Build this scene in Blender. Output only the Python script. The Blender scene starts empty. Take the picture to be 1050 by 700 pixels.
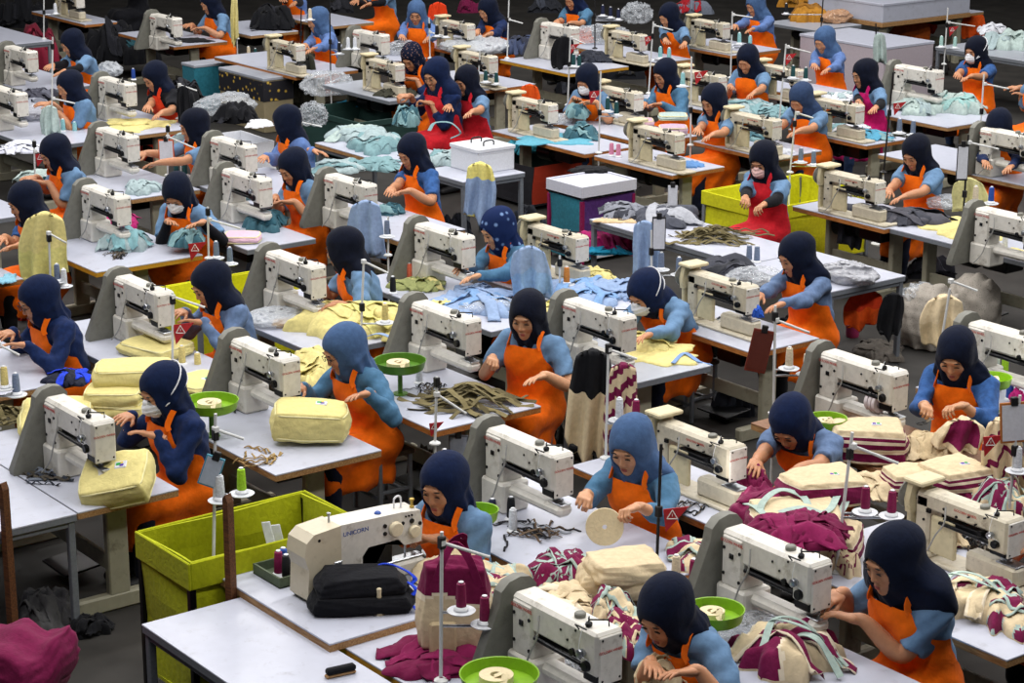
import bpy, bmesh, math, random
import numpy as np
from mathutils import Vector, Matrix
random.seed(11)
RNG = np.random.default_rng(11)
S = bpy.context.scene
COL = S.collection
# ------------------------------------------------------------------ camera
F_PX, TILT, YAW, CAM_Z = 2250.0, math.radians(16.25), math.radians(37.0), 5.0
FH = np.array([-math.cos(YAW), math.sin(YAW), 0.0]); RT = np.array([math.sin(YAW), math.cos(YAW), 0.0])
FW = FH*math.cos(TILT) - np.array([0, 0, math.sin(TILT)]); UPV = FH*math.sin(TILT) + np.array([0, 0, math.cos(TILT)])
CAMP = np.array([0.0, 0.0, CAM_Z])
def at(px, py, z=0.7):
    """the point of the hall at height z that the photograph shows at (px, py)"""
    d = FW*F_PX + RT*(px-525) - UPV*(py-350)
    return CAMP + d*((z-CAM_Z)/d[2])
def pix(p):
    d = np.asarray(p, float)-CAMP; k = F_PX/(d@FW)
    return 525+k*(d@RT), 350-k*(d@UPV), k
cd = bpy.data.cameras.new('camera'); cam = bpy.data.objects.new('camera', cd); COL.objects.link(cam)
cd.sensor_width = 36.0; cd.lens = 36.0*F_PX/1050.0; cd.clip_end = 200
cam.matrix_world = Matrix(((RT[0], UPV[0], -FW[0], 0), (RT[1], UPV[1], -FW[1], 0), (RT[2], UPV[2], -FW[2], CAM_Z), (0, 0, 0, 1)))
S.camera = cam
# ------------------------------------------------------------------ materials
MATS = {}
def srgb(h):
    c = [int(h[i:i+2], 16)/255 for i in (0, 2, 4)]
    return tuple(x/12.92 if x <= 0.04045 else ((x+0.055)/1.055)**2.4 for x in c) + (1,)
def mat(name, hexc, rough=0.6, kind='plain', metal=0.0, scale=60.0, var=0.06, bump=0.15, hex2=None, spec=0.35, alpha=1.0):
    if name in MATS: return MATS[name]
    m = bpy.data.materials.new(name); m.use_nodes = True
    nt = m.node_tree; nt.nodes.clear()
    out = nt.nodes.new('ShaderNodeOutputMaterial'); b = nt.nodes.new('ShaderNodeBsdfPrincipled')
    nt.links.new(b.outputs[0], out.inputs[0])
    b.inputs['Roughness'].default_value = rough; b.inputs['Metallic'].default_value = metal
    b.inputs['Specular IOR Level'].default_value = spec
    c = srgb(hexc)
    tc = nt.nodes.new('ShaderNodeTexCoord')
    nz = nt.nodes.new('ShaderNodeTexNoise'); nz.inputs['Scale'].default_value = scale; nz.inputs['Detail'].default_value = 3
    nt.links.new(tc.outputs['Object'], nz.inputs['Vector'])
    rp = nt.nodes.new('ShaderNodeValToRGB')
    c2 = srgb(hex2) if hex2 else tuple(x*(1-var) for x in c[:3])+(1,)
    c1 = c if hex2 else tuple(min(1, x*(1+var*0.6)) for x in c[:3])+(1,)
    rp.color_ramp.elements[0].position = 0.35; rp.color_ramp.elements[1].position = 0.65
    rp.color_ramp.elements[0].color = c2; rp.color_ramp.elements[1].color = c1
    nt.links.new(nz.outputs['Fac'], rp.inputs[0]); nt.links.new(rp.outputs[0], b.inputs['Base Color'])
    if kind == 'cloth':
        b.inputs['Sheen Weight'].default_value = 0.05
        n2 = nt.nodes.new('ShaderNodeTexNoise'); n2.inputs['Scale'].default_value = 22; n2.inputs['Detail'].default_value = 4
        n2.inputs['Distortion'].default_value = 1.2
        nt.links.new(tc.outputs['Object'], n2.inputs['Vector'])
        bp = nt.nodes.new('ShaderNodeBump'); bp.inputs['Strength'].default_value = bump*1.6; bp.inputs['Distance'].default_value = 0.02
        nt.links.new(n2.outputs['Fac'], bp.inputs['Height']); nt.links.new(bp.outputs[0], b.inputs['Normal'])
    elif kind == 'skin':
        b.inputs['Subsurface Weight'].default_value = 0.08
        b.inputs['Subsurface Radius'].default_value = (0.02, 0.008, 0.004)
    elif kind == 'wood':
        w = nt.nodes.new('ShaderNodeTexNoise'); w.inputs['Scale'].default_value = 14; w.inputs['Detail'].default_value = 6
        mp = nt.nodes.new('ShaderNodeMapping'); mp.inputs['Scale'].default_value = (1, 8, 8)
        nt.links.new(tc.outputs['Object'], mp.inputs[0]); nt.links.new(mp.outputs[0], w.inputs['Vector'])
        nt.links.new(w.outputs['Fac'], rp.inputs[0])
    elif kind == 'grime':   # worn enamel: a few darker stains with soft edges
        n2 = nt.nodes.new('ShaderNodeTexNoise'); n2.inputs['Scale'].default_value = 9; n2.inputs['Detail'].default_value = 8; n2.inputs['Roughness'].default_value = 0.7
        nt.links.new(tc.outputs['Object'], n2.inputs['Vector'])
        r2 = nt.nodes.new('ShaderNodeValToRGB'); r2.color_ramp.elements[0].position = 0.56; r2.color_ramp.elements[1].position = 0.74
        nt.links.new(n2.outputs['Fac'], r2.inputs[0])
        mx = nt.nodes.new('ShaderNodeMix'); mx.data_type = 'RGBA'
        nt.links.new(r2.outputs[0], mx.inputs[0]); nt.links.new(rp.outputs[0], mx.inputs[6]); mx.inputs[7].default_value = srgb(hex2 or '6b5f50')
        nt.links.new(mx.outputs[2], b.inputs['Base Color'])
        rp.color_ramp.elements[0].color = tuple(x*(1-var) for x in c[:3])+(1,); rp.color_ramp.elements[1].color = c
    elif kind == 'concrete':
        n2 = nt.nodes.new('ShaderNodeTexNoise'); n2.inputs['Scale'].default_value = 1.3; n2.inputs['Detail'].default_value = 9
        nt.links.new(tc.outputs['Object'], n2.inputs['Vector'])
        mx = nt.nodes.new('ShaderNodeMix'); mx.data_type = 'RGBA'; mx.blend_type = 'MULTIPLY'; mx.inputs[0].default_value = 0.6
        nt.links.new(rp.outputs[0], mx.inputs[6]); nt.links.new(n2.outputs['Fac'], mx.inputs[7])
        nt.links.new(mx.outputs[2], b.inputs['Base Color'])
    elif kind == 'film':    # thin clear plastic
        tr = nt.nodes.new('ShaderNodeBsdfTransparent'); ms = nt.nodes.new('ShaderNodeMixShader')
        ly = nt.nodes.new('ShaderNodeLayerWeight'); ly.inputs[0].default_value = 0.35
        mr = nt.nodes.new('ShaderNodeMapRange'); mr.inputs[3].default_value = alpha; mr.inputs[4].default_value = min(1, alpha+0.45)
        nt.links.new(ly.outputs['Facing'], mr.inputs[0]); nt.links.new(mr.outputs[0], ms.inputs[0])
        nt.links.new(tr.outputs[0], ms.inputs[1]); nt.links.new(b.outputs[0], ms.inputs[2]); nt.links.new(ms.outputs[0], out.inputs[0])
        n2 = nt.nodes.new('ShaderNodeTexNoise'); n2.inputs['Scale'].default_value = 14; n2.inputs['Distortion'].default_value = 2.0
        nt.links.new(tc.outputs['Object'], n2.inputs['Vector'])
        bp = nt.nodes.new('ShaderNodeBump'); bp.inputs['Strength'].default_value = 0.9; bp.inputs['Distance'].default_value = 0.03
        nt.links.new(n2.outputs['Fac'], bp.inputs['Height']); nt.links.new(bp.outputs[0], b.inputs['Normal'])
    elif kind == 'motif':   # printed cloth: scattered light flowers on dark ground
        vo = nt.nodes.new('ShaderNodeTexVoronoi'); vo.inputs['Scale'].default_value = scale
        nt.links.new(tc.outputs['Object'], vo.inputs['Vector'])
        rp.color_ramp.elements[0].position = 0.14; rp.color_ramp.elements[1].position = 0.30
        rp.color_ramp.elements[0].color = srgb(hex2); rp.color_ramp.elements[1].color = c
        nt.links.new(vo.outputs['Distance'], rp.inputs[0])
    m.diffuse_color = c
    MATS[name] = m
    return m
def cloth(hexc, var=0.12, bump=0.15): return mat('cloth_'+hexc, hexc, 0.85, 'cloth', var=var, bump=bump*.7, spec=0.12, scale=35)
# ------------------------------------------------------------------ mesh helpers
def mk_mesh(name, V, F, mats, mi=None, smooth=True):
    """V: n x 3, F: list of index arrays (each k x 3 or k x 4)"""
    me = bpy.data.meshes.new(name)
    V = np.asarray(V, np.float32)
    Fs = [np.asarray(f, np.int32) for f in (F if isinstance(F, list) else [F]) if len(f)]
    me.vertices.add(len(V)); me.vertices.foreach_set('co', V.ravel())
    nl = sum(f.size for f in Fs); npoly = sum(len(f) for f in Fs)
    me.loops.add(nl); me.polygons.add(npoly)
    me.loops.foreach_set('vertex_index', np.concatenate([f.ravel() for f in Fs]))
    tot = np.concatenate([np.full(len(f), f.shape[1], np.int32) for f in Fs])
    me.polygons.foreach_set('loop_start', np.concatenate([[0], np.cumsum(tot)[:-1]]).astype(np.int32))
    for m in (mats if isinstance(mats, (list, tuple)) else [mats]): me.materials.append(m)
    if mi is not None: me.polygons.foreach_set('material_index', np.asarray(mi, np.int32))
    me.polygons.foreach_set('use_smooth', np.full(npoly, bool(smooth)))
    me.update(calc_edges=True)
    return me
def link(name, me, parent=None, loc=None, M=None):
    o = bpy.data.objects.new(name, me); COL.objects.link(o)
    if parent is not None: o.parent = parent
    if M is not None: o.matrix_local = M
    elif loc is not None: o.location = loc
    return o
def empty(name, loc=(0, 0, 0), rz=0.0):
    o = bpy.data.objects.new(name, None); COL.objects.link(o); o.empty_display_size = 0.1
    o.location = loc; o.rotation_euler = (0, 0, rz); return o
LABELS = set()
GROUPS = {'person': 'garment workers at the sewing tables', 'sewing machine': 'sewing machines in rows', 'sewing table': 'sewing tables in rows', 'thread cone': 'thread cones on stands and tables', 'thread stand': 'thread stands beside the machines',
          'pennant': 'red warning pennants on the stands', 'bag': 'bags being sewn', 'cloth': 'cloth pieces lying about', 'plastic bag': 'clear plastic bags', 'bowl': 'green tape bowls', 'stool': 'worn stools', 'bin': 'cloth bins between the tables', 'strap': 'webbing straps', 'sack': 'woven sacks by the aisle', 'tape': 'tape rolls', 'clipboard': 'clipboards and boards on stands', 'post': 'brown wooden posts', 'crate': 'crates under the tables'}
def tag(o, label, cat, group=None):
    group = group or GROUPS.get(cat)
    o['label'] = label; o['category'] = cat
    if group: o['group'] = group
    return o
class MB:
    """collects shapes into one mesh"""
    def __init__(s): s.V = []; s.Q = []; s.T = []; s.mq = []; s.mt = []; s.n = 0
    def add(s, V, Q=None, T=None, m=0):
        V = np.asarray(V, float)
        if Q is not None and len(Q): Q = np.asarray(Q)+s.n; s.Q.append(Q); s.mq += [m]*len(Q)
        if T is not None and len(T): T = np.asarray(T)+s.n; s.T.append(T); s.mt += [m]*len(T)
        s.V.append(V); s.n += len(V); return s
    def box(s, lo, hi, b=0.0, M=None, m=0):
        """box with chamfered edges"""
        lo = np.array(lo, float); hi = np.array(hi, float); c = (lo+hi)/2; h = (hi-lo)/2; b = min(b, *(h*0.95))
        if b <= 0:
            V = np.array([[x, y, z] for x in (-1, 1) for y in (-1, 1) for z in (-1, 1)])*h+c
            Q = [[0, 1, 3, 2], [4, 6, 7, 5], [0, 4, 5, 1], [2, 3, 7, 6], [0, 2, 6, 4], [1, 5, 7, 3]]
            T = []
        else:
            V = []; ix = {}
            for sx in (-1, 1):
                for sy in (-1, 1):
                    for sz in (-1, 1):
                        sg = np.array([sx, sy, sz])
                        for a in range(3):
                            p = sg*(h-b); p[a] = sg[a]*h[a]; ix[(sx, sy, sz, a)] = len(V); V.append(p+c)
            V = np.array(V); Q = []; T = []
            def quad(ids, nrm):
                p = V[ids]; n = np.cross(p[1]-p[0], p[2]-p[0])
                Q.append(ids if n@nrm > 0 else ids[::-1])
            for a in range(3):
                u, v = [(1, 2), (0, 2), (0, 1)][a]
                for sa in (-1, 1):
                    ids = []
                    for su, sv in ((-1, -1), (1, -1), (1, 1), (-1, 1)):
                        k = [0, 0, 0]; k[a] = sa; k[u] = su; k[v] = sv; ids.append(ix[(*k, a)])
                    nr = np.zeros(3); nr[a] = sa; quad(ids, nr)
                for su in (-1, 1):
                    for sv in (-1, 1):
                        ids = []
                        for sa, f in ((-1, u), (1, u), (1, v), (-1, v)):
                            k = [0, 0, 0]; k[a] = sa; k[u] = su; k[v] = sv; ids.append(ix[(*k, f)])
                        nr = np.zeros(3); nr[u] = su; nr[v] = sv; quad(ids, nr)
            for sx in (-1, 1):
                for sy in (-1, 1):
                    for sz in (-1, 1):
                        ids = [ix[(sx, sy, sz, a)] for a in range(3)]; p = V[ids]
                        n = np.cross(p[1]-p[0], p[2]-p[0])
                        T.append(ids if n@np.array([sx, sy, sz]) > 0 else ids[::-1])
        if M is not None: V = V@np.array(M)[:3, :3].T + np.array(M)[:3, 3]
        return s.add(V, Q, T, m)
    def lathe(s, prof, c=(0, 0, 0), ax=2, n=16, cap=True, m=0, sy=1.0):
        """prof: list of (r, h) along axis ax"""
        a = np.linspace(0, 2*np.pi, n, endpoint=False); k = len(prof)
        V = []
        for r, h in prof:
            R = np.stack([r*np.cos(a), r*np.sin(a)*sy, np.full(n, h)], 1)
            if ax == 0: R = R[:, [2, 0, 1]]
            elif ax == 1: R = R[:, [1, 2, 0]]
            V.append(R)
        V = np.concatenate(V)+np.array(c); Q = []; T = []
        for i in range(k-1):
            for j in range(n):
                j2 = (j+1) % n; Q.append([i*n+j, i*n+j2, (i+1)*n+j2, (i+1)*n+j])
        if cap:
            V = np.vstack([V, [V[:n].mean(0), V[-n:].mean(0)]])
            for j in range(n):
                j2 = (j+1) % n; T.append([k*n, j2, j]); T.append([k*n+1, (k-1)*n+j, (k-1)*n+j2])
        return s.add(V, Q, T, m)
    def tube(s, pts, r, n=8, m=0, flat=None, closed=False):
        """swept tube; r scalar or list; flat=(w, t, up) gives a ribbon section"""
        P = np.array(pts, float); k = len(P); rr = np.broadcast_to(np.asarray(r, float), (k,)) if flat is None else None
        tg = np.gradient(P, axis=0) if not closed else (np.roll(P, -1, 0)-np.roll(P, 1, 0))
        tg /= np.linalg.norm(tg, axis=1)[:, None]+1e-9
        up = np.array(flat[2] if flat is not None and len(flat) > 2 else (0.03, 0.02, 1.0), float)
        V = []
        for i in range(k):
            sx = np.cross(tg[i], up)
            if np.linalg.norm(sx) < 1e-3: sx = np.cross(tg[i], [1, 0.1, 0])
            sx /= np.linalg.norm(sx); su = np.cross(sx, tg[i])
            if flat is None:
                a = np.linspace(0, 2*np.pi, n, endpoint=False)
                V.append(P[i]+rr[i]*(np.cos(a)[:, None]*sx+np.sin(a)[:, None]*su))
            else:
                w, t = flat[0]/2, flat[1]/2
                V.append(np.array([P[i]-w*sx-t*su, P[i]+w*sx-t*su, P[i]+w*sx+t*su, P[i]-w*sx+t*su]))
        n = n if flat is None else 4
        V = np.concatenate(V); Q = []; T = []
        for i in range(k-1 if not closed else k):
            i2 = (i+1) % k
            for j in range(n):
                j2 = (j+1) % n; Q.append([i*n+j, i*n+j2, i2*n+j2, i2*n+j])
        if not closed:
            V = np.vstack([V, [P[0], P[-1]]])
            for j in range(n):
                j2 = (j+1) % n; T.append([k*n, j2, j]); T.append([k*n+1, (k-1)*n+j, (k-1)*n+j2])
        return s.add(V, Q, T, m)
    def prism(s, poly, a0, a1, ax=0, m=0):
        """extrude a polygon (in the two other axes) along ax"""
        n = len(poly); V = []
        for h in (a0, a1):
            for p in poly:
                q = list(p); q.insert(ax, h); V.append(q)
        Q = [[j, (j+1) % n, n+(j+1) % n, n+j] for j in range(n)]
        V = np.array(V); ce = V.mean(0); V = np.vstack([V, V[:n].mean(0), V[n:2*n].mean(0)])
        T = []
        for j in range(n):
            T.append([2*n, (j+1) % n, j]); T.append([2*n+1, n+j, n+(j+1) % n])
        return s.add(V, Q, T, m)
    def mesh(s, name, mats, smooth=False):
        V = np.concatenate(s.V); F = []; mi = []
        if s.Q: F.append(np.concatenate(s.Q)); mi += s.mq
        if s.T: F.append(np.concatenate(s.T)); mi += s.mt
        me = mk_mesh(name, V, F, mats, mi, False)
        if smooth:
            bm = bmesh.new(); bm.from_mesh(me)
            bmesh.ops.recalc_face_normals(bm, faces=bm.faces)
            for f in bm.faces: f.smooth = True
            for e in bm.edges:
                if len(e.link_faces) == 2 and e.calc_face_angle(0) > 0.6: e.smooth = False
            bm.to_mesh(me); bm.free()
        else:
            bm = bmesh.new(); bm.from_mesh(me); bmesh.ops.recalc_face_normals(bm, faces=bm.faces); bm.to_mesh(me); bm.free()
        return me
def bez(pts, n=24):
    """Catmull-Rom through points"""
    P = np.array(pts, float); P = np.vstack([2*P[0]-P[1], P, 2*P[-1]-P[-2]]); out = []
    segs = len(P)-3; per = max(2, n//segs)
    for i in range(segs):
        p0, p1, p2, p3 = P[i:i+4]
        for t in np.linspace(0, 1, per, endpoint=False):
            out.append(0.5*((2*p1)+(-p0+p2)*t+(2*p0-5*p1+4*p2-p3)*t*t+(-p0+3*p1-3*p2+p3)*t**3))
    out.append(P[-2]); return np.array(out)
# ------------------------------------------------------------------ distance fields
def snets(fn, lo, hi, h):
    lo = np.array(lo, float); hi = np.array(hi, float)
    n = np.maximum(4, np.ceil((hi-lo)/h).astype(int)+1)
    ax = [(lo[i]+h*np.arange(n[i])).astype(np.float32) for i in range(3)]
    X, Y, Z = np.meshgrid(*ax, indexing='ij', sparse=True)
    Vv = np.asarray(fn(X, Y, Z), np.float32); Vv = np.broadcast_to(Vv, tuple(n)).copy()
    for a in range(3):
        sl = [slice(None)]*3
        for e in (0, -1): sl[a] = e; Vv[tuple(sl)] = np.maximum(Vv[tuple(sl)], 1e-3)
    I = Vv < 0
    cnt = sum(I[i:n[0]-1+i, j:n[1]-1+j, k:n[2]-1+k].astype(np.int8) for i in (0, 1) for j in (0, 1) for k in (0, 1))
    ci, cj, ck = np.nonzero((cnt > 0) & (cnt < 8)); M = len(ci)
    acc = np.zeros((M, 3)); num = np.zeros(M)
    base = np.stack([ci, cj, ck], 1)
    for a in range(3):
        o1, o2 = [x for x in range(3) if x != a]
        for u in (0, 1):
            for v in (0, 1):
                c1 = base.copy(); c1[:, o1] += u; c1[:, o2] += v; c2 = c1.copy(); c2[:, a] += 1
                va = Vv[c1[:, 0], c1[:, 1], c1[:, 2]]; vb = Vv[c2[:, 0], c2[:, 1], c2[:, 2]]
                x = (va < 0) != (vb < 0); t = np.where(x, va/np.where(x, va-vb, 1), 0)
                p = c1.astype(float); p[:, a] += t
                acc += p*x[:, None]; num += x
    V = lo+h*acc/num[:, None]
    ids = np.full(tuple(n-1), -1, np.int32); ids[ci, cj, ck] = np.arange(M)
    Fq = []
    for a in range(3):
        o1, o2 = [(1, 2), (2, 0), (0, 1)][a]
        s0 = [slice(None)]*3; s1 = [slice(None)]*3
        s0[a] = slice(0, n[a]-1); s1[a] = slice(1, n[a])
        x = I[tuple(s0)] != I[tuple(s1)]
        e = np.argwhere(x); e = e[(e[:, o1] > 0) & (e[:, o2] > 0) & (e[:, o1] < n[o1]-1) & (e[:, o2] < n[o2]-1)]
        sg = I[e[:, 0], e[:, 1], e[:, 2]]
        def g(d1, d2):
            q = e.copy(); q[:, o1] -= d1; q[:, o2] -= d2; return ids[q[:, 0], q[:, 1], q[:, 2]]
        q = np.stack([g(1, 1), g(0, 1), g(0, 0), g(1, 0)], 1)
        q[~sg] = q[~sg][:, ::-1]; Fq.append(q)
    return V, np.concatenate(Fq)
def ell(X, Y, Z, c, r):
    x, y, z = (X-c[0])/r[0], (Y-c[1])/r[1], (Z-c[2])/r[2]
    k0 = np.sqrt(x*x+y*y+z*z); k1 = np.sqrt((x/r[0])**2+(y/r[1])**2+(z/r[2])**2)+1e-9
    return k0*(k0-1)/k1
def cap(X, Y, Z, a, b, ra, rb, ax=None, flat=1.0):
    a = np.asarray(a, float); d = np.asarray(b, float)-a
    x, y, z = X-a[0], Y-a[1], Z-a[2]
    t = np.clip((x*d[0]+y*d[1]+z*d[2])/(d@d), 0, 1)
    x, y, z = x-t*d[0], y-t*d[1], z-t*d[2]
    if ax is not None:
        k = (x*ax[0]+y*ax[1]+z*ax[2])*(1/flat-1); x, y, z = x+k*ax[0], y+k*ax[1], z+k*ax[2]
    return np.sqrt(x*x+y*y+z*z)-(ra+(rb-ra)*t)
def smin(a, b, k):
    h = np.maximum(k-np.abs(a-b), 0)/k; return np.minimum(a, b)-h*h*k*0.25
def smax(a, b, k): return -smin(-a, -b, k)
def rbox(X, Y, Z, c, hf, r):
    x, y, z = np.abs(X-c[0])-hf[0]+r, np.abs(Y-c[1])-hf[1]+r, np.abs(Z-c[2])-hf[2]+r
    return np.sqrt(np.maximum(x, 0)**2+np.maximum(y, 0)**2+np.maximum(z, 0)**2)+np.minimum(np.maximum(x, np.maximum(y, z)), 0)-r
def sst(x, a, b):
    t = np.clip((x-a)/(b-a), 0, 1); return t*t*(3-2*t)
def vnoise(P, f, seed=0):
    """cheap smooth 3-D noise from a few sines"""
    r = np.random.default_rng(seed); s = 0
    for k in range(5):
        w = r.normal(size=3)*f*(1+0.5*k); s = s+np.sin(P@w+r.uniform(0, 6.28))/(1+0.5*k)
    return s/2.6
# ------------------------------------------------------------------ people
HS = 1.15
def head_skin():
    def f(X, Y, Z):
        d = ell(X, Y, Z, (0, .012, .028), (.074, .092, .088))
        d = smin(d, ell(X, Y, Z, (0, -.028, -.035), (.062, .058, .085)), .04)
        d = smin(d, ell(X, Y, Z, (0, -.056, -.098), (.026, .026, .022)), .035)
        for s in (-1, 1):
            d = smin(d, ell(X, Y, Z, (.036*s, -.062, -.03), (.022, .018, .022)), .03)
            d = smax(d, -ell(X, Y, Z, (.031*s, -.1, .004), (.016, .013, .011)), .016)
            d = smin(d, ell(X, Y, Z, (.031*s, -.076, .003), (.0145, .013, .0105)), .004)
            d = smin(d, ell(X, Y, Z, (.010*s, -.092, -.037), (.0075, .008, .006)), .006)
        d = smin(d, cap(X, Y, Z, (-.03, -.086, .022), (.03, -.086, .022), .007, .007), .016)
        d = smin(d, cap(X, Y, Z, (0, -.087, .008), (0, -.0985, -.033), .0055, .0088), .010)
        d = smin(d, ell(X, Y, Z, (0, -.085, -.067), (.021, .009, .0045)), .006)
        d = smin(d, ell(X, Y, Z, (0, -.085, -.077), (.018, .010, .005)), .005)
        d = smax(d, -ell(X, Y, Z, (0, -.098, -.0715), (.018, .005, .0012)), .003)
        d = smin(d, cap(X, Y, Z, (0, .02, -.06), (0, .035, -.16), .05, .048), .03)
        return d
    return snets(f, (-.1, -.13, -.17), (.1, .12, .13), .0042)
HEAD_V, HEAD_F = head_skin()
def hand_mesh(curl, thumb, spread=1.0, h=.0042):
    def f(X, Y, Z):
        d = rbox(X, Y, Z, (.048, 0, 0), (.045, .037, .0125), .012)
        d = smin(d, cap(X, Y, Z, (-.05, 0, 0), (.02, 0, 0), .0265, .028, (0, 0, 1), .74), .02)
        for y, L, r, c in ((.029, .072, .0088, curl[0]), (.010, .080, .0090, curl[1]), (-.010, .074, .0086, curl[2]), (-.028, .058, .0078, curl[3])):
            p = np.array([.085, y, .001]); a = 0.0; sp = y*4*spread
            g = None
            for k, (fr, cc) in enumerate(zip((.45, .31, .24), c)):
                a += math.radians(cc)
                q = p+L*fr*np.array([math.cos(a)*math.cos(sp), math.cos(a)*math.sin(sp), -math.sin(a)])
                c1 = cap(X, Y, Z, p, q, r*(1-.09*k), r*(.91-.09*k)); g = c1 if g is None else smin(g, c1, .003)
                p = q
            d = smin(d, g, .007)
        t0, t1, t2 = [np.array(t) for t in thumb]
        d = smin(d, smin(cap(X, Y, Z, t0, t1, .0125, .0105), cap(X, Y, Z, t1, t2, .0105, .008), .004), .012)
        return d
    return snets(f, (-.06, -.075, -.1), (.19, .09, .04), h)
HANDS = {
    'flat': hand_mesh([(12, 14, 10), (10, 14, 10), (12, 15, 10), (14, 16, 12)], [(.022, .028, -.004), (.058, .056, -.014), (.084, .064, -.022)]),
    'pinch': hand_mesh([(34, 44, 26), (38, 48, 28), (44, 52, 30), (48, 54, 32)], [(.022, .028, -.008), (.062, .046, -.030), (.090, .034, -.046)]),
    'grip': hand_mesh([(52, 62, 34), (56, 66, 36), (58, 68, 36), (60, 70, 38)], [(.022, .028, -.008), (.058, .042, -.032), (.078, .022, -.046)]),
}
def crop(V, F, keep):
    k = keep[F].min(1) > 0; F = F[k]
    for it in range(6):
        e = np.concatenate([F[:, [0, 1]], F[:, [1, 2]], F[:, [2, 3]], F[:, [3, 0]]]); es = np.sort(e, 1)
        u, c = np.unique(es, axis=0, return_counts=True); b = u[c == 1]
        acc = np.zeros_like(V); n = np.zeros(len(V))
        for i, j in ((0, 1), (1, 0)):
            np.add.at(acc, b[:, i], V[b[:, j]]); np.add.at(n, b[:, i], 1)
        m = n > 0; V = V.copy(); V[m] = 0.5*V[m]+0.5*acc[m]/n[m][:, None]
    used = np.unique(F); mp = np.full(len(V), -1); mp[used] = np.arange(len(used))
    return V[used], mp[F]
def rotm(ax, a):
    return np.array(Matrix.Rotation(a, 3, ax))
def small_sdf(f, lo, hi, h): return snets(f, lo, hi, h)
EYE = small_sdf(lambda X, Y, Z: ell(X, Y+2.2*X*X, Z+9*X*X, (0, 0, 0), (.0155, .004, .0030)), (-.02, -.01, -.012), (.02, .01, .008), .0016)
BROW = small_sdf(lambda X, Y, Z: ell(X, Y-6*X*X, Z+7*X*X, (0, 0, 0), (.019, .004, .0034)), (-.024, -.012, -.014), (.024, .012, .01), .002)
LIPS = small_sdf(lambda X, Y, Z: smax(smin(ell(X, Y-4*X*X, Z, (0, 0, .0045), (.021, .006, .0045)), ell(X, Y-4*X*X, Z, (0, .0005, -.0045), (.018, .007, .0055)), .002),
                 -ell(X, Y, Z, (0, -.008, 0), (.02, .006, .0010)), .001), (-.026, -.012, -.014), (.026, .012, .012), .002)
def mask_mesh():
    def f(X, Y, Z):
        d = ell(X, Y, Z, (0, -.045, -.055), (.068, .071, .062))
        d = smin(d, cap(X, Y, Z, (0, -.095, -.015), (0, -.112, -.05), .012, .018), .03)
        d = d+.0016*np.sin(Z*260)
        return np.maximum(d, -(d+.006))
    V, F = snets(f, (-.09, -.15, -.13), (.09, .03, .02), .0045)
    return crop(V, F, np.minimum(-.028-V[:, 1], V[:, 2]+.112))
MASK = mask_mesh()
SKIN = [mat('skin_a', 'b98462', .5, 'skin', scale=30, var=.08), mat('skin_b', 'a87252', .5, 'skin', scale=30, var=.08), mat('skin_c', 'c89672', .5, 'skin', scale=30, var=.08)]
M_BROW = mat('brow_hair', '1c120d', .7); M_EYE = mat('dark_lashes', '140d0a', .5); M_LIP = mat('lip_skin', '9a4f48', .45, var=.05)
M_MASK = mat('mask_cloth', 'd9dbe0', .8, 'cloth', var=.05); M_MASKP = mat('pink_mask_cloth', 'd9b3ae', .8, 'cloth', var=.05)
M_FRAME = mat('dark_metal', '1b1c20', .35, var=.1); M_LENS = mat('lens', 'dfe6ee', .1, 'film', alpha=.12)
HIJ = {'navy': cloth('091227', .15), 'black': cloth('090f20', .2), 'slate': cloth('425c82', .12), 'blue': cloth('0b1a3a', .15), 'dusk': cloth('2c3d5c', .15),
       'batik': mat('batik_blue', '17264d', .85, 'motif', scale=17, hex2='6f8bb8', spec=.1), 'floral': mat('batik_dark', '12172b', .85, 'motif', scale=38, hex2='8a6d68', spec=.1)}
SHIRT = {'blue': cloth('6484a6', .10), 'denim': cloth('48708f', .12), 'navy': cloth('16274f', .25), 'gray': cloth('5f7598', .15), 'lav': cloth('5b76aa', .12), 'mid': cloth('355a92', .2), 'black': cloth('14151b', .2)}
APR = {'orange': cloth('ec6a0c', .07, .2), 'red': cloth('c4202c', .12, .2), 'rust': cloth('d2391a', .12, .2), 'black': cloth('17181d', .2), 'magenta': cloth('c01a68', .12, .2)}
M_TRS = [cloth('15192a', .2), cloth('22324f', .2), cloth('121216', .2)]; M_SHOE = mat('shoe_rubber', '17171a', .6); M_COVER = cloth('0f1017', .2)
FACE_ME = {k: mk_mesh(k, v[0], v[1], m) for k, v, m in (('eyelid_line', EYE, M_EYE), ('eyebrow', BROW, M_BROW), ('lips', LIPS, M_LIP), ('face_mask', MASK, M_MASK), ('face_mask_pink', MASK, M_MASKP))}
PEOPLE = {}
def ik(Sh, Wr, l1, l2, pole):
    d = Wr-Sh; D = np.linalg.norm(d); mx = (l1+l2)*.985
    if D > mx: Wr = Sh+d*mx/D; d = Wr-Sh; D = mx
    a = (l1*l1-l2*l2+D*D)/(2*D); hgt = math.sqrt(max(l1*l1-a*a, 1e-5)); u = d/D
    p = pole-u*(pole@u); p /= np.linalg.norm(p)
    return Sh+u*a+p*hgt, Wr
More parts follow.
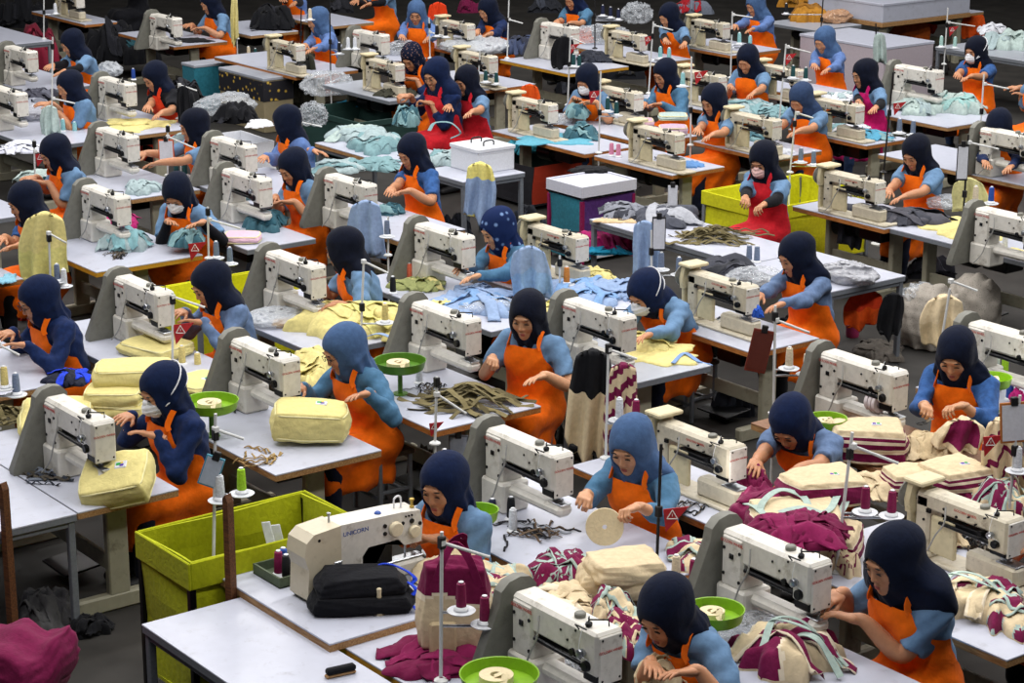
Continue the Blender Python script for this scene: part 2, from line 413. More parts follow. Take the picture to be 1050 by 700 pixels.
def person(key, px, label, hij='navy', shirt='blue', sleeve='short', apron='orange', yaw=0, lean=14, pitch=24, turn=0, roll=0, hands=None, grip=('flat', 'flat'),
           mask=None, glasses=False, cover=False, drape=1.0, skin=0, far=0, size=1.0, fix=None, strap=False, tuck=False, seat=.0):
    r = np.random.default_rng(abs(hash(key)) % 9999 if not isinstance(key, int) else key)
    L = math.radians(lean); hip = np.array([0, 0, .52+seat]); u = np.array([0, -math.sin(L), math.cos(L)]); fwd = np.array([0, -math.cos(L), -math.sin(L)])
    n = hip+.455*u+np.array([0, -.02, 0])
    hv = np.array([0, -math.sin(L*1.2+.28), math.cos(L*1.2+.28)])
    hc = n+hv*.150
    R = rotm('Z', math.radians(turn))@rotm('Y', math.radians(roll))@rotm('X', math.radians(pitch))
    crown = hc+np.array([0, .01, 0])+np.array([0, 0, .137*HS])
    psc = 1.04*size
    yr = math.radians(yaw); Rz = np.array([[math.cos(yr), -math.sin(yr), 0], [math.sin(yr), math.cos(yr), 0], [0, 0, 1]])
    w = fix if fix is not None else at(px[0], px[1], crown[2]*psc)
    cr = Rz@(crown*psc); root_loc = np.array([w[0]-cr[0], w[1]-cr[1], 0.0])
    root = empty('person', root_loc, yr); root.scale = (psc,)*3
    tag(root, label, 'person')
    loc = lambda P: (Rz.T@(np.asarray(P)-root_loc))/psc
    hh = .011 if far == 0 else (.013 if far == 1 else .017)
    # ---- arms
    arms = []
    for i, s in enumerate((-1, 1)):       # right hand (-x), left hand (+x)
        Sh = n-.065*u+np.array([.178*s, .01, 0])
        if hands is not None and hands[i] is not None:
            t = hands[i]; T = loc(np.array(t[:3], float))
        else: T = np.array([.075*s+.02, -.50, .80/psc])+r.normal(size=3)*np.array([.02, .02, .006])
        hd = T-(Sh+np.array([.1*s, .05, -.2])); hd[2] = min(-.10, hd[2]*.3); hd /= np.linalg.norm(hd)
        W0 = T-hd*.115+np.array([0, 0, .018])
        E, W = ik(Sh, W0, .275, .245, np.array([.55*s, .35, -.75]))
        hd2 = W-E; hd2 /= np.linalg.norm(hd2); hd = hd*.7+hd2*.45; hd /= np.linalg.norm(hd)
        arms.append((s, Sh, E, W, hd))
    # ---- shirt
    shs = n-.055*u
    ch = hip+.30*u
    def torso(X, Y, Z, o=0.0):
        d = cap(X, Y, Z, hip+np.array([0, .0, -.03]), ch, .174+o, .172+o, fwd, .76)
        d = smin(d, cap(X, Y, Z, ch, n-.07*u, .172+o, .12+o, fwd, .70), .05)
        d = smin(d, cap(X, Y, Z, shs+np.array([-.148, .01, 0]), shs+np.array([.148, .01, 0]), .055+o, .055+o), .07)
        for s in (-1, 1):
            c = hip+.29*u+fwd*.085+np.array([.066*s, 0, 0]); d = smin(d, ell(X, Y, Z, c, (.068+o, .055+o, .07+o)), .05)
        return d
    ph = r.uniform(0, 6.28, 8)
    def fold(X, Y, Z, a, k=1.0):
        return a*1.3*(np.sin(34*k*Z+9*k*X+14*np.sin(7*Y+ph[0])*.3+ph[1])*.5+np.sin(21*k*X-27*k*Y+17*k*Z+ph[2])*.5+.5*np.sin(61*k*Z-40*X+ph[3]+2*np.sin(20*Y)))
    def shirt_f(X, Y, Z):
        d = torso(X, Y, Z)
        for s, Sh, E, W, hd in arms:
            if sleeve == 'long':
                g = cap(X, Y, Z, Sh, E, .062, .053); g = smin(g, cap(X, Y, Z, E, W-.015*hd, .053, .036), .03)
            elif sleeve == 'mid':
                g = cap(X, Y, Z, Sh, E, .062, .053); q = E+.45*(W-E); g = smin(g, cap(X, Y, Z, E, q, .053, .046), .03)
            else:
                q = Sh+.80*(E-Sh); g = cap(X, Y, Z, Sh, q, .063, .064)
                ax = (E-Sh)/np.linalg.norm(E-Sh); cut = (X-q[0])*ax[0]+(Y-q[1])*ax[1]+(Z-q[2])*ax[2]
                g = np.maximum(g, cut)
            d = smin(d, g, .045)
        d = d+fold(X, Y, Z, .0060)
        return np.maximum(d, .40-Z)
    pts = np.array([a for arm in arms for a in arm[1:4]]+[hip, n])
    lo = np.minimum(pts.min(0)-.1, [-.22, -.2, .38]); hi = np.maximum(pts.max(0)+.09, [.22, .17, .5])
    V, F = snets(shirt_f, lo, hi, hh)
    link('shirt', mk_mesh('shirt', V, F, SHIRT[shirt]), root)
    # ---- legs
    knee = [np.array([.105*s, -.37, .475+seat*.5]) for s in (-1, 1)]; ank = [np.array([.11*s, -.34-.06*(s > 0), .09]) for s in (-1, 1)]
    def legs_f(X, Y, Z, o=0.0):
        d = ell(X, Y, Z, hip+np.array([0, .02, -.04]), (.165+o, .13+o, .12+o))
        for i, s in enumerate((-1, 1)):
            hj = hip+np.array([.085*s, -.02, -.045])
            d = smin(d, cap(X, Y, Z, hj, knee[i], .088+o, .066+o), .04)
            d = smin(d, cap(X, Y, Z, knee[i], ank[i], .064+o, .05+o), .03)
        return d
    V, F = snets(lambda X, Y, Z: legs_f(X, Y, Z)+fold(X, Y, Z, .004), (-.3, -.55, .03), (.3, .22, .68), .022)
    link('trousers', mk_mesh('trousers', V, F, M_TRS[r.integers(3)]), root)
    # ---- body: one skin mesh
    b = MB()
    b.add(HEAD_V*HS@R.T+hc, HEAD_F)
    def body_f(X, Y, Z):
        d = torso(X, Y, Z, -.022); d = smin(d, legs_f(X, Y, Z, -.022), .03)
        d = smin(d, cap(X, Y, Z, n-.03*u, hc+R@np.array([0, .02, -.05]), .055, .05), .04)
        for s, Sh, E, W, hd in arms: d = smin(d, cap(X, Y, Z, Sh, Sh+.4*(E-Sh), .047, .043), .04)
        for i in range(2): d = smin(d, cap(X, Y, Z, ank[i]+np.array([0, .02, -.04]), ank[i]+np.array([0, -.13, -.055]), .035, .028), .03)
        return d
    V, F = snets(body_f, (-.32, -.58, -.0), (.32, .22, hc[2]+.02), .024); b.add(V, F)
    for s, Sh, E, W, hd in arms:
        P = bez([Sh, Sh+.45*(E-Sh), Sh+.86*(E-Sh), E+.10*(W-E)+.02*(E-(Sh+W)/2), E+.42*(W-E), W-.03*hd, W+.02*hd], 30)
        tt = np.linspace(0, 1, len(P)); rr = np.interp(tt, [0, .3, .5, .58, .68, .85, 1], [.05, .045, .040, .041, .0405, .029, .0245])*(1 if sleeve == 'short' else .84)
        b.tube(P, rr, 12)
        hm = HANDS[grip[0 if s < 0 else 1]]; Vh = hm[0].copy(); Fh = hm[1]
        if s > 0: Vh[:, 1] *= -1; Fh = Fh[:, ::-1]
        x = hd; up = np.array([-.35*s, 0, 1.0]); up -= x*(up@x); up /= np.linalg.norm(up); y = np.cross(up, x)
        b.add(Vh@np.stack([x, y, up])+W, Fh)
    me = b.mesh('body', SKIN[skin], smooth=True)
    for p in me.polygons: p.use_smooth = True
    link('body', me, root)
    for i in range(2):
        sb = MB(); V, F = snets(lambda X, Y, Z: smax(cap(X, Y, Z, ank[i]+np.array([0, .03, -.045]), ank[i]+np.array([0, -.15, -.06]), .046, .038), .012-Z, .01), ank[i]+np.array([-.08, -.25, -.1]), ank[i]+np.array([.08, .12, .05]), .014)
        link('shoe', mk_mesh('shoe', V, F, M_SHOE), root)
    if cover:
        for s, Sh, E, W, hd in arms:
            c = MB(); P = bez([Sh+.72*(E-Sh), E-.0*(W-E), E+.5*(W-E), W-.02*hd], 18)
            c.tube(P, np.interp(np.linspace(0, 1, len(P)), [0, .4, .6, 1], [.049, .049, .046, .034]), 12)
            o = link('arm_sleeve', c.mesh('arm_sleeve', M_COVER, smooth=True), root); o['label'] = 'black arm sleeve'
    # ---- apron
    def apron_f(X, Y, Z):
        su = ((Y-hip[1])*u[1]+(Z-hip[2])*u[2])/.455
        d = torso(X, Y, Z, .017)-.016*sst(su, .55, .9)
        lap = smin(cap(X, Y, Z, hip+np.array([-.09, 0, -.045]), knee[0], .105, .085), cap(X, Y, Z, hip+np.array([.09, 0, -.045]), knee[1], .105, .085), .13)
        d = smin(d, lap, .05)
        sk = rbox(X, Y, Z, (0, -.195, .36), (.155, .255, .18), .085)+.014*np.sin(26*Y+20*X+ph[4]+2*np.sin(9*Z))*sst(.56-Z, 0, .2)
        d = smin(d, sk, .04)
        return d+fold(X, Y, Z, .0035, .8)
    V, F = snets(apron_f, (-.33, -.60, .16), (.33, .24, n[2]+.03), hh*1.1)
    q = V-hip; s0 = q@u/.455; f_ = q@fwd; s_ = np.minimum(s0, (V[:, 2]-.50-seat)/.455*1.3)
    keep = np.minimum.reduce([(.93-s0)*.45 + 1.0*(V[:, 2] < .62+seat), V[:, 2]-.20-.02*np.sin(V[:, 1]*30+ph[5]), np.interp(s_, [-.2, .0, .2, .45, .80, .95], [.4, .27, .24, .205, .145, .115])-np.abs(V[:, 0]), f_-np.interp(s_, [-1, -.1, .1, .35, .9], [-.3, -.10, -.06, -.02, -.01])])
    V, F = crop(V, F, keep)
    link('apron', mk_mesh('apron', V, F, APR[apron]), root)
    if far < 2:
        for s in (-1, 1):
            P = bez([hip+u*(.455*.88)+fwd*.125+np.array([.112*s, 0, 0]), n-.02*u+fwd*.10+np.array([.105*s, 0, 0]), n+.04*u+fwd*.03+np.array([.100*s, 0, .01]), n+.0*u-fwd*.06+np.array([.06*s, 0, .0])], 12)
            t = MB(); t.tube(P, 0, flat=(.034, .006, (.9*s, 0, .5))); link('apron_strap', t.mesh('apron_strap', APR[apron], smooth=True), root)
    # ---- hijab
    nR = R
    def hij_f(X, Y, Z):
        a = X-hc[0]; b_ = Y-hc[1]; c = Z-hc[2]
        hx, hy, hz = [(a*nR[0, i]+b_*nR[1, i]+c*nR[2, i])/HS for i in range(3)]
        d = ell(hx, hy, hz, (0, .028, .030), (.099, .124, .106))
        d = smin(d, ell(hx, hy, hz, (0, .0, -.055), (.092, .092, .092)), .05)
        d = d*HS
        nk = hc+R@np.array([0, .03, -.06])
        d = smin(d, cap(X, Y, Z, nk, n-.02*u-fwd*.012, .098, .118), .06)
        if not tuck:
            cp = n-.035*u-fwd*.022
            d = smin(d, cap(X, Y, Z, cp+np.array([-.095, .0, 0])*drape, cp+np.array([.095, 0, 0])*drape, .098*drape, .098*drape, fwd, .80), .07)
            fr = n-.03*u*drape+fwd*.060
            d = smin(d, cap(X, Y, Z, hc+R@np.array([0, -.045, -.10]), fr, .056, .056*drape, fwd, .6), .05)
            if True:
                bk = n-.15*u*drape-fwd*.06; d = smin(d, cap(X, Y, Z, n, bk, .11, .135*drape, fwd, .55), .06)
        else:
            fr = n-.015*u+fwd*.050
            d = smin(d, cap(X, Y, Z, hc+R@np.array([0, -.045, -.10]), fr, .056, .056, fwd, .6), .05)
            d = smin(d, cap(X, Y, Z, n-.03*u-fwd*.02, n-.12*u-fwd*.055, .10, .12, fwd, .6), .05)
        ang = np.arctan2(X-n[0], -(Y-n[1])); low = sst(hc[2]+.05-Z, 0, .17)
        d = d+.0125*low*(np.abs(np.sin(3.5*ang+11*(Z-n[2])+ph[6]+1.2*np.sin(2*ang+ph[7])))-.5)+.0045*low*np.sin(34*(Z-n[2])+7*np.abs(ang)+ph[2])
        psi = np.arctan2(hz+.07, hy+.06)
        d = d+.0065*sst(hy, -.05, .03)*sst(.09-hz, 0, .06)*(np.abs(np.sin(4.2*psi+ph[0]+6*np.abs(hx)))-.5)
        d = d+.0016*np.sin(60*hz+30*hx*np.sign(hx)+20*hy+ph[1])
        hole = smin(ell(hx, hy, hz, (0, -.098, -.012), (.0555, .082, .062)), ell(hx, hy, hz, (0, -.105, -.05), (.050, .066, .066)), .02)*HS
        return smax(d, -hole, .008)
    lo = np.minimum(hc, n)-np.array([.3, .26, .26+.16*max(0, drape-1)*3]); hi = np.maximum(hc, n)+np.array([.3, .28, .18])
    V, F = snets(hij_f, lo, hi, hh*.8)
    hob = link('hijab', mk_mesh('hijab', V, F, HIJ[hij]), root)
    # ---- face
    HM = Matrix.Translation(hc)@Matrix(R.tolist()).to_4x4()@Matrix.Scale(HS, 4)
    if far < 2:
        for s in (-1, 1):
            link('eyelashes', FACE_ME['eyelid_line'], root, M=HM@Matrix.Translation((.0315*s, -.0915, -.002)))
            link('eyebrow', FACE_ME['eyebrow'], root, M=HM@Matrix.Translation((.032*s, -.0925, .0235))@Matrix.Rotation(-.10*s, 4, 'Y'))
        if not mask: link('lips', FACE_ME['lips'], root, M=HM@Matrix.Translation((0, -.0905, -.071))@Matrix.Scale(.84, 4))
    if mask:
        mo = link('face_mask', FACE_ME['face_mask_pink' if mask == 'pink' else 'face_mask'], root, M=HM); mo['label'] = 'pale pink face mask' if mask == 'pink' else 'white face mask'
    if strap:
        def skull(d):      # radius of the scarf in direction d from the head centre
            best = 0
            for c, rr in (((0, .028, .030), (.099, .124, .106)), ((0, .0, -.055), (.092, .092, .092))):
                A = sum((d[i]/rr[i])**2 for i in range(3)); B = -sum(d[i]*c[i]/rr[i]**2 for i in range(3)); Cc = sum((c[i]/rr[i])**2 for i in range(3))-1
                D = B*B-A*Cc
                if D > 0: best = max(best, (-B+math.sqrt(D))/A)
            return best
        for s in (-1, 1):
            for z1 in (.75, .1):
                P = []
                for h in np.linspace(0, 1, 14):
                    a = .72+h*(math.pi-.72); dv = np.array([s*math.sin(a), -math.cos(a), -.55*(1-h)+z1*math.sin(h*math.pi/2)]); dv /= np.linalg.norm(dv)
                    P.append(hc+R@(dv*(skull(dv)+.004)*HS))
                t = MB(); t.tube(P, .0045, 6); link('mask_strap', t.mesh('mask_strap', M_MASK, smooth=True), root)
    if glasses:
        g = MB()
        for s in (-1, 1):
            P = [hc+R@(np.array([.032*s+.021*math.cos(a), -.107+.004*abs(math.cos(a)), -.002+.017*math.sin(a)])*HS) for a in np.linspace(0, 2*np.pi, 17)[:-1]]
            g.tube(P, .0018, 6, closed=True)
            g.tube([hc+R@(np.array(p)*HS) for p in ((.053*s, -.104, .002), (.066*s, -.06, .004), (.072*s, -.0, .002))], .0017, 6)
        g.tube([hc+R@(np.array(p)*HS) for p in ((-.011, -.108, .002), (0, -.111, .004), (.011, -.108, .002))], .0017, 6)
        link('glasses', g.mesh('glasses', M_FRAME, smooth=True), root)
    PEOPLE[key] = dict(root=root, n=n, hc=hc, arms=arms, loc=loc, world=lambda p: Rz@(np.asarray(p)*psc)+root_loc, R=R)
    return root
# ------------------------------------------------------------------ sewing machines (needle at the origin of the table top, operator on +y, pillar towards -x)
M_CAST = mat('cream_enamel', 'd6d3ca', .38, 'grime', scale=30, var=.10, hex2='8d8474', spec=.5)
M_CAST2 = mat('aged_cream_enamel', 'c5bda8', .42, 'grime', scale=30, var=.12, hex2='75695a', spec=.45)
M_GREYP = mat('grey_guard_paint', '77776f', .5, 'grime', scale=25, var=.12, hex2='5a564f')
M_DARK = mat('black_steel', '17181b', .35, var=.2, metal=.5); M_STEEL = mat('bare_steel', 'a9adb2', .28, metal=.9, var=.15)
M_RED = mat('red_letter_paint', 'b02a22', .5, var=.05); M_BLUE = mat('blue_letter_paint', '2a4f9c', .5, var=.05); M_KHAKI = mat('cream_cover', 'cfc4a0', .5, 'grime', scale=25, var=.1, hex2='9a8d6c')
M_CABLE = mat('grey_cable', '9a9a96', .5); M_WHITEP = mat('white_plastic', 'dfe2e6', .4, spec=.5); M_HOLE = mat('black_hole', '0a0a0c', .8)
def text_mesh(body, size, m, depth=.0006):
    c = bpy.data.curves.new('lettering', 'FONT'); c.body = body; c.size = size; c.extrude = depth; c.align_x = 'CENTER'; c.align_y = 'CENTER'; c.space_line = .85
    o = bpy.data.objects.new('lettering', c); COL.objects.link(o)
    dg = bpy.context.evaluated_depsgraph_get(); me = bpy.data.meshes.new_from_object(o.evaluated_get(dg))
    bpy.data.objects.remove(o); me.materials.clear(); me.materials.append(m); me.name = 'lettering'
    return me
T_GW = text_mesh('GOLDEN WHEEL', .0215, M_RED); T_GW2 = text_mesh('GOLDEN WHEEL', .0165, M_RED); T_UNI = text_mesh('UNICORN', .036, M_BLUE)
def face_y(x, y, z): return Matrix.Translation((x, y, z))@Matrix.Rotation(math.pi/2, 4, 'X')          # reads from -y
def face_x(x, y, z): return Matrix.Translation((x, y, z))@Matrix.Rotation(math.pi/2, 4, 'Z')@Matrix.Rotation(math.pi/2, 4, 'X')
def mach_parts(kind):
    P = []   # (name, mesh, parent index or None, matrix)
    def part(name, mb, m, parent=None, M=None, smooth=True):
        P.append((name, mb.mesh(name, m, smooth=smooth) if isinstance(mb, MB) else mb, parent, M)); return len(P)-1
    b = MB()
    if kind == 'cyl':
        b.box((-.66, -.085, 0), (-.44, .085, .165), .012); b.box((-.64, -.072, .155), (-.48, .072, .41), .014)
        b.box((-.65, -.064, .285), (-.02, .064, .425), .016); b.box((-.125, -.070, .235), (-.004, .070, .428), .012)
    else:
        b.box((-.68, -.09, 0), (-.52, .09, .05), .012); b.box((-.66, -.055, .04), (-.56, .055, .40), .014)
        b.box((-.66, -.055, .315), (-.02, .055, .425), .018); b.box((-.135, -.066, .22), (-.004, .066, .428), .012)
    h = b; yy = -.0735 if kind == 'cyl' else -.0565
    zs = ((-.615, .345), (-.50, .34), (-.615, .22), (-.50, .20), (-.61, .06), (-.50, .08)) if kind == 'cyl' else ((-.63, .36), (-.59, .25), (-.63, .14), (-.45, .36), (-.36, .34))
    for x, z in zs: h.lathe([(.0085, yy-.003), (.0085, yy+.012)], (x, 0, z), 1, 10, m=1)
    for x, z in ((-.27, .37), (-.22, .34), (-.16, .40)): h.lathe([(.006, -.068), (.006, -.05)], (x, 0, z), 1, 8, m=1)
    h.box((-.575, yy-.004, .300), (-.545, yy+.01, .325), .002, m=1)
    for y, z in ((-.045, .40), (.045, .40), (-.045, .22), (.045, .22)): h.lathe([(.0055, .0), (.0055, .0095)], (0, y, z), 0, 8, m=1)
    cast = M_CAST if kind == 'cyl' else M_CAST2
    body = part('machine_body', b, [cast, M_DARK])
    f = MB(); f.box((-.003, -.060, .20), (.008, .060, .415), .005); fp = part('face_plate', f, M_CAST)
    part('lettering', T_GW2, None, fp, face_x(.0085, 0, .345))
    part('lettering', T_GW, None, body, face_y(-.56 if kind == 'cyl' else -.30, -.0725 if kind == 'cyl' else -.0555, .378))
    u = MB()
    u.box((-.47, -.045, .262), (-.125, .045, .292), .004); u.tube([(-.47, -.062, .268), (-.12, -.062, .262)], .011, 10); u.tube([(-.18, -.075, .30), (-.18, .075, .30)], .016, 10)
    u.box((-.13, -.05, .19), (-.02, .05, .24), .008); u.lathe([(.02, -.092), (.024, -.088), (.024, -.07)], (-.065, 0, .275), 1, 14)
    part('rocker_linkage', u, M_DARK)
    nb = MB(); nb.tube([(-.05, 0, .17), (-.05, 0, .25)], .0065, 8); nb.tube([(-.075, .01, .18), (-.075, .01, .25)], .0075, 8); nb.box((-.085, -.012, .164), (-.035, .028, .174), .003)
    nb.tube([(-.05, 0, .15), (-.05, 0, .18)], .002, 6); part('needle_bar', nb, M_STEEL)
    c = MB()
    if kind == 'cyl':
        c.box((-.48, -.048, .095), (.03, .048, .158), .022); c.box((-.10, -.03, .150), (.026, .03, .163), .003); ci = part('cylinder_bed', c, cast)
        q = MB(); q.box((-.055, -.035, .160), (.028, .035, .166), .002); part('throat_plate', q, M_STEEL, ci)
    else:
        c.box((-.56, -.085, .0), (.16, .085, .028), .008); c.box((-.30, -.05, .02), (.06, .05, .15), .02); ci = part('bed', c, cast)
        q = MB(); q.box((-.09, -.04, .148), (.05, .04, .156), .002); part('throat_plate', q, M_STEEL, ci)
        k = MB(); k.box((-.55, -.05, .05), (-.37, -.02, .29), .010); part('belt_cover_panel', k, M_KHAKI)
    w = MB(); w.lathe([(.03, -.745), (.088, -.752), (.098, -.745), (.098, -.735), (.088, -.73), (.05, -.69), (.03, -.66)], (0, 0, .36), 0, 28); part('handwheel', w, M_GREYP)
    g = MB()
    if kind == 'cyl':
        g.prism([(-.11, .36), (-.10, .42), (-.06, .457), (0, .47), (.05, .46), (.085, .42), (.09, .34), (.06, .22), (.0, .0), (-.25, .0), (-.255, .03)], -.735, -.675, 0)
    else:
        g.prism([(-.06, .47), (.075, .48), (.08, .34), (.07, .27), (-.075, .27), (-.085, .35)], -.71, -.672, 0); g.box((-.715, -.06, .03), (-.685, .06, .28), .006)
        g.box((-.73, -.085, .455), (-.585, .085, .485), .008)
    gi = part('belt_guard', g, M_GREYP if kind == 'cyl' else M_KHAKI)
    t = MB(); t.lathe([(.024, .42), (.026, .43), (.026, .442), (.02, .447)], (-.22, .0, 0), 2, 16); part('oil_cap', t, M_GREYP)
    d = MB(); d.tube([(-.10, -.04, .42), (-.10, -.04, .475)], .004, 8); d.tube([(-.10, -.04, .46), (-.055, .03, .455), (-.05, .03, .42)], .004, 8); d.lathe([(.013, .43), (.016, .436), (.016, .446), (.009, .452)], (-.10, -.04, 0), 2, 12); d.tube([(-.13, -.068, .415), (-.135, -.085, .44), (-.05, -.088, .444)], .0035, 8); part('thread_guide', d, M_DARK)
    e = MB(); e.lathe([(.006, -.112), (.019, -.106), (.02, -.098), (.007, -.094), (.02, -.09), (.019, -.082), (.006, -.068)], (-.085, 0, .33), 1, 16); part('tension_disc', e, M_STEEL)
    cb = MB(); cb.tube(bez([(-.42, -.075, .39), (-.40, -.10, .30), (-.46, -.10, .20), (-.50, -.11, .10), (-.56, -.14, .02)], 20), .0045, 6); part('cable', cb, M_CABLE)
    th = MB(); th.tube(bez([(-.10, -.04, .478), (-.085, -.09, .42), (-.085, -.1, .335), (-.05, -.075, .30), (-.05, -.02, .24)], 16), .0013, 5); part('thread', th, M_WHITEP)
    return P
MACH = {k: mach_parts(k) for k in ('cyl', 'post')}
def inst(parts, root):
    obs = []
    for name, me, par, M in parts: obs.append(link(name, me, root if par is None else obs[par], M=M))
    return obs
ZS = {'cyl': 1.06, 'post': .87}
def machine(anchor, label, kind='cyl', rz=0.0, z=.7, sc=1.0):
    """anchor: pixel of the top of the arm's end plate"""
    zs = ZS[kind]; w = at(anchor[0], anchor[1], z+.425*zs)
    r = empty('sewing_machine', (w[0], w[1], z), rz); r.scale = (.95, 1.08, zs)
    tag(r, label, 'sewing machine'); inst(MACH[kind], r); return r
# ------------------------------------------------------------------ tables
M_TOPW = mat('white_laminate', 'b6bac8', .32, 'grime', scale=12, var=.05, hex2='9a9ca6', spec=.5); M_TOPG = mat('grey_laminate', '9fa4ae', .35, 'grime', scale=12, var=.06, hex2='80848c', spec=.5)
M_WOODE = mat('bare_ply_edge', 'b08a5c', .6, 'wood', hex2='86603a'); M_ORAE = mat('orange_ply_edge', 'b5743a', .6, 'wood', hex2='8a5426'); M_YELE = mat('yellow_paint_edge', 'c9962c', .5, 'wood', hex2='a9781e'); M_GREYE = mat('grey_steel_edge', '70757c', .45, var=.1)
M_LEG = mat('beige_leg_paint', '9a9784', .5, 'grime', scale=20, var=.1, hex2='6a6656'); M_LEGG = mat('grey_leg_paint', '6c7178', .45, var=.12); M_BROWNT = mat('brown_board', '8a6446', .55, 'wood', hex2='71503a')
EDGE = {'wood': M_WOODE, 'orange': M_ORAE, 'yellow': M_YELE, 'grey': M_GREYE}
TCACHE = {}
def table_parts(L, W, edge, top, legs):
    k = (round(L, 2), round(W, 2), edge, top, legs)
    if k in TCACHE: return TCACHE[k]
    P = []
    def part(name, mb, m, parent=None): P.append((name, mb.mesh(name, m, smooth=True), parent, None)); return len(P)-1
    tm = {'white': M_TOPW, 'grey': M_TOPG, 'brown': M_BROWNT}[top]
    t = MB(); t.box((-L/2, -W/2, -.010), (L/2, W/2, 0), .002); ti = part('tabletop', t, tm)
    e = MB(); e.box((-L/2+.001, -W/2+.001, -.045), (L/2-.001, W/2-.001, -.0095), .002); part('table_edge', e, EDGE[edge], ti)
    if legs == 'T':
        for s in (-1, 1):
            l = MB(); x = s*(L/2-.17)
            l.box((x-.028, -.075, .09), (x+.028, .055, .66), .008); part('leg', l, M_LEG)
            f = MB(); f.box((x-.033, -W/2+.03, .0), (x+.033, W/2-.06, .10), .012); part('foot', f, M_LEG)
        c = MB(); c.box((-L/2+.17, -.03, .20), (L/2-.17, .0, .30), .006); part('crossbar', c, M_LEG)
        m = MB(); m.lathe([(.05, -.16), (.085, -.15), (.085, .07), (.06, .08), (.06, .12)], (-.18, 0, .52), 0, 16); m.box((-.26, -.03, .58), (-.10, .03, .655), .004); part('motor', m, M_DARK)
        cb = MB(); cb.box((.08, -.16, .50), (.34, .06, .655), .01); part('darkening_box', cb, M_DARK)  # dark box added under the top to deepen the darkness there
        p = MB(); p.box((-.15, -.12, .07), (.17, .12, .085), .004, M=Matrix.Rotation(.1, 4, 'X')); part('treadle', p, M_DARK)
    else:
        for sx in (-1, 1):
            for sy in (-1, 1):
                l = MB(); x = sx*(L/2-.03); y = sy*(W/2-.03); l.box((x-.02, y-.02, 0), (x+.02, y+.02, .66), .004); part('leg', l, M_LEGG)
        f = MB()
        f.box((-L/2+.02, -W/2+.015, .62), (L/2-.02, -W/2+.045, .655), .003); f.box((-L/2+.02, W/2-.045, .62), (L/2-.02, W/2-.015, .655), .003)
        f.box((-L/2+.015, -W/2+.02, .62), (-L/2+.045, W/2-.02, .655), .003); f.box((L/2-.045, -W/2+.02, .62), (L/2-.015, W/2-.02, .655), .003); part('frame', f, M_LEGG)
    TCACHE[k] = P
    return P
def table(x0, x1, y0, y1, label, edge='wood', top='white', legs='T', z=.70, cat='sewing table', name='sewing_table'):
    r = empty(name, ((x0+x1)/2, (y0+y1)/2, 0)); r.scale = (1, 1, z/.70)
    tag(r, label, cat)
    for o in inst(table_parts(x1-x0, y1-y0, edge, top, legs), r):
        if o.parent == r and o.name.split('.')[0] in ('tabletop',): o.location.z = .70
    return r
HI = .745
# ------------------------------------------------------------------ stools
M_STOOLW = mat('worn_stool_wood', '4a3b2c', .6, 'wood', hex2='33281d')
def stool_parts():
    P = []
    def part(name, mb, m): P.append((name, mb.mesh(name, m, smooth=True), None, None))
    s = MB(); s.box((-.17, -.14, .40), (.17, .14, .43), .006); part('seat', s, M_STOOLW)
    for sx in (-1, 1):
        for sy in (-1, 1):
            l = MB(); l.box((sx*.145-.013, sy*.115-.013, 0), (sx*.145+.013, sy*.115+.013, .40), .003); part('leg', l, M_LEGG)
    f = MB()
    for sy in (-1, 1): f.box((-.14, sy*.115-.01, .12), (.14, sy*.115+.01, .14), .002)
    for sx in (-1, 1): f.box((sx*.145-.01, -.11, .16), (sx*.145+.01, .11, .18), .002)
    part('stretcher', f, M_LEGG)
    return P
STOOL = stool_parts()
# ------------------------------------------------------------------ stations: worker, machine, table
H = lambda *a: a
# key: machine anchor pixel, kind
MA = {'c7': ((106, 432), 'cyl'), 'c8': ((298, 368), 'cyl'), 'c9': ((485, 328), 'cyl'), 'c10': ((645, 325), 'cyl'), 'c11': ((772, 294), 'post'), 'd12': ((169, 300), 'cyl'), 'd13': ((326, 273), 'cyl'),
      'd14': ((480, 243), 'cyl'), 'dx': ((597, 243), 'post'), 'd37': ((903, 186), 'post'), 'dr': ((1068, 226), 'cyl'), 'e17': ((126, 202), 'cyl'), 'e18': ((272, 184), 'cyl'), 'e19': ((380, 190), 'cyl'), 'e35': ((697, 137), 'post'),
      'e39': ((797, 123), 'post'), 'e40': ((882, 108), 'post'), 'e42': ((964, 73), 'cyl'), 'f20': ((22, 96), 'cyl'), 'f21': ((136, 140), 'cyl'), 'f22': ((257, 150), 'cyl'), 'f33': ((567, 107), 'post'), 'f34': ((655, 95), 'post'),
      'f43': ((741, 78), 'post'), 'f41': ((822, 72), 'post'), 'g23': ((33, 53), 'cyl'), 'g25': ((134, 86), 'cyl'), 'g28': ((410, 66), 'post'), 'gx': ((506, 58), 'post'), 'g30': ((483, 25), 'post'), 'g46': ((590, 28), 'cyl'),
      'g44': ((660, 36), 'post'), 'g45': ((745, 24), 'post'), 'g29': ((395, 36), 'cyl'), 'g32': ((308, 46), 'post'), 'g31': ((182, 19), 'cyl'), 'b2': ((578, 466), 'cyl'), 'b5': ((757, 458), 'post'), 'b6': ((924, 382), 'cyl'),
      'bn': ((1076, 350), 'cyl'), 'a3': ((626, 648), 'cyl'), 'a4': ((843, 577), 'cyl'), 'an': ((1043, 533), 'post'), 'e38': ((1062, 140), 'cyl'), 'gw': ((82, -6), 'post')}
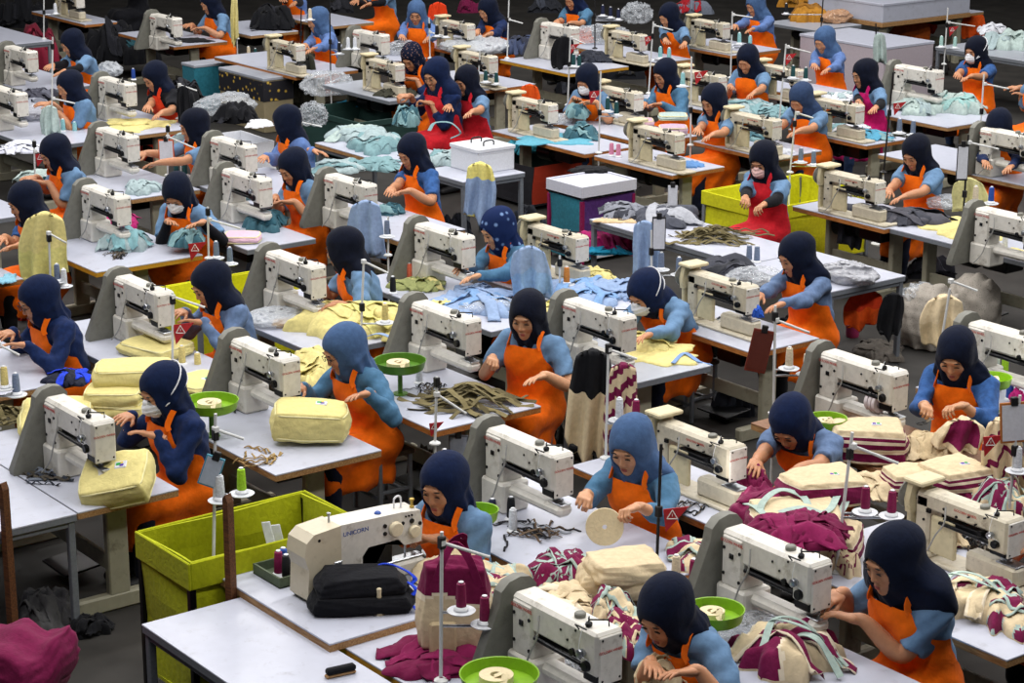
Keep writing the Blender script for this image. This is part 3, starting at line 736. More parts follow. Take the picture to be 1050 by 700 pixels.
ML = {'c7': 'half hidden sewing machine behind the stitched yellow lunch bag at the left',
      'c8': 'cream sewing machine whose end plate points at the worker in glasses and slate scarf', 'c9': 'cream sewing machine behind the pile of khaki straps',
      'c10': 'cream sewing machine left of the masked worker leaning over a yellow panel', 'c11': 'slim sewing machine with a small blue cloth on its head',
      'd12': 'cream sewing machine behind the red pennant and left of the lime cloth bin', 'd13': 'cream sewing machine beside the worker turned away, plastic film at its foot',
      'd14': 'cream sewing machine left of the batik scarf worker sewing light blue cloth', 'dx': 'unattended slim sewing machine behind the hanging light blue cloth',
      'd37': 'slim sewing machine left of the black scarf worker sewing charcoal cloth', 'dr': 'cream sewing machine with black handwheel cut by the right edge', 'e17': 'cream sewing machine beside the capped worker, pale teal pouch below it',
      'e18': 'cream sewing machine above the folded pink cloth', 'e19': 'cream sewing machine left of the worker with the patterned shoulder scarf', 'e35': 'slim sewing machine behind the two pink thread cones',
      'e39': 'sewing machine in front of the dusky scarf worker bending over pale cloth', 'e40': 'slim sewing machine left of the magenta apron', 'e42': 'wide cream sewing machine above the tangled mint cloth at the right',
      'f20': 'sewing machine cut by the left edge above crumpled grey film', 'f21': 'aged sewing machine at the arms of the black scarf worker', 'f22': 'sewing machine left of the worker turned away in the upper left',
      'f33': 'slim sewing machine with a maroon cone, left of the worker holding a teal pouch', 'f34': 'slim sewing machine left of the worker in long blue sleeves, upper middle', 'f43': 'slim sewing machine in front of the dark violet scarf worker',
      'f41': 'slim sewing machine below the slate scarf worker with folded arms', 'g23': 'sewing machine cut by the upper left edge beside a reaching hand', 'g25': 'tall sewing machine left of the rust red apron', 'g28': 'slim sewing machine left of the worker in dark floral scarf',
      'gx': 'unattended slim sewing machine under clear plastic, upper middle', 'g30': 'sewing machine below the red orange cloth hung on a stand', 'g46': 'unattended aged sewing machine with black cloth beside its head', 'g44': 'aged sewing machine behind the navy cones at the top',
      'g45': 'slim sewing machine left of the topmost slate scarf worker', 'g29': 'aged sewing machine behind the white cones at the top', 'g32': 'sewing machine left of the seated slate scarf worker in profile at the top', 'g31': 'sewing machine left of the topmost worker in blue jeans',
      'b2': 'cream sewing machine between two workers, no cloth under its needle', 'b5': 'slim sewing machine with tall cream belt cover beside the bent worker', 'b6': 'cream sewing machine with a roll of tape on its arm above the green bowl',
      'bn': 'cream sewing machine cut by the right edge behind the scissors worker', 'a3': 'cream sewing machine at the bottom edge left of the lowest worker', 'a4': 'cream sewing machine at the hands of the large worker at the lower right',
      'an': 'slim sewing machine with lit cream belt panel at the right edge', 'e38': 'sewing machine cut by the right edge beside the masked worker', 'gw': 'sewing machine at the very top left behind a white cone'}
for k, (a, kind) in MA.items(): machine(a, ML[k], kind)
def needle(k):
    a = MA[k][0]; zs = ZS[MA[k][1]]; w = at(a[0], a[1], .70+.425*zs); return np.array([w[0]-.05, w[1], .70+.17*zs])
def nh(k, dl=(.10, .05), dr=(-.10, .07), z=.0):
    w = needle(k); return [(w[0]+dr[0], w[1]+dr[1], w[2]+.015+z, 'w'), (w[0]+dl[0], w[1]+dl[1], w[2]+.015+z, 'w')]
def HP(*h):
    return [None if p is None else (*at(*p), 'w') for p in h]
_person = person
def worker(key, px, label, hands=None, mk=None, **kw):
    if hands is None and mk: hands = nh(mk)
    elif hands is not None: hands = HP(*hands)
    yaw = kw.get('yaw', 0)
    # hands arrive as world points and are turned into the worker's own frame inside person()
    return _person(key, px, label, hands=hands, **kw)
W = worker
W(1, (455, 465), 'worker in navy scarf looking down at the big bar tacking machine', mk=None, hands=[(408, 553, .84), (424, 562, .84)], grip=('pinch', 'pinch'), yaw=12, lean=8, pitch=16, turn=8, tuck=True, hij='blue', shirt='blue')
W(2, (648, 427), 'worker in slate scarf holding a round cream disc', hands=[(597, 522, .92), (638, 534, .92)], grip=('grip', 'grip'), yaw=14, lean=12, pitch=22, turn=8, hij='slate', shirt='denim', sleeve='mid', skin=2)
W(3, (683, 592), 'lowest worker in navy scarf, cut by the bottom edge', hands=[(668, 700, .86), (690, 706, .86)], yaw=5, lean=24, pitch=30, turn=6, tuck=True, hij='navy', shirt='blue')
W(4, (918, 537), 'large worker in long navy scarf at the lower right, sewing maroon straps', hands=[(842, 628, .86), (852, 640, .84)], grip=('pinch', 'flat'), yaw=0, lean=16, pitch=18, turn=-6, drape=1.28, hij='navy', shirt='blue', size=1.06)
W(5, (812, 406), 'worker bent far forward over a heap of maroon bags', hands=[(768, 492, .84), (800, 497, .86)], yaw=14, lean=34, pitch=42, turn=4, tuck=True, hij='blue', shirt='gray')
W(6, (982, 337), 'worker cutting an open cream bag with scissors', hands=[(950, 428, .86), (972, 427, .88)], grip=('grip', 'pinch'), yaw=18, lean=12, pitch=28, turn=8, hij='navy', shirt='mid', sleeve='mid', skin=2)
W(7, (165, 372), 'masked worker in navy sleeves behind the stitched yellow lunch bag', hands=[(120, 440, .9), (140, 455, .86)], yaw=2, lean=10, pitch=20, turn=2, mask='white', strap=True, tuck=True, hij='blue', shirt='navy', sleeve='long')
W(8, (352, 332), 'worker in glasses and slate scarf holding a yellow lunch bag', hands=[(299, 408, .86), (365, 417, .90)], yaw=0, lean=16, pitch=24, turn=-8, glasses=True, tuck=True, hij='slate', shirt='denim', sleeve='long')
W(9, (541, 298), 'worker in black scarf facing the camera with a hand at her waist', hands=[(503, 380, .84), (546, 397, .80)], grip=('grip', 'flat'), yaw=24, lean=6, pitch=16, turn=8, tuck=True, hij='black', shirt='blue', skin=2)
W(10, (662, 277), 'masked worker leaning low over a yellow panel, white strap on her scarf', hands=[(622, 348, .86), (655, 352, .80)], grip=('pinch', 'flat'), yaw=4, lean=36, pitch=30, turn=2, mask='white', strap=True, tuck=True, hij='blue', shirt='blue', sleeve='long')
W(11, (817, 239), 'worker in grey blue sleeves and navy scarf beside the slim machine with blue cloth', mk='c11', yaw=-4, lean=14, pitch=22, turn=-6, hij='navy', shirt='gray', sleeve='long', drape=1.1)
W(12, (215, 268), 'worker in lavender sleeves beside the red pennant and lime bin', hands=[(178, 330, .86), (190, 338, .86)], yaw=-2, lean=16, pitch=26, turn=-4, hij='navy', shirt='gray', sleeve='long')
W(13, (352, 232), 'worker turned away beside the plastic film, blue short sleeves', hands=[(313, 295, .86), (330, 322, .80)], yaw=-24, lean=12, pitch=14, turn=-26, hij='black', shirt='blue')
W(14, (510, 213), 'worker in blue batik scarf sewing light blue cloth', hands=[(470, 282, .84), (478, 290, .84)], yaw=-2, lean=16, pitch=24, turn=-4, tuck=True, hij='batik', shirt='denim', sleeve='long', skin=2)
W(15, (38, 283), 'worker in glasses and navy sleeves near the left edge', hands=[(0, 352, .84), (8, 362, .84)], yaw=-2, lean=14, pitch=22, turn=-2, glasses=True, tuck=True, hij='blue', shirt='navy', sleeve='long', far=1)
W(16, (24, 186), 'worker at the left edge behind the hanging yellow cloth', hands=[(-2, 252, .86), (8, 260, .84)], yaw=-4, lean=12, pitch=22, turn=-4, hij='navy', shirt='mid', far=1)
W(17, (181, 178), 'worker with a dark cap over her scarf working on a teal pouch', hands=[(175, 236, .86), (200, 238, .88)], yaw=26, lean=16, pitch=38, turn=10, mask='white', tuck=True, hij='navy', shirt='blue', cover=True, far=1)
W(18, (300, 152), 'worker in navy scarf sewing dark teal cloth above the pink folded cloth', hands=[(278, 210, .86), (286, 214, .84)], yaw=0, lean=12, pitch=28, turn=6, tuck=True, hij='navy', shirt='blue', far=1)
W(19, (422, 137), 'worker with a patterned scarf end over her navy sleeve', hands=[(396, 204, .84), (408, 203, .84)], yaw=0, lean=8, pitch=26, turn=6, hij='navy', shirt='mid', far=1)
W(20, (55, 138), 'worker in navy scarf at the left behind the red pennant stand', mk=None, hands=[(25, 190, .82), (36, 192, .82)], yaw=-2, lean=14, pitch=24, turn=0, hij='navy', shirt='blue', far=1)
W(21, (198, 111), 'worker in black scarf with both forearms reaching to her machine', hands=[(138, 163, .86), (150, 172, .84)], yaw=-6, lean=8, pitch=16, turn=-8, hij='black', shirt='blue', far=1)
W(22, (293, 107), 'worker turned away whose apron shows behind the black pouch stand', hands=[(268, 167, .82), (330, 166, .80)], yaw=-8, lean=8, pitch=14, turn=-50, hij='navy', shirt='lav', sleeve='long', far=1)
W(23, (70, 72), 'worker in navy scarf and orange apron above the mint cloth at left', hands=[(40, 112, .84), (48, 120, .82)], yaw=0, lean=12, pitch=18, turn=4, hij='navy', shirt='blue', far=2)
W(24, (73, 30), 'worker at upper left stretching one hand towards grey film', hands=[(40, 75, .86), (42, 85, .82)], yaw=-4, lean=16, pitch=24, turn=-2, hij='navy', shirt='blue', cover=True, far=2)
W(25, (158, 63), 'worker in rust red apron beside the stack of yellow flat panels', hands=[(146, 122, .80), (160, 122, .80)], yaw=0, lean=14, pitch=28, turn=4, hij='navy', shirt='black', apron='rust', far=1)
W(26, (447, 59), 'worker in navy sleeves and red apron holding a teal cloth piece', hands=[(408, 105, .92), (428, 110, .90)], grip=('pinch', 'pinch'), yaw=2, lean=8, pitch=20, turn=10, drape=1.2, hij='blue', shirt='navy', sleeve='mid', apron='red', far=1, size=1.08)
W(27, (478, 67), 'worker in blue short sleeves and red apron bending a teal strap', hands=[(440, 128, .90), (458, 140, .86)], yaw=4, lean=8, pitch=18, turn=6, hij='black', shirt='blue', apron='red', far=1)
W(28, (422, 44), 'worker in dark floral scarf bent over at the upper middle', hands=[(404, 84, .82), (414, 86, .82)], yaw=14, lean=20, pitch=34, turn=8, tuck=True, hij='floral', shirt='navy', sleeve='mid', far=1)
W(29, (427, 0), 'worker in slate scarf facing the camera behind the floral scarf worker', hands=[(408, 50, .86), (434, 52, .84)], yaw=34, lean=6, pitch=20, turn=12, hij='slate', shirt='lav', sleeve='long', far=1)
W(30, (500, -3), 'worker in navy sleeves at the top edge right of the red cloth', hands=[(486, 38, .84), (494, 40, .84)], yaw=2, lean=16, pitch=26, turn=4, hij='navy', shirt='navy', sleeve='mid', far=2)
W(31, (215, -10), 'topmost worker in blue jeans smoothing black cloth', hands=[(190, 30, .80), (200, 33, .80)], yaw=-2, lean=12, pitch=24, turn=0, hij='navy', shirt='blue', far=2)
W(32, (325, 7), 'slate scarf worker in profile seated at the top beside a dark pole', hands=[(306, 55, .82), (312, 57, .82)], yaw=-4, lean=10, pitch=18, turn=-4, hij='slate', shirt='lav', sleeve='long', far=2)
W(33, (602, 66), 'worker with lowered mask holding a teal pouch, upper middle', hands=[(590, 108, .88), (600, 111, .88)], yaw=16, lean=12, pitch=30, turn=4, tuck=True, hij='navy', shirt='blue', mask='white', far=2)
W(34, (682, 60), 'worker in long blue sleeves behind a red pennant, upper middle', hands=[(658, 111, .82), (668, 112, .82)], yaw=-2, lean=12, pitch=22, turn=4, hij='navy', shirt='denim', sleeve='long', far=1)
W(35, (732, 86), 'worker in navy scarf sewing at the table behind the covered white bin', hands=[(700, 158, .84), (708, 155, .84)], yaw=-2, lean=8, pitch=24, turn=4, hij='navy', shirt='blue', far=1)
W(36, (783, 145), 'worker in red apron and pink mask beside the lime cloth box', hands=[(760, 224, .82), (768, 224, .82)], grip=('pinch', 'pinch'), yaw=8, lean=6, pitch=26, turn=8, hij='black', shirt='blue', apron='red', mask='pink', cover=True, far=1)
W(37, (940, 138), 'worker in black scarf sewing charcoal cloth', hands=[(905, 206, .82), (912, 211, .80)], yaw=2, lean=10, pitch=28, turn=4, hij='black', shirt='blue', far=1)
W(38, (1025, 112), 'masked worker in navy sleeves at the right edge', hands=[(1012, 178, .82), (1030, 182, .82)], yaw=14, lean=10, pitch=26, turn=4, hij='navy', shirt='navy', sleeve='long', mask='white', far=1)
W(39, (822, 85), 'dusky scarf worker bending over pale cloth behind a pole', hands=[(793, 138, .82), (802, 145, .82)], yaw=8, lean=18, pitch=30, turn=4, hij='dusk', shirt='blue', far=2)
W(40, (887, 60), 'worker in magenta apron', hands=[(880, 128, .80), (890, 130, .80)], yaw=-8, lean=10, pitch=16, turn=-8, hij='black', shirt='blue', apron='magenta', cover=True, far=1)
W(41, (846, 27), 'slate scarf worker with folded arms in the upper right', hands=[(832, 80, .84), (836, 84, .82)], yaw=2, lean=10, pitch=24, turn=4, hij='slate', shirt='lav', sleeve='long', far=2)
W(42, (1001, 37), 'masked worker with white strap on her scarf holding mint cloth', hands=[(980, 82, .90), (986, 84, .90)], yaw=4, lean=6, pitch=14, turn=-2, mask='white', strap=True, hij='black', shirt='mid', far=1)
W(43, (767, 46), 'dark violet scarf worker looking down in the upper middle', hands=[(748, 94, .82), (768, 101, .82)], yaw=12, lean=10, pitch=28, turn=8, hij='navy', shirt='blue', far=2)
W(44, (686, 3), 'worker in navy scarf below the top edge beside clear plastic', hands=[(684, 54, .80), (702, 57, .80)], yaw=0, lean=12, pitch=24, turn=0, hij='navy', shirt='blue', cover=True, far=2)
W(45, (775, -8), 'topmost slate scarf worker in lavender sleeves', hands=[(732, 40, .82), (750, 42, .82)], yaw=-2, lean=12, pitch=22, turn=2, hij='slate', shirt='lav', sleeve='long', far=2)
W(46, (588, -14), 'worker in teal blue scarf cut by the top edge', hands=[(570, 26, .84), (578, 28, .84)], yaw=10, lean=10, pitch=22, turn=4, hij='blue', shirt='denim', far=2)
W(47, (296, -30), 'worker at the top edge pulling black cloth, black arm sleeves', hands=[(283, 8, .95), (292, 14, .9)], yaw=0, lean=8, pitch=22, turn=0, hij='navy', shirt='lav', cover=True, far=2)
W(48, (388, -32), 'worker at the top edge in orange apron, head out of frame', hands=[(362, 5, .84), (372, 8, .84)], yaw=0, lean=8, pitch=22, turn=0, hij='navy', shirt='blue', cover=True, far=2)
W(49, (132, -42), 'person in black clothes at the top left, head out of frame', hands=[(104, 3, .9), (110, 8, .86)], yaw=-4, lean=8, pitch=22, turn=0, hij='black', shirt='black', apron='black', far=2)
W(50, (1064, 60), 'worker cut by the right edge behind the mint cloth', hands=[(1036, 98, .84), (1042, 100, .84)], yaw=0, lean=10, pitch=24, turn=0, hij='navy', shirt='blue', far=2)
W(51, (1092, 476), 'worker cut by the right edge at the lit cream machine', hands=[(1040, 568, .86), (1050, 575, .84)], yaw=0, lean=16, pitch=24, turn=0, hij='navy', shirt='blue', far=2)
# ------------------------------------------------------------------ tables
TABLES = [  # x0, x1, y0, y1, edge, top, legs, label
 (-8.95, -7.45, 4.49, 5.09, 'grey', 'white', 'pipe', 'empty white table with grey steel frame at the bottom left corner of the lime bin'),
 (-12.2, -10.52, 4.32, 4.92, 'grey', 'white', 'pipe', 'plain white steel table at the left edge below the half hidden machine'),
 (-9.50, -8.20, 5.10, 5.82, 'wood', 'white', 'T', 'white table with raw ply edge carrying the bar tacking machine'),
 (-8.12, -6.30, 5.13, 5.72, 'yellow', 'white', 'T', 'white table of the lowest worker, maroon scraps along it'),
 (-9.50, -8.20, 6.40, 7.02, 'orange', 'white', 'T', 'white table in front of the worker with the round disc'),
 (-9.50, -8.10, 7.59, 8.16, 'orange', 'white', 'T', 'white table under the slim machine beside the bent worker'),
 (-7.42, -5.95, 6.36, 7.02, 'yellow', 'white', 'T', 'white table of the large worker at the lower right'),
 (-7.42, -6.14, 7.57, 8.22, 'wood', 'white', 'T', 'white table at the right edge with the lit machine'),
 (-9.45, -8.10, 9.03, 9.72, 'wood', 'brown', 'T', 'brown topped table with striped cream bags'),
 (-9.35, -8.10, 10.35, 10.95, 'wood', 'white', 'T', 'white table behind the scissors worker at the right edge'),
 (-12.1, -10.53, 4.93, 5.56, 'wood', 'white', 'T', 'white table with the stitched yellow lunch bag on its corner'),
 (-11.75, -10.40, 6.12, 6.86, 'wood', 'white', 'T', 'white table with worn ply edge under the lifted yellow lunch bag'),
 (-11.75, -10.50, 7.46, 8.14, 'orange', 'white', 'T', 'white table with orange edge and khaki strap pile'),
 (-11.60, -10.60, 8.70, 9.42, 'grey', 'grey', 'T', 'grey topped table under the yellow panel'),
 (-11.80, -10.55, 10.03, 10.66, 'orange', 'white', 'T', 'white table with orange edge at the worker in grey blue sleeves'),
 (-14.1, -12.45, 6.36, 7.00, 'grey', 'white', 'T', 'white table covered by yellow flat bags, left'),
 (-13.9, -12.45, 7.62, 8.26, 'grey', 'white', 'T', 'white table under yellow cloth and the turned away worker'),
 (-13.9, -12.30, 8.95, 9.58, 'grey', 'white', 'T', 'white table with light blue cloth of the batik scarf worker'),
 (-13.3, -11.9, 9.75, 10.40, 'grey', 'white', 'T', 'white table under the unattended machine and light blue cloth'),
 (-14.4, -12.42, 11.69, 12.40, 'grey', 'white', 'pipe', 'long white table with khaki strips and grey scarf cloth'),
 (-12.40, -11.40, 11.62, 12.44, 'grey', 'white', 'pipe', 'steel legged table with a clear bag of grey scraps'),
 (-13.72, -12.62, 13.46, 14.16, 'orange', 'white', 'T', 'white table with orange edge and charcoal cloth'),
 (-12.60, -11.00, 13.52, 14.2, 'grey', 'white', 'T', 'white table with yellow flat pieces at the right edge'),
 (-14.4, -12.9, 5.15, 5.78, 'wood', 'white', 'T', 'white table of the worker in glasses at the left edge'),
 (-17.0, -15.66, 6.18, 6.90, 'orange', 'white', 'T', 'white table with orange edge cut by the left edge'),
 (-16.6, -15.30, 7.44, 8.22, 'yellow', 'white', 'T', 'white table with yellow edge and a pale teal pouch'),
 (-16.5, -15.22, 8.76, 9.42, 'grey', 'white', 'T', 'white table with folded pink cloth'),
 (-16.2, -14.75, 9.92, 10.62, 'wood', 'white', 'T', 'white table of the worker with patterned scarf end'),
 (-16.53, -15.36, 13.47, 14.14, 'orange', 'white', 'T', 'white table with orange edge behind the covered white bin'),
 (-16.5, -15.37, 14.89, 15.45, 'orange', 'white', 'T', 'white table with pale teal cloth of the dusky scarf worker'),
 (-16.4, -15.27, 16.01, 16.6, 'orange', 'white', 'T', 'white table with orange edge at the magenta apron'),
 (-16.6, -15.45, 17.38, 18.2, 'wood', 'white', 'T', 'white table with tangled mint cloth'),
 (-14.9, -13.2, 15.9, 16.6, 'wood', 'white', 'T', 'white table cut by the right edge beside the masked worker'),
 (-18.9, -17.5, 7.30, 7.95, 'grey', 'white', 'T', 'white table at the left behind the red pennant'),
 (-18.9, -17.5, 8.9, 9.6, 'wood', 'white', 'T', 'white table with stacked yellow flat panels'),
 (-18.0, -16.6, 9.85, 10.45, 'grey', 'white', 'T', 'white table of the turned away worker in the upper left'),
 (-18.7, -17.05, 11.62, 12.35, 'wood', 'white', 'pipe', 'long white table heaped with teal cloth'),
 (-17.0, -16.3, 11.71, 12.44, 'grey', 'white', 'pipe', 'steel legged white table with the foam box on it'),
 (-18.2, -16.65, 13.45, 14.10, 'orange', 'white', 'T', 'white table with teal cloth below the lowered mask worker'),
 (-18.2, -16.7, 14.35, 14.98, 'orange', 'white', 'T', 'white table with folded pink and mint cloth'),
 (-18.9, -17.0, 16.0, 16.6, 'orange', 'white', 'T', 'white table of the dark violet scarf worker'),
 (-19.0, -17.2, 17.5, 18.2, 'orange', 'white', 'T', 'white table below the slate scarf worker with folded arms'),
 (-24.9, -23.3, 10.75, 11.4, 'grey', 'white', 'T', 'white table at the upper left edge before a reaching hand'),
 (-21.6, -20.2, 9.25, 9.95, 'grey', 'white', 'T', 'white table of crumpled grey film, upper left'),
 (-21.6, -20.2, 10.4, 11.05, 'wood', 'white', 'T', 'white table left of the rust red apron'),
 (-21.7, -20.3, 13.57, 14.2, 'grey', 'grey', 'T', 'grey table of the dark floral scarf worker'),
 (-21.6, -20.33, 14.83, 15.6, 'orange', 'white', 'T', 'white table under clear plastic, upper middle'),
 (-21.95, -20.57, 16.35, 17.2, 'yellow', 'white', 'T', 'white table with black cloth and yellow edge, upper middle'),
 (-22.1, -20.55, 17.75, 18.3, 'wood', 'white', 'T', 'white table with teal cones below the topmost navy scarf worker'),
 (-21.7, -20.45, 19.0, 19.75, 'orange', 'white', 'T', 'white table of the topmost slate scarf worker'),
 (-24.3, -22.44, 13.63, 14.5, 'orange', 'white', 'T', 'white table of the seated slate scarf worker at the top'),
 (-24.2, -22.6, 14.9, 15.6, 'orange', 'white', 'T', 'white table with white cones at the top'),
 (-28.5, -26.8, 10.5, 12.58, 'grey', 'white', 'pipe', 'white steel table cut by the upper left edge'),
 (-24.0, -22.5, 16.4, 17.0, 'orange', 'white', 'T', 'white table at the top right of the red orange cloth'),
 (-26.9, -25.35, 13.6, 14.4, 'orange', 'white', 'T', 'white table with flat black cloth at the top'),
 (-29.6, -27.9, 13.6, 14.1, 'orange', 'white', 'T', 'white table at the top left under white cone'),
 (-26.9, -25.6, 14.9, 15.65, 'wood', 'white', 'T', 'white table before the worker pulling black cloth'),
 (-27.0, -25.7, 16.2, 16.95, 'wood', 'white', 'T', 'white table at the top edge left of the white cones'),
 (-22.4, -21.4, 21.3, 22.2, 'grey', 'grey', 'T', 'grey table with a mustard bundle at the upper right'),
 (-19.4, -17.4, 21.5, 22.3, 'grey', 'grey', 'pipe', 'grey table of the far mint heap at the right edge'),
 (-22.8, -21.3, 23.9, 24.6, 'wood', 'white', 'T', 'white table at the far upper right with orange apron'),
]
# stools: one under every seated worker near the camera
for k, lab in ((8, 'worn stool behind the worker in glasses and slate scarf'), (10, 'stool under the masked worker leaning over yellow panel'), (9, 'stool under the worker facing the camera with hand at waist'), (2, 'stool under the worker holding the round disc'),
               (5, 'stool under the worker bent over maroon bags'), (7, 'stool under the masked worker in navy sleeves')):
    p = PEOPLE[k]; w = p['world']((0, .04, 0)); r = empty('stool', (w[0], w[1], 0), p['root'].rotation_euler.z); tag(r, lab, 'stool'); inst(STOOL, r)
# ------------------------------------------------------------------ floor and light
fl = MB(); fl.box((-45, -4, -.2), (4, 40, 0)); fo = link('floor', fl.mesh('floor', mat('floor_concrete', '34322f', .75, 'concrete', scale=3, var=.35))); fo['kind'] = 'structure'
for nm, lo, hi, c in (('ceiling', (-45, -4, 9.6), (4, 40, 9.8), '8c8c88'), ('wall_left', (-45.2, -4, 0), (-45, 40, 9.6), '77777a'), ('wall_back', (-45, 40, 0), (4, 40.2, 9.6), '77777a')):
    b = MB(); b.box(lo, hi, 0); o = link(nm, b.mesh(nm, mat('paint_'+nm, c, .8, scale=2, var=.1))); o['kind'] = 'structure'
wd = bpy.data.worlds.new('hall'); S.world = wd; wd.use_nodes = True
wd.node_tree.nodes['Background'].inputs[0].default_value = (.75, .82, 1, 1); wd.node_tree.nodes['Background'].inputs[1].default_value = .05
def lamp(x, y, z, sx, sy, e):
    l = bpy.data.lights.new('hall_lamp', 'AREA'); l.shape = 'RECTANGLE'; l.size = sx; l.size_y = sy; l.energy = e; l.color = (1, .97, .95)
    o = bpy.data.objects.new('hall_lamp', l); COL.objects.link(o); o.location = (x, y, z)
for i, x in enumerate((-4.5, -9.5, -14.5, -19.5, -24.5)):
    for y in (3, 9, 15, 21): lamp(x, y, 8.2, .9, 4.5, 262)
S.view_settings.view_transform = 'Standard'; S.view_settings.look = 'None'; S.view_settings.gamma = 1; S.view_settings.exposure = 0.0
# ------------------------------------------------------------------ clutter: shapes
def rag_mesh(seed, w, d, h, mats, folds=6, n=40, ridge=.55, square=.0, stripe=None, strips=None):
    """a crumpled piece of cloth lying on z = 0, with loose folded lengths of itself on top"""
    r = np.random.default_rng(seed)
    u = np.linspace(-1, 1, n); U, Vv = np.meshgrid(u, u, indexing='ij')
    a = np.arctan2(Vv, U); m = np.maximum(np.abs(U), np.abs(Vv)); rad = np.sqrt(U*U+Vv*Vv)+1e-9
    k = m/rad; k = k*(1-square)+square*1.0
    out = 1+.14*np.sin(3*a+r.uniform(0, 6))+.09*np.sin(5*a+r.uniform(0, 6))+.07*np.sin(9*a+r.uniform(0, 6))+.05*np.sin(14*a+r.uniform(0, 6))
    X = U*k*out; Y = Vv*k*out
    P = np.stack([X, Y, np.zeros_like(X)], -1).reshape(-1, 3)
    th = r.uniform(0, 3.14); q = P[:, 0]*math.cos(th)+P[:, 1]*math.sin(th)+.30*vnoise(P, 2.2, seed+1)
    q2 = -P[:, 0]*math.sin(th)+P[:, 1]*math.cos(th)+.35*vnoise(P, 2.4, seed+2)
    f = ridge*np.abs(np.cos(q*folds*.62))**.7+(1-ridge)*.5*(1+vnoise(P, 2.6, seed+3))+.20*np.abs(np.cos(q2*folds*.8+2))+.20*np.abs(np.cos(q*folds*1.7+1.3*q2*folds*.4+1))
    env = np.clip(1-m.reshape(-1)**5, 0, 1)**.5
    Z = h*(.14+.80*np.clip(f, 0, 1.4))*env+.003
    Zg = Z.reshape(n, n)
    Zp = np.pad(Zg, 1, mode='edge'); Zg = (3*Zg+Zp[:-2, 1:-1]+Zp[2:, 1:-1]+Zp[1:-1, :-2]+Zp[1:-1, 2:])/7
    Z = np.maximum(Zg.reshape(-1)+vnoise(P, 11, seed+5)*h*.04*env, .003)
    P[:, 0] += .10*vnoise(P, 4, seed+6)*env; P[:, 1] += .10*vnoise(P, 4, seed+7)*env
    V = np.stack([P[:, 0]*w/2, P[:, 1]*d/2, Z], 1)
    idx = np.arange(n*n).reshape(n, n)
    F = np.stack([idx[:-1, :-1], idx[1:, :-1], idx[1:, 1:], idx[:-1, 1:]], -1).reshape(-1, 4)
    rim = np.concatenate([idx[0, :], idx[1:, -1], idx[-1, -2::-1], idx[-2:0:-1, 0]]); nb = len(rim); base = V[rim].copy(); base[:, 2] = 0
    VV = [V, base]; j = np.arange(nb); FF = [F, np.stack([rim[j], rim[(j+1) % nb], n*n+(j+1) % nb, n*n+j], 1)]
    nm = len(mats)
    if stripe is not None: mi = [stripe(q.reshape(-1)[F].mean(1), q2.reshape(-1)[F].mean(1), r), np.zeros(nb, int)]
    else: mi = [np.zeros(len(F), int), np.zeros(nb, int)]
    cnt = n*n+nb; top = V
    ns = strips if strips is not None else (0 if h < .035 else 3+int(6*min(1, w*d/.12)))
    pip = nm == 3 and stripe is not None
    for s_ in range(ns):
        L = r.uniform(.7, 1.3)*max(.08, min(w, .5)); ww = r.uniform(.16, .34)*min(max(w, d), .45); t = r.uniform(0, 6.28); bend = r.uniform(-1.8, 1.8)
        pos = np.array([r.uniform(-.55, .55)*w/2, r.uniform(-.55, .55)*d/2]); nu, nv = 14, 7
        pos = pos-np.array([math.cos(t), math.sin(t)])*L*.4; G = np.zeros((nu, nv, 3)); tt = t
        ph = r.uniform(0, 6.28, 3); lift = r.uniform(.006, .02)+.25*h*r.random()
        for i in range(nu):
            dv = np.array([math.cos(tt), math.sin(tt)]); sv = np.array([-dv[1], dv[0]])
            for k_ in range(nv):
                v = (k_/(nv-1)-.5)*ww*(1-.35*abs(math.sin(2.2*i/nu+ph[0]))); p = pos+sv*v
                p = np.array([np.clip(p[0], -w*.58, w*.58), np.clip(p[1], -d*.62, d*.62)])
                dd = ((top[:, 0]-p[0])**2+(top[:, 1]-p[1])**2); near = np.argpartition(dd, 6)[:6]
                zz = top[near, 2].mean() if dd[near].min() < .004 else .004
                G[i, k_] = [p[0], p[1], zz+.006+lift*math.sin(math.pi*i/(nu-1))*(.6+.4*math.cos(3.5*v/ww+ph[1]))+.006*math.sin(1.6*i+ph[2])*math.cos(9*v/ww)]
            pos = pos+dv*L/(nu-1); tt += bend/(nu-1)
        G2 = G.copy(); G2[..., 2] -= .005
        ii = np.arange(nu*nv).reshape(nu, nv); f1 = np.stack([ii[:-1, :-1], ii[1:, :-1], ii[1:, 1:], ii[:-1, 1:]], -1).reshape(-1, 4)
        rm = np.concatenate([ii[0, :], ii[1:, -1], ii[-1, -2::-1], ii[-2:0:-1, 0]]); jj = np.arange(len(rm)); off = nu*nv
        sd = np.stack([rm[jj], rm[(jj+1) % len(rm)], off+rm[(jj+1) % len(rm)], off+rm[jj]], 1)
        c = int(r.integers(nm if not pip else 2)); m1 = np.full(len(f1), c)
        if pip: vv = (np.arange(len(f1)) % (nv-1)); m1[(vv == 0) | (vv == nv-2)] = 2
        VV += [G.reshape(-1, 3), G2.reshape(-1, 3)]; FF += [f1+cnt, f1[:, ::-1]+cnt+off, sd+cnt]; mi += [m1, np.full(len(f1), c), np.full(len(sd), 2 if pip else c)]; cnt += 2*off
    return mk_mesh('cloth', np.vstack(VV), [np.vstack(FF)], mats, np.concatenate(mi))
def st_maroon(a, b, r):
    t = (a*1.5+.25*b+.15*np.sin(b*5)) % 1.0
    return np.where((t < .07) | ((t > .5) & (t < .57)), 2, np.where(t < .5, 1, 0))
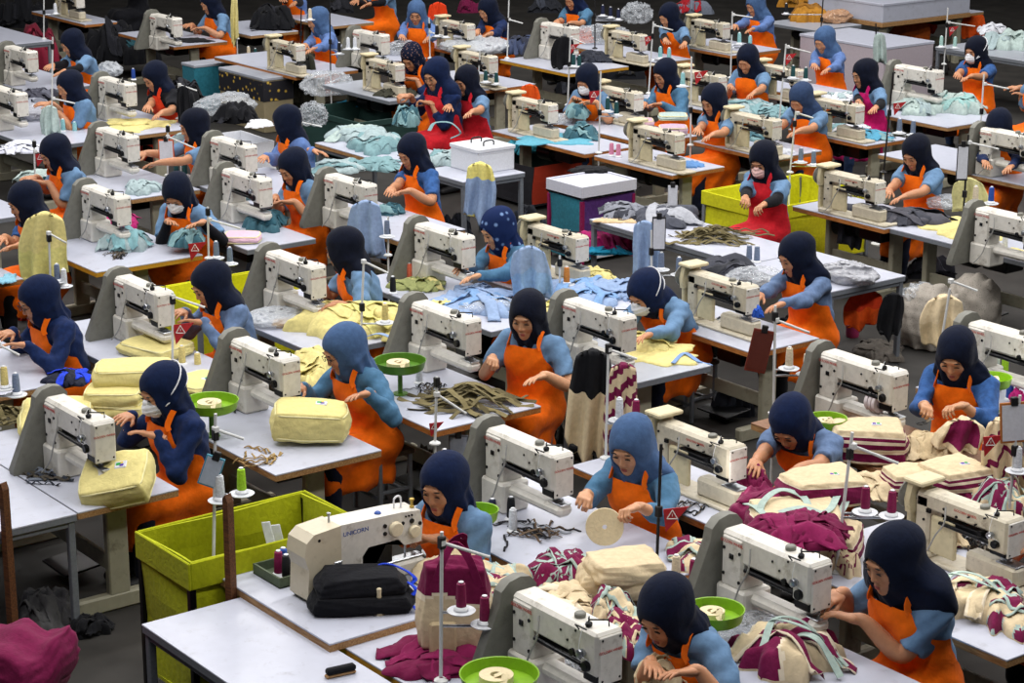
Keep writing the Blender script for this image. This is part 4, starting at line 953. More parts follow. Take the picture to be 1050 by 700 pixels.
def place(o, px, z=.70, rz=0., lab=None, cat=None, grp=None, w=None):
    p = at(px[0], px[1], z) if w is None else w
    o.location = (p[0], p[1], z); o.rotation_euler = (0, 0, rz)
    if lab: tag(o, lab, cat, grp)
    return o
_sd = [100]
def rag(px, w, d, h, c, lab, z=.70, rz=None, folds=6, square=.3, name='cloth_piece', cat='cloth', stripe=None, n=40, grp=None, strips=None):
    _sd[0] += 1
    if rz is None: rz = random.uniform(-.4, .4)
    me = rag_mesh(_sd[0], w, d, h, [cloth(x, .12, .2) for x in (c if isinstance(c, (list, tuple)) else [c])], folds, n, square=square, stripe=stripe, strips=strips)
    me.name = name
    return place(link(name, me), px, z, rz, lab, cat, grp)
def film(px, w, d, h, lab, z=.70, c='ccd2d9', alpha=.24, name='plastic_bag', cat='plastic bag'):
    _sd[0] += 1; sd = _sd[0]
    def f(X, Y, Z):
        P = np.stack(np.broadcast_arrays(X/w*2, Y/d*2, Z/h*2), -1)
        nz = np.abs(vnoise(P, 2.6, sd))*.42+.24*np.abs(vnoise(P, 6.0, sd+1))+.10*np.abs(vnoise(P, 12., sd+2))
        return np.maximum(ell(X, Y, Z, (0, 0, h*.45), (w*.6, d*.6, h*.72))+nz*min(w, d, h*1.6)*.5-.012, .002-Z)
    V, F = snets(f, (-w*.68, -d*.68, -.01), (w*.68, d*.68, h*1.3), max(w, d, h)/38)
    return place(link(name, mk_mesh(name, V, F, mat('film_'+c+str(alpha), c, .18, 'film', alpha=alpha, spec=.6))), px, z, random.uniform(-.5, .5), lab, cat)
def straps(px, R, n, L, w, cols, lab, z=.70, h=.12, name='strap_pile', cat='straps', stuff=True, aim=None, cw=None):
    """a heap of flat webbing lengths, looped and tangled"""
    _sd[0] += 1; r = np.random.default_rng(_sd[0]); b = MB()
    for i in range(n):
        th = r.uniform(0, 6.28) if aim is None else aim+r.normal()*.35; c = np.array([r.normal()*R*.35, r.normal()*R*.35, 0])
        pts = []; k = 7
        bend = r.uniform(-1.6, 1.6) if aim is None else r.uniform(-.5, .5)
        p = c-np.array([math.cos(th), math.sin(th), 0])*L/2; t = th-bend/2
        for j in range(k):
            q = j/(k-1); dd = max(0, 1-np.linalg.norm(p[:2])/R)
            pts.append([p[0], p[1], .006+h*dd*(.35+.65*i/n)+.012*math.sin(3.1*j+i)]); p = p+np.array([math.cos(t), math.sin(t), 0])*L/(k-1); t += bend/(k-1)+r.normal()*.18
        b.tube(bez(pts, 20), 0, flat=(w, .0035, (r.normal()*.35, r.normal()*.35, 1)), m=int(r.choice(len(cols), p=cw)))
    o = link(name, b.mesh(name, [cloth(c, .12, .2) for c in cols])); place(o, px, z, 0, lab, cat)
    if stuff: o['kind'] = 'stuff'
    return o
def loops(px, specs, lab, z=.70, col='a3b6ae', w=.038, name='webbing_strap', cat='strap'):
    """one wide strap lying in arcs; specs = pixel path with heights"""
    c = at(px[0], px[1], z); P = bez([at(a, b, z+h)-c for a, b, h in specs], 40)
    b = MB(); b.tube(P, 0, flat=(w, .004, (.05, -.1, 1))); o = link(name, b.mesh(name, cloth(col, .1, .2), smooth=True)); return place(o, px, z, 0, lab, cat)
def bagbox(w, d, h, puff=.06, n=18, seed=0, taper=.86, flop=.0):
    """soft box; returns V, F and a height fraction per face"""
    r = np.random.default_rng(seed); b = bmesh.new()
    bmesh.ops.create_cube(b, size=2); bmesh.ops.subdivide_edges(b, edges=b.edges, cuts=n, use_grid_fill=True)
    V = np.array([v.co[:] for v in b.verts]); F = np.array([[v.index for v in f.verts] for f in b.faces]); b.free()
    k = np.linalg.norm(V, axis=1)[:, None]; m = np.abs(V).max(1)[:, None]
    S_ = V/k*1.25; V2 = V*.62+S_*.38
    nz = vnoise(V, 2.5, seed)[:, None]; nz2 = vnoise(V, 6.5, seed+1)[:, None]
    V2 = V2*(1+.045*nz+.018*nz2)
    tp = 1-(1-taper)*(V2[:, 2:3]+1)/2
    V2[:, :2] *= tp
    V2[:, 2] += flop*V2[:, 0]*V2[:, 1]+.12*flop*nz[:, 0]
    V3 = V2*np.array([w/2, d/2, h/2]); V3[:, 2] -= V3[:, 2].min()
    return V3, F, V
def lunch_bag(px, w, d, h, lab, z=.70, rz=0., tilt=(0, 0), seed=1, badge=True, body='d4c886', side=None):
    r = empty('lunch_bag'); place(r, px, z, rz, lab, 'bag'); r.rotation_euler = (tilt[0], tilt[1], rz)
    V, F, U = bagbox(w, d, h, seed=seed, taper=.95)
    b = link('bag_body', mk_mesh('bag_body', V, F, cloth(body, .06, .25)), r)
    for zz in (.97, -.97):
        P = []
        for a in np.linspace(0, 2*np.pi, 49)[:-1]:
            q = np.array([math.cos(a), math.sin(a)]); q = q/np.abs(q).max(); t = np.array([q[0], q[1], zz*.86]); i = np.argmin(((U-t)**2).sum(1)); P.append(V[i]*1.004)
        P = np.array(P); P = (np.roll(P, 1, 0)+2*P+np.roll(P, -1, 0))/4
        t = MB(); t.tube(P, .0055, 6, closed=True); o = link('piping', t.mesh('piping', cloth('dfd8a4', .05), smooth=True), r)
    if badge:
        top = V[:, 2].max(); g = MB()
        g.box((-.035, -.028, top-.012), (.035, .028, top+.002), .004); bo = link('badge', g.mesh('badge', cloth('cfd2dc')), r, loc=(w*.12, d*.08, 0))
        for i, (c, x, y, s_) in enumerate((('2f9a4a', -.012, .004, .014), ('5b3fa0', .008, -.008, .012), ('d9b92a', .006, .012, .009))):
            q = MB(); q.box((x-s_, y-s_*.8, top+.001), (x+s_, y+s_*.8, top+.0035), .003); link('stitched_patch', q.mesh('stitched_patch', cloth(c)), bo)
    return r
def stripe_bag(px, w, d, h, lab, z=.70, rz=0., seed=1, flop=.1, bands=((.10, .34), (.46, .60), (.70, .78)), badge=True, n=22):
    """cream bag with maroon bands edged in white piping, lying on its side"""
    r = empty('striped_bag'); place(r, px, z, rz, lab, 'bag')
    V, F, U = bagbox(w, d, h, seed=seed, flop=flop, n=n, taper=.90)
    fz = (U[F].mean(1)[:, 2]+1)/2; top = np.abs(U[F].mean(1)[:, 2]) > .97
    mi = np.zeros(len(F), int)
    for a, b in bands:
        mi[(fz > a-.035) & (fz < b+.035) & ~top] = 2
        mi[(fz > a) & (fz < b) & ~top] = 1
    link('bag_body', mk_mesh('bag_body', V, F, [cloth('cfbd9b', .08, .25), cloth('6d1640', .12, .2), cloth('dccfb6', .05)], mi), r)
    if badge:
        tz = V[:, 2].max(); g = MB(); g.box((-.03, -.018, tz-.03), (.03, .018, tz-.002), .004); bo = link('badge', g.mesh('badge', cloth('cfd2dc')), r, loc=(w*.1, -d*.12, 0))
        for c, x in (('5b3fa0', -.012), ('2f9a4a', .012)):
            q = MB(); q.box((x-.010, -.01, tz-.004), (x+.010, .012, tz), .003); link('stitched_patch', q.mesh('stitched_patch', cloth(c)), bo)
    return r
def tote(px, w, d, h, lab, z=.70, rz=0., seed=1, strap=True, body='cfbd9b', band='6d1640'):
    """open slumped tote: a crumpled body with folded lips and a webbing handle"""
    r = empty('tote_bag'); place(r, px, z, rz, lab, 'bag')
    me = rag_mesh(seed+900, w, d, h, [cloth(body, .08, .25), cloth(band, .12, .2), cloth('dccfb6', .05)], 3, 40, ridge=.35, square=.55, stripe=lambda a, b, q: np.where(a > .35, 1, np.where(a > .27, 2, 0)), strips=3)
    link('bag_body', me, r)
    if strap:
        for k in (0, 1):
            P = bez([(-w*.30+k*.05, -d*.1+k*.12, h*.7), (-w*.1, d*.18, h*1.25), (w*.12, d*.05-k*.1, h*1.3), (w*.30, -d*.2, h*.8), (w*.42+.02*k, -d*.45, h*.2)], 24)
            t = MB(); t.tube(P, 0, flat=(.034, .004, (.1, .2, 1))); link('handle', t.mesh('handle', cloth('a3b6ae', .08), smooth=True), r)
    return r
def depth_pt(base_w, px, py):
    """point on the upright plane through base_w that the photograph shows at (px, py)"""
    k = (base_w-CAMP)@FH; d = FW*F_PX+RT*(px-525)-UPV*(py-350); return CAMP+d*(k/(d@FH))
def hang(px, w_px, h_px, cols, lab, base=None, zt=1.2, name='hanging_cloth', cat='cloth', thick=.05, seed=None, taper=1.0, split=None):
    """cloth hanging from a point: a folded sleeve with real thickness. px = top middle"""
    p = at(px[0], px[1], zt) if base is None else depth_pt(np.array(base), *px)
    k = pix(p)[2]; w, h = w_px/k, h_px/k/.96; _sd[0] += 1; sd = seed or _sd[0]
    n, m_ = 44, 24; r = np.random.default_rng(sd); V = []
    for j in range(m_):
        t = j/(m_-1); ww = w/2*(.74+.26*min(1, t*2.4)**.7)*(1+(taper-1)*t)
        for i in range(n):
            a = 2*math.pi*i/n; x_ = math.cos(a); f = 1+(.35+.55*t)*math.sin(8*x_+sd+1.3*t)+.25*math.sin(17*x_+2*t+sd*2)+.12*math.sin(9*t+3*x_)
            V.append([ww*math.cos(a)+.06*w*math.sin(3*t+sd), thick*(.4+.6*t)*f*math.sin(a), -h*t*(.92+.10*math.sin(3.1*x_+sd)+.05*math.sin(9*x_+sd))-.16*w*abs(x_)**1.5*(1-t)])
    V = np.array(V); F = []
    for j in range(m_-1):
        for i in range(n): F.append([j*n+i, j*n+(i+1) % n, (j+1)*n+(i+1) % n, (j+1)*n+i])
    T = []
    V = np.vstack([V, [V[:n].mean(0), V[-n:].mean(0)]])
    for i in range(n): T.append([m_*n, (i+1) % n, i]); T.append([m_*n+1, (m_-1)*n+i, (m_-1)*n+(i+1) % n])
    cols = cols if isinstance(cols, (list, tuple)) else [cols]
    mi = np.zeros(len(F)+len(T), int)
    if len(cols) > 1:
        for q in range(len(F)):
            j, i = divmod(q, n); t = j/m_
            mi[q] = split(t, i/n) if split else int(t*len(cols)) % len(cols)
    o = link(name, mk_mesh(name, V, [np.array(F), np.array(T)], [cloth(c, .12, .25) for c in cols], mi))
    o.location = p; o.rotation_euler = (0, 0, math.atan2(RT[1], RT[0])); return tag(o, lab, cat)
# thread cones and their stands
M_PLATE = mat('clear_white_plastic', 'c9cdd2', .3, spec=.5); M_POLE = mat('white_pole_paint', 'cfd1d0', .4, 'grime', scale=20, hex2='8a8880'); M_BLACKC = mat('black_clamp', '141416', .5)
CONE_C = {'maroon': '7d1547', 'cream': 'd9cbb0', 'yellow': 'd8c67e', 'gray': '6f7d95', 'white': 'd4d8de', 'green': '1f4a4c', 'teal': '8cc0c4', 'black': '17181c', 'navy': '1e2440', 'lime': '9fd02a', 'pink': 'd88aa8', 'coral': 'd9694f', 'mustard': 'c09a3c', 'blue': '2d4fa0', 'orange': 'c9803a', 'mint': 'a9cfc8'}
def cone_mesh(c, base=True):
    key = ('cone', c)
    if key in TCACHE: return TCACHE[key]
    a = MB()
    a.lathe([(.023, .016), (.0245, .022), (.0225, .095), (.0195, .128), (.012, .131)], n=16)
    th = a.mesh('wound_thread', mat('thread_'+c, CONE_C[c], .6, 'wood', scale=40, var=.2, spec=.3), smooth=True)
    b = MB(); b.lathe([(.033, 0), (.036, .004), (.034, .010), (.022, .020), (.010, .026)], n=16); b.lathe([(.006, .02), (.006, .125), (.0125, .137), (.006, .140)], n=12)
    cr = b.mesh('cone_core', M_WHITEP, smooth=True); TCACHE[key] = (th, cr); return TCACHE[key]
def cone(p, c, lab, sc=1.0, grp=None):
    r = empty('thread_cone', p); r.scale = (sc,)*3; tag(r, lab, 'thread cone', grp); th, cr = cone_mesh(c); t = link('wound_thread', th, r); link('cone_core', cr, r); return r
M_FLAG = mat('pennant_red', 'a81f26', .6, var=.1); M_FLAGW = mat('pennant_white', 'd8d0cc', .6)
def pennant(p, s, lab, flip=1, rot=0.):
    r = empty('warning_pennant', p, math.atan2(RT[1], RT[0])); r.rotation_euler.y = rot; tag(r, lab, 'pennant')
    b = MB(); b.prism([(0, 0), (s*flip, s*.12), (s*.12*flip, -s*.95)] if flip > 0 else [(0, 0), (-s*.12, -s*.95), (-s, s*.12)], -.003, .003, 1); link('flag_cloth', b.mesh('flag_cloth', M_FLAG), r)
    c = np.array([s*.36*flip, -s*.26]); t = MB()
    tri = [c+np.array([math.cos(a), math.sin(a)])*s*.24 for a in (math.pi/2, math.pi/2+2.094, math.pi/2+4.189)]
    for i in range(3):
        A, B = tri[i], tri[(i+1) % 3]; t.tube([(A[0], -.005, A[1]), (B[0], -.005, B[1])], s*.022, 4)
    t.tube([(c[0], -.005, c[1]+s*.09), (c[0], -.005, c[1]-s*.02)], s*.02, 4)
    link('warning_triangle', t.mesh('warning_triangle', M_FLAGW), r)
    return r
def stand(ref, base, top, bar=None, cones=(), flag=None, pole='white', z=.70, clamp=.45, word='left', label=None):
    bw = at(base[0], base[1], z); k = pix(bw)[2]; tw = depth_pt(bw, *top)
    r = empty('thread_stand', bw); tag(r, label or ('white' if pole == 'white' else 'dark')+' thread stand '+ref, 'thread stand')
    b = MB(); b.tube([(0, 0, 0), tuple(tw-bw)], .0085, 8); b.lathe([(.035, 0), (.035, .008), (.014, .02)], n=14); link('pole', b.mesh('pole', M_POLE if pole == 'white' else M_BLACKC, smooth=True), r)
    m = bw+(tw-bw)*clamp
    if bar:
        e = depth_pt(bw, *bar[1]); s0 = depth_pt(bw, *bar[0]); b = MB(); b.tube([tuple(s0-bw), tuple(e-bw)], .008, 8); b.box(s0-bw-np.array([.016]*3), s0-bw+np.array([.016]*3), .004); link('guide_bar', b.mesh('guide_bar', M_POLE, smooth=True), r)
    b = MB(); b.box(m-bw-np.array([.016, .016, .03]), m-bw+np.array([.016, .016, .03]), .004); link('clamp', b.mesh('clamp', M_BLACKC), r)
    for i, (cx, cy, c) in enumerate(cones):
        p = depth_pt(bw, cx, cy)
        a = np.array([bw[0]+(tw-bw)[0]*.4, bw[1]+(tw-bw)[1]*.4, p[2]-.012])
        b = MB(); b.tube([tuple(a-bw), tuple(p-bw-np.array([0, 0, .012]))], .007, 6); link('tray_arm', b.mesh('tray_arm', M_STEEL, smooth=True), r)
        d = MB(); d.lathe([(.02, -.012), (.058, -.010), (.066, -.002), (.058, -.001), (.02, -.0005)], tuple(p-bw), n=20); link('cone_tray', d.mesh('cone_tray', M_PLATE, smooth=True), r)
        w = ('only', ) if len(cones) == 1 else (('left', 'right') if len(cones) == 2 else ('left', 'middle', 'right'))
        cone(p, c, ' '.join(f'{w[i]} {c} thread cone on stand {ref}'.split()[:16]))
    if flag:
        p = depth_pt(bw, flag[0], flag[1]); pennant(p, flag[2]/k, f'red warning pennant on the stand {ref}', flag[3] if len(flag) > 3 else 1)
    return r
# bowls, boxes, bins
M_GREEN = mat('green_enamel', '7fae1c', .4, 'grime', scale=30, var=.12, hex2='4d6a18', spec=.4); M_GREEND = mat('dark_green_enamel', '4f7d1c', .4, 'grime', scale=30, var=.15, hex2='35551a', spec=.4)
M_TAPE = mat('cream_tape', 'd8c9a4', .8, 'cloth', var=.06)
def bowl(px, rad, lab, z=.93, dark=False, stuff=True, tapes=2, stem=True):
    p = at(px[0], px[1], z); r = empty('green_bowl', p); tag(r, lab, 'bowl')
    b = MB(); b.lathe([(.02, -.062), (rad*.86, -.062), (rad*.93, -.055), (rad, 0), (rad+.006, .002), (rad+.004, -.004), (rad*.95, -.05), (rad*.5, -.052), (.0, -.052)], n=36, cap=False); link('dish', b.mesh('dish', M_GREEND if dark else M_GREEN, smooth=True), r)
    if stem:
        s = MB(); s.lathe([(.016, -(z-.70)), (.016, -.06)], n=10); s.lathe([(.05, -(z-.70)), (.05, -(z-.70)+.008)], n=14); link('stem', s.mesh('stem', M_GREEND, smooth=True), r)
    if tapes:
        rr = np.random.default_rng(int(px[0])); t = MB(); R = rad*.45
        t.lathe([(R*.35, 0), (R, 0), (R, .032), (R*.35, .032), (R*.35, 0)], n=24, cap=False)
        o = link('tape_roll', t.mesh('tape_roll', M_TAPE, smooth=True)); o.location = p+np.array([-rad*.2, rad*.05, -.051]); tag(o, 'cream tape roll in the '+' '.join(lab.split()[:9]), 'tape')
        t = MB(); P = bez([(R*.2, -R*.3, .034), (R*.6, .2*R, .05), (R*1.1, -.3*R, .02), (R*1.5, -.1*R, .004)], 16); t.tube(P, 0, flat=(.03, .002, (.1, .1, 1))); q = link('tape_end', t.mesh('tape_end', M_TAPE, smooth=True), o)
    return r
def openbox(name, c0, c1, zr, mats, lab, cat='bin', wall=.012, collar=None, frame=None, z0=0.05, inner=None):
    """open cloth bin between two floor corners; mats = {-y, +x, -x, +y}"""
    x0, x1 = sorted((c0[0], c1[0])); y0, y1 = sorted((c0[1], c1[1])); r = empty(name, ((x0+x1)/2, (y0+y1)/2, 0)); tag(r, lab, cat)
    hx, hy = (x1-x0)/2, (y1-y0)/2
    def sag(b):
        for V in b.V: V[:, 0] += .012*np.sin(V[:, 2]*9+V[:, 1]*7); V[:, 1] += .012*np.sin(V[:, 2]*8+V[:, 0]*6)
        return b
    def panel(nm, lo, hi, m):
        b = MB(); lo = np.array(lo); hi = np.array(hi); ax = 0 if hi[0]-lo[0] > hi[1]-lo[1] else 1
        n = 10
        for i in range(n):      # strips so the cloth can sag
            for j in range(5):
                l2, h2 = lo.copy(), hi.copy(); L = hi-lo; l2[ax] = lo[ax]+L[ax]*i/n; h2[ax] = lo[ax]+L[ax]*(i+1)/n; l2[2] = lo[2]+L[2]*j/5; h2[2] = lo[2]+L[2]*(j+1)/5
                b.box(l2, h2, 0)
        me = sag(b).mesh(nm, m); bm = bmesh.new(); bm.from_mesh(me); bmesh.ops.remove_doubles(bm, verts=bm.verts, dist=.0008)
        seen = {}
        for f in list(bm.faces):
            k = tuple(sorted(v.index for v in f.verts)); seen.setdefault(k, []).append(f)
        bmesh.ops.delete(bm, geom=[f for fs in seen.values() if len(fs) > 1 for f in fs], context='FACES'); bm.to_mesh(me); bm.free()
        link(nm, me, r)
    zt = zr
    panel('side_panel', (-hx, -hy, z0), (hx, -hy+wall, zt), mats['-y']); panel('side_panel', (-hx, hy-wall, z0), (hx, hy, zt), mats['+y'])
    panel('side_panel', (-hx, -hy+wall, z0), (-hx+wall, hy-wall, zt), mats['-x']); panel('side_panel', (hx-wall, -hy+wall, z0), (hx, hy-wall, zt), mats['+x'])
    b = MB(); b.box((-hx, -hy, z0-.01), (hx, hy, z0+.01)); link('base', b.mesh('base', mats['-y']), r)
    if collar:
        b = MB()
        for lo, hi in (((-hx-.02, -hy-.02, zt-collar), (hx+.02, -hy-.005, zt+.008)), ((-hx-.02, hy+.005, zt-collar), (hx+.02, hy+.02, zt+.008)), ((-hx-.02, -hy-.006, zt-collar), (-hx-.005, hy+.006, zt+.008)), ((hx+.005, -hy-.006, zt-collar), (hx+.02, hy+.006, zt+.008))): b.box(lo, hi, .005)
        link('folded_collar', b.mesh('folded_collar', mats['-y']), r)
    if frame:
        for sx in (-1, 1):
            for sy in (-1, 1):
                b = MB(); b.box((sx*(hx-.005)-.018, sy*(hy-.005)-.018, 0), (sx*(hx-.005)+.018, sy*(hy-.005)+.018, zt-.02), .003); link('post', b.mesh('post', frame), r)
    return r
def board(px, w, h, lab, zt=1.1, frame='c98a3c', paper='c9ccd4', name='clipboard', base=None, rot=0.):
    p = at(px[0], px[1], zt) if base is None else depth_pt(np.array(base), *px); k = pix(p)[2]; r = empty(name, p, math.atan2(RT[1], RT[0])); r.rotation_euler.y = rot; tag(r, lab, name.replace('_', ' '))
    W_, H_ = w/k, h/k; b = MB(); b.box((-W_/2, -.006, -H_), (W_/2, .006, 0), .003); link('board', b.mesh('board', mat('board_'+frame, frame, .5)), r)
    b = MB(); b.box((-W_/2*.86, -.009, -H_*.94), (W_/2*.86, -.0055, -H_*.06)); link('sheet', b.mesh('sheet', mat('sheet_'+paper, paper, .4)), r)
    b = MB(); b.box((-.02, -.016, -.02), (.02, .008, .03), .004); link('clip', b.mesh('clip', M_BLACKC), r)
    return r
# ------------------------------------------------------------------ clutter: what lies where
CAMRZ = math.atan2(RT[1], RT[0])
def fit(x0, y0, x1, y1, h, z=.70):
    k = pix(at((x0+x1)/2, y1, z))[2]; w = (x1-x0)/k; d = min(1.0, max(.08, ((y1-y0)/k-h*.92)/.30)); return ((x0+x1)/2, y1-d*.29*k/2), w, d
def ragb(bb, h, c, lab, z=.70, rz=None, **kw):
    px, w, d = fit(*bb, h, z); return rag(px, w*1.06, d, h, c, lab, z=z, rz=CAMRZ if rz is None else rz, **kw)
def filmb(bb, h, lab, z=.70, **kw):
    px, w, d = fit(*bb, h, z); return film(px, w, d, h, lab, z=z, **kw)
YEL, LBLUE, TEAL, PTEAL, DTEAL, MINT, CREAM, MAR, KHA, CHAR, PINK, BLK = 'd2c684', '889ec0', '74959a', '98aaad', '3d626e', 'a5b6b2', 'cfbd9b', '6d1640', '6a6143', '3b3d46', 'd3aebf', '131418'
MIX = [CREAM, MAR, 'a3b6ae']
# ---- bottom left
for (bx, by, tp, lab) in ((15, 617, 488, 'brown wooden post at the left edge beside the maroon heap'), (237, 611, 504, 'brown wooden post between the lime bin and the front table')):
    zb = 0.0 if bx < 100 else .0
    w = at(bx, 668, 0) if bx < 100 else at(bx, by, .70); w[2] = 0; k = pix(np.array([w[0], w[1], .7]))[2]; hh_ = (668-tp)/k/.96 if bx < 100 else (by-tp)/k/.96+.70
    b = MB(); b.prism([(-.024, 0), (.024, 0), (.019, hh_-.04), (.004, hh_), (-.014, hh_-.02)], -.022, .022, 1); r = link('wooden_post', b.mesh('wooden_post', mat('post_wood', '6b4426', .6, 'wood', hex2='472b1a')), loc=w); r.rotation_euler = (.0, 0, .3); tag(r, lab, 'post')
for i, (px, z, rz, lab) in enumerate((((6, 716), .0, .5, 'folded maroon bag at the bottom of the stack in the lower left corner'), ((2, 708), .18, .7, 'folded maroon bag in the middle of the stack in the lower left corner'), ((8, 702), .36, .45, 'folded maroon bag on top of the stack in the lower left corner'))):
    V, F, U = bagbox(.60, .46, .24, seed=120+i, flop=.35, taper=.9); V[:, 2] += .02*np.sin(V[:, 0]*22+V[:, 1]*9)+.012*np.sin(V[:, 1]*31)
    place(link('folded_bag', mk_mesh('folded_bag', V, F, cloth('6d1640', .12, .25))), px, z, rz, lab, 'bag')
ragb((20, 602, 72, 650), .16, ['4a4a4c', '3c3c40'], 'grey cloth bundle lying on the floor beside the wooden post', z=0.)
b = MB(); b.box((-.06, -.035, 0), (.06, .035, .05), .004); place(link('wood_block', b.mesh('wood_block', M_WOODE)), (60, 682), 0, .7, 'small wooden block on the concrete floor', 'block')
ragb((72, 628, 112, 652), .08, BLK, 'black rag on the floor under the beige table foot', z=0.)
# brush on the front table
r = empty('hand_brush'); place(r, (349, 692), .70, CAMRZ+.5, 'black bristled hand brush on the empty white table', 'brush')
b = MB(); b.box((-.075, -.018, 0), (.075, .018, .016), .006); link('brush_back', b.mesh('brush_back', M_WOODE), r); b = MB(); b.box((-.07, -.02, .015), (.075, .02, .045), .008); link('bristles', b.mesh('bristles', cloth(BLK)), r)
# lime bin
LIME = cloth('a9af16', .1, .2); LIMED = cloth('aeb81c', .1, .2)
A_ = at(143, 546, .86); B_ = at(203, 574, .86); C_ = at(306, 502, .86)
openbox('cloth_bin', (A_[0], A_[1]), (B_[0]+.02, C_[1]), .86, {'-y': LIME, '+x': LIME, '-x': LIME, '+y': LIME}, 'big open lime green cloth bin in front of the bar tacking machine', collar=.14, frame=M_DARK, z0=.1)
# bar tacking machine: long arm towards +y
def bartack(px, lab):
    r = empty('bar_tacking_machine'); w = at(px[0], px[1], HI); r.location = w; tag(r, lab, 'sewing machine')
    b = MB(); prof = [(0, .0), (.0, .22), (-.035, .30), (-.03, .40), (.02, .445), (.28, .445), (.28, .0)]
    sc = .9; r.scale = (sc,)*3
    # body seen from +x: profile in y-z, thickness along x
    b.prism([(-.20, .03), (-.19, .20), (-.215, .28), (-.20, .36), (-.15, .40), (.02, .415), (.02, .0), (-.17, .0)], -.10, .09, 0); link('motor_cover', b.mesh('motor_cover', mat('warm_cream_cover', 'c9bfa6', .4, 'grime', scale=20, var=.06, hex2='a3977c', spec=.5)), r)
    b = MB(); b.prism([(.02, .0), (.02, .415), (.42, .40), (.55, .385), (.565, .30), (.555, .20), (.44, .20), (.40, .245), (.20, .245), (.16, .20), (.16, .0)], -.075, .085, 0); hb = link('machine_head', b.mesh('machine_head', M_CAST), r)
    b = MB(); b.box((-.05, .14, 0), (.06, .60, .085), .014); link('bed', b.mesh('bed', M_CAST), r)
    b = MB(); b.box((-.03, .30, .085), (.04, .60, .10), .004); b.tube([(0, .50, .09), (0, .50, .24)], .007, 8); link('clamp_plate', b.mesh('clamp_plate', M_STEEL), r)
    b = MB(); b.box((-.06, .17, .09), (.03, .40, .24), .01); link('looper_housing', b.mesh('looper_housing', M_DARK), r)
    for y, z, R in ((.375, .315, .044), (.50, .275, .036)):
        b = MB(); b.lathe([(R*.8, .08), (R, .088), (R, .108), (R*.85, .115), (R*.25, .117), (.0, .117)], (0, y, z), 0, 22, cap=False); link('tension_knob', b.mesh('tension_knob', mat('ivory_knob', 'd8ccae', .4), smooth=True), r)
    b = MB()
    for y, z, R in ((.31, .345, .012), (.31, .30, .012), (.43, .335, .010), (.49, .335, .015), (.545, .31, .011), (.45, .37, .006), (.47, .37, .006), (.49, .37, .006), (-.12, .36, .009)): b.lathe([(R, .0), (R, .0915)], (0, y, z), 0, 10)
    link('screw_heads', b.mesh('screw_heads', M_DARK), hb)
    link('lettering', T_UNI, hb, M=face_x(.0858, .12, .355))
    b = MB(); b.tube(bez([(.0, .43, .40), (.0, .43, .45), (.0, .455, .465), (.0, .475, .45), (.0, .475, .395)], 14), .006, 8); link('lifting_hook', b.mesh('lifting_hook', M_WHITEP, smooth=True), r)
    b = MB(); b.lathe([(.014, .39), (.014, .40), (.008, .402), (.008, .43), (.015, .432), (.015, .442), (.006, .446)], (.03, .53, 0), n=14); link('thread_post', b.mesh('thread_post', mat('brass', 'b39a4e', .4, metal=.6), smooth=True), r)
    b = MB(); b.lathe([(.02, .39), (.02, .41), (.012, .418)], (.03, .30, 0), n=14); link('oil_cap', b.mesh('oil_cap', M_BLUE, smooth=True), r)
    b = MB(); b.lathe([(.007, .40), (.007, .455), (.012, .458), (.012, .468)], (.0, .0, 0), n=10); link('guide_pin', b.mesh('guide_pin', M_STEEL, smooth=True), r)
    b = MB(); b.box((.085, -.03, .19), (.10, .02, .215), .004); b.lathe([(.007, .09), (.007, .115)], (0, -.045, .20), 0, 10); link('latch', b.mesh('latch', M_STEEL), r)
    return r
bartack((339, 607), 'large cream bar tacking machine with a blue name and two round ivory knobs')
# tray box with cones, white plates
r = empty('tray_box'); place(r, (287, 592), HI, 0, 'dark green wooden tray box left of the bar tacking machine', 'tray'); b = MB()
for lo, hi in (((-.13, -.08, 0), (.13, .08, .008)), ((-.13, -.08, 0), (.13, -.068, .055)), ((-.13, .068, 0), (.13, .08, .055)), ((-.13, -.068, 0), (-.118, .068, .055)), ((.118, -.068, 0), (.13, .068, .055))): b.box(lo, hi, .001)
link('tray', b.mesh('tray', mat('tray_green', '4a5640', .6, var=.15)), r)
for px, c, lab in (((286, 590), 'maroon', 'maroon thread cone in the green tray box'), ((294, 594), 'black', 'black thread cone in the green tray box, nearest'), ((291, 587), 'blue', 'blue thread cone in the green tray box, behind the others')):
    p = at(px[0], px[1], HI+.01); cone(p, c, lab)
for i, (px, lab) in enumerate((((281, 570), 'white plastic plate standing at the back of the tray box, left'), ((291, 573), 'white plastic plate standing at the back of the tray box, right'))):
    b = MB(); b.box((-.025, -.004, 0), (.025, .004, .19), .003); o = place(link('plastic_plate', b.mesh('plastic_plate', M_WHITEP)), px, HI, CAMRZ-.3, lab, 'plate'); o.rotation_euler.y = -.22
# black folded bag with blue webbing
r = empty('folded_bag'); place(r, (370, 622), HI, CAMRZ+.12, 'black folded bag with blue webbing ends', 'bag')
V, F, U = bagbox(.50, .26, .085, seed=31, taper=.96, flop=.1); link('lower_fold', mk_mesh('lower_fold', V, F, cloth('101116', .2, .3)), r)
V, F, U = bagbox(.46, .24, .10, seed=37, taper=.8, flop=-.2); o = link('upper_fold', mk_mesh('upper_fold', V, F, cloth('15161b', .2, .3)), r); o.location = (0.0, .02, .075); o.rotation_euler = (.05, .03, .06)
for i, (y, z) in enumerate(((.09, .15), (.02, .12), (-.06, .04))):
    b = MB(); b.tube(bez([(.05, y, z+.02), (.14, y+.01, z+.03), (.23, y-.02, z), (.27, y-.05, z-.03), (.25, y-.07, z-.05)], 16), 0, flat=(.026, .004, (.1, .2, 1))); link('blue_webbing', b.mesh('blue_webbing', cloth('1f3fc0', .1), smooth=True), r)
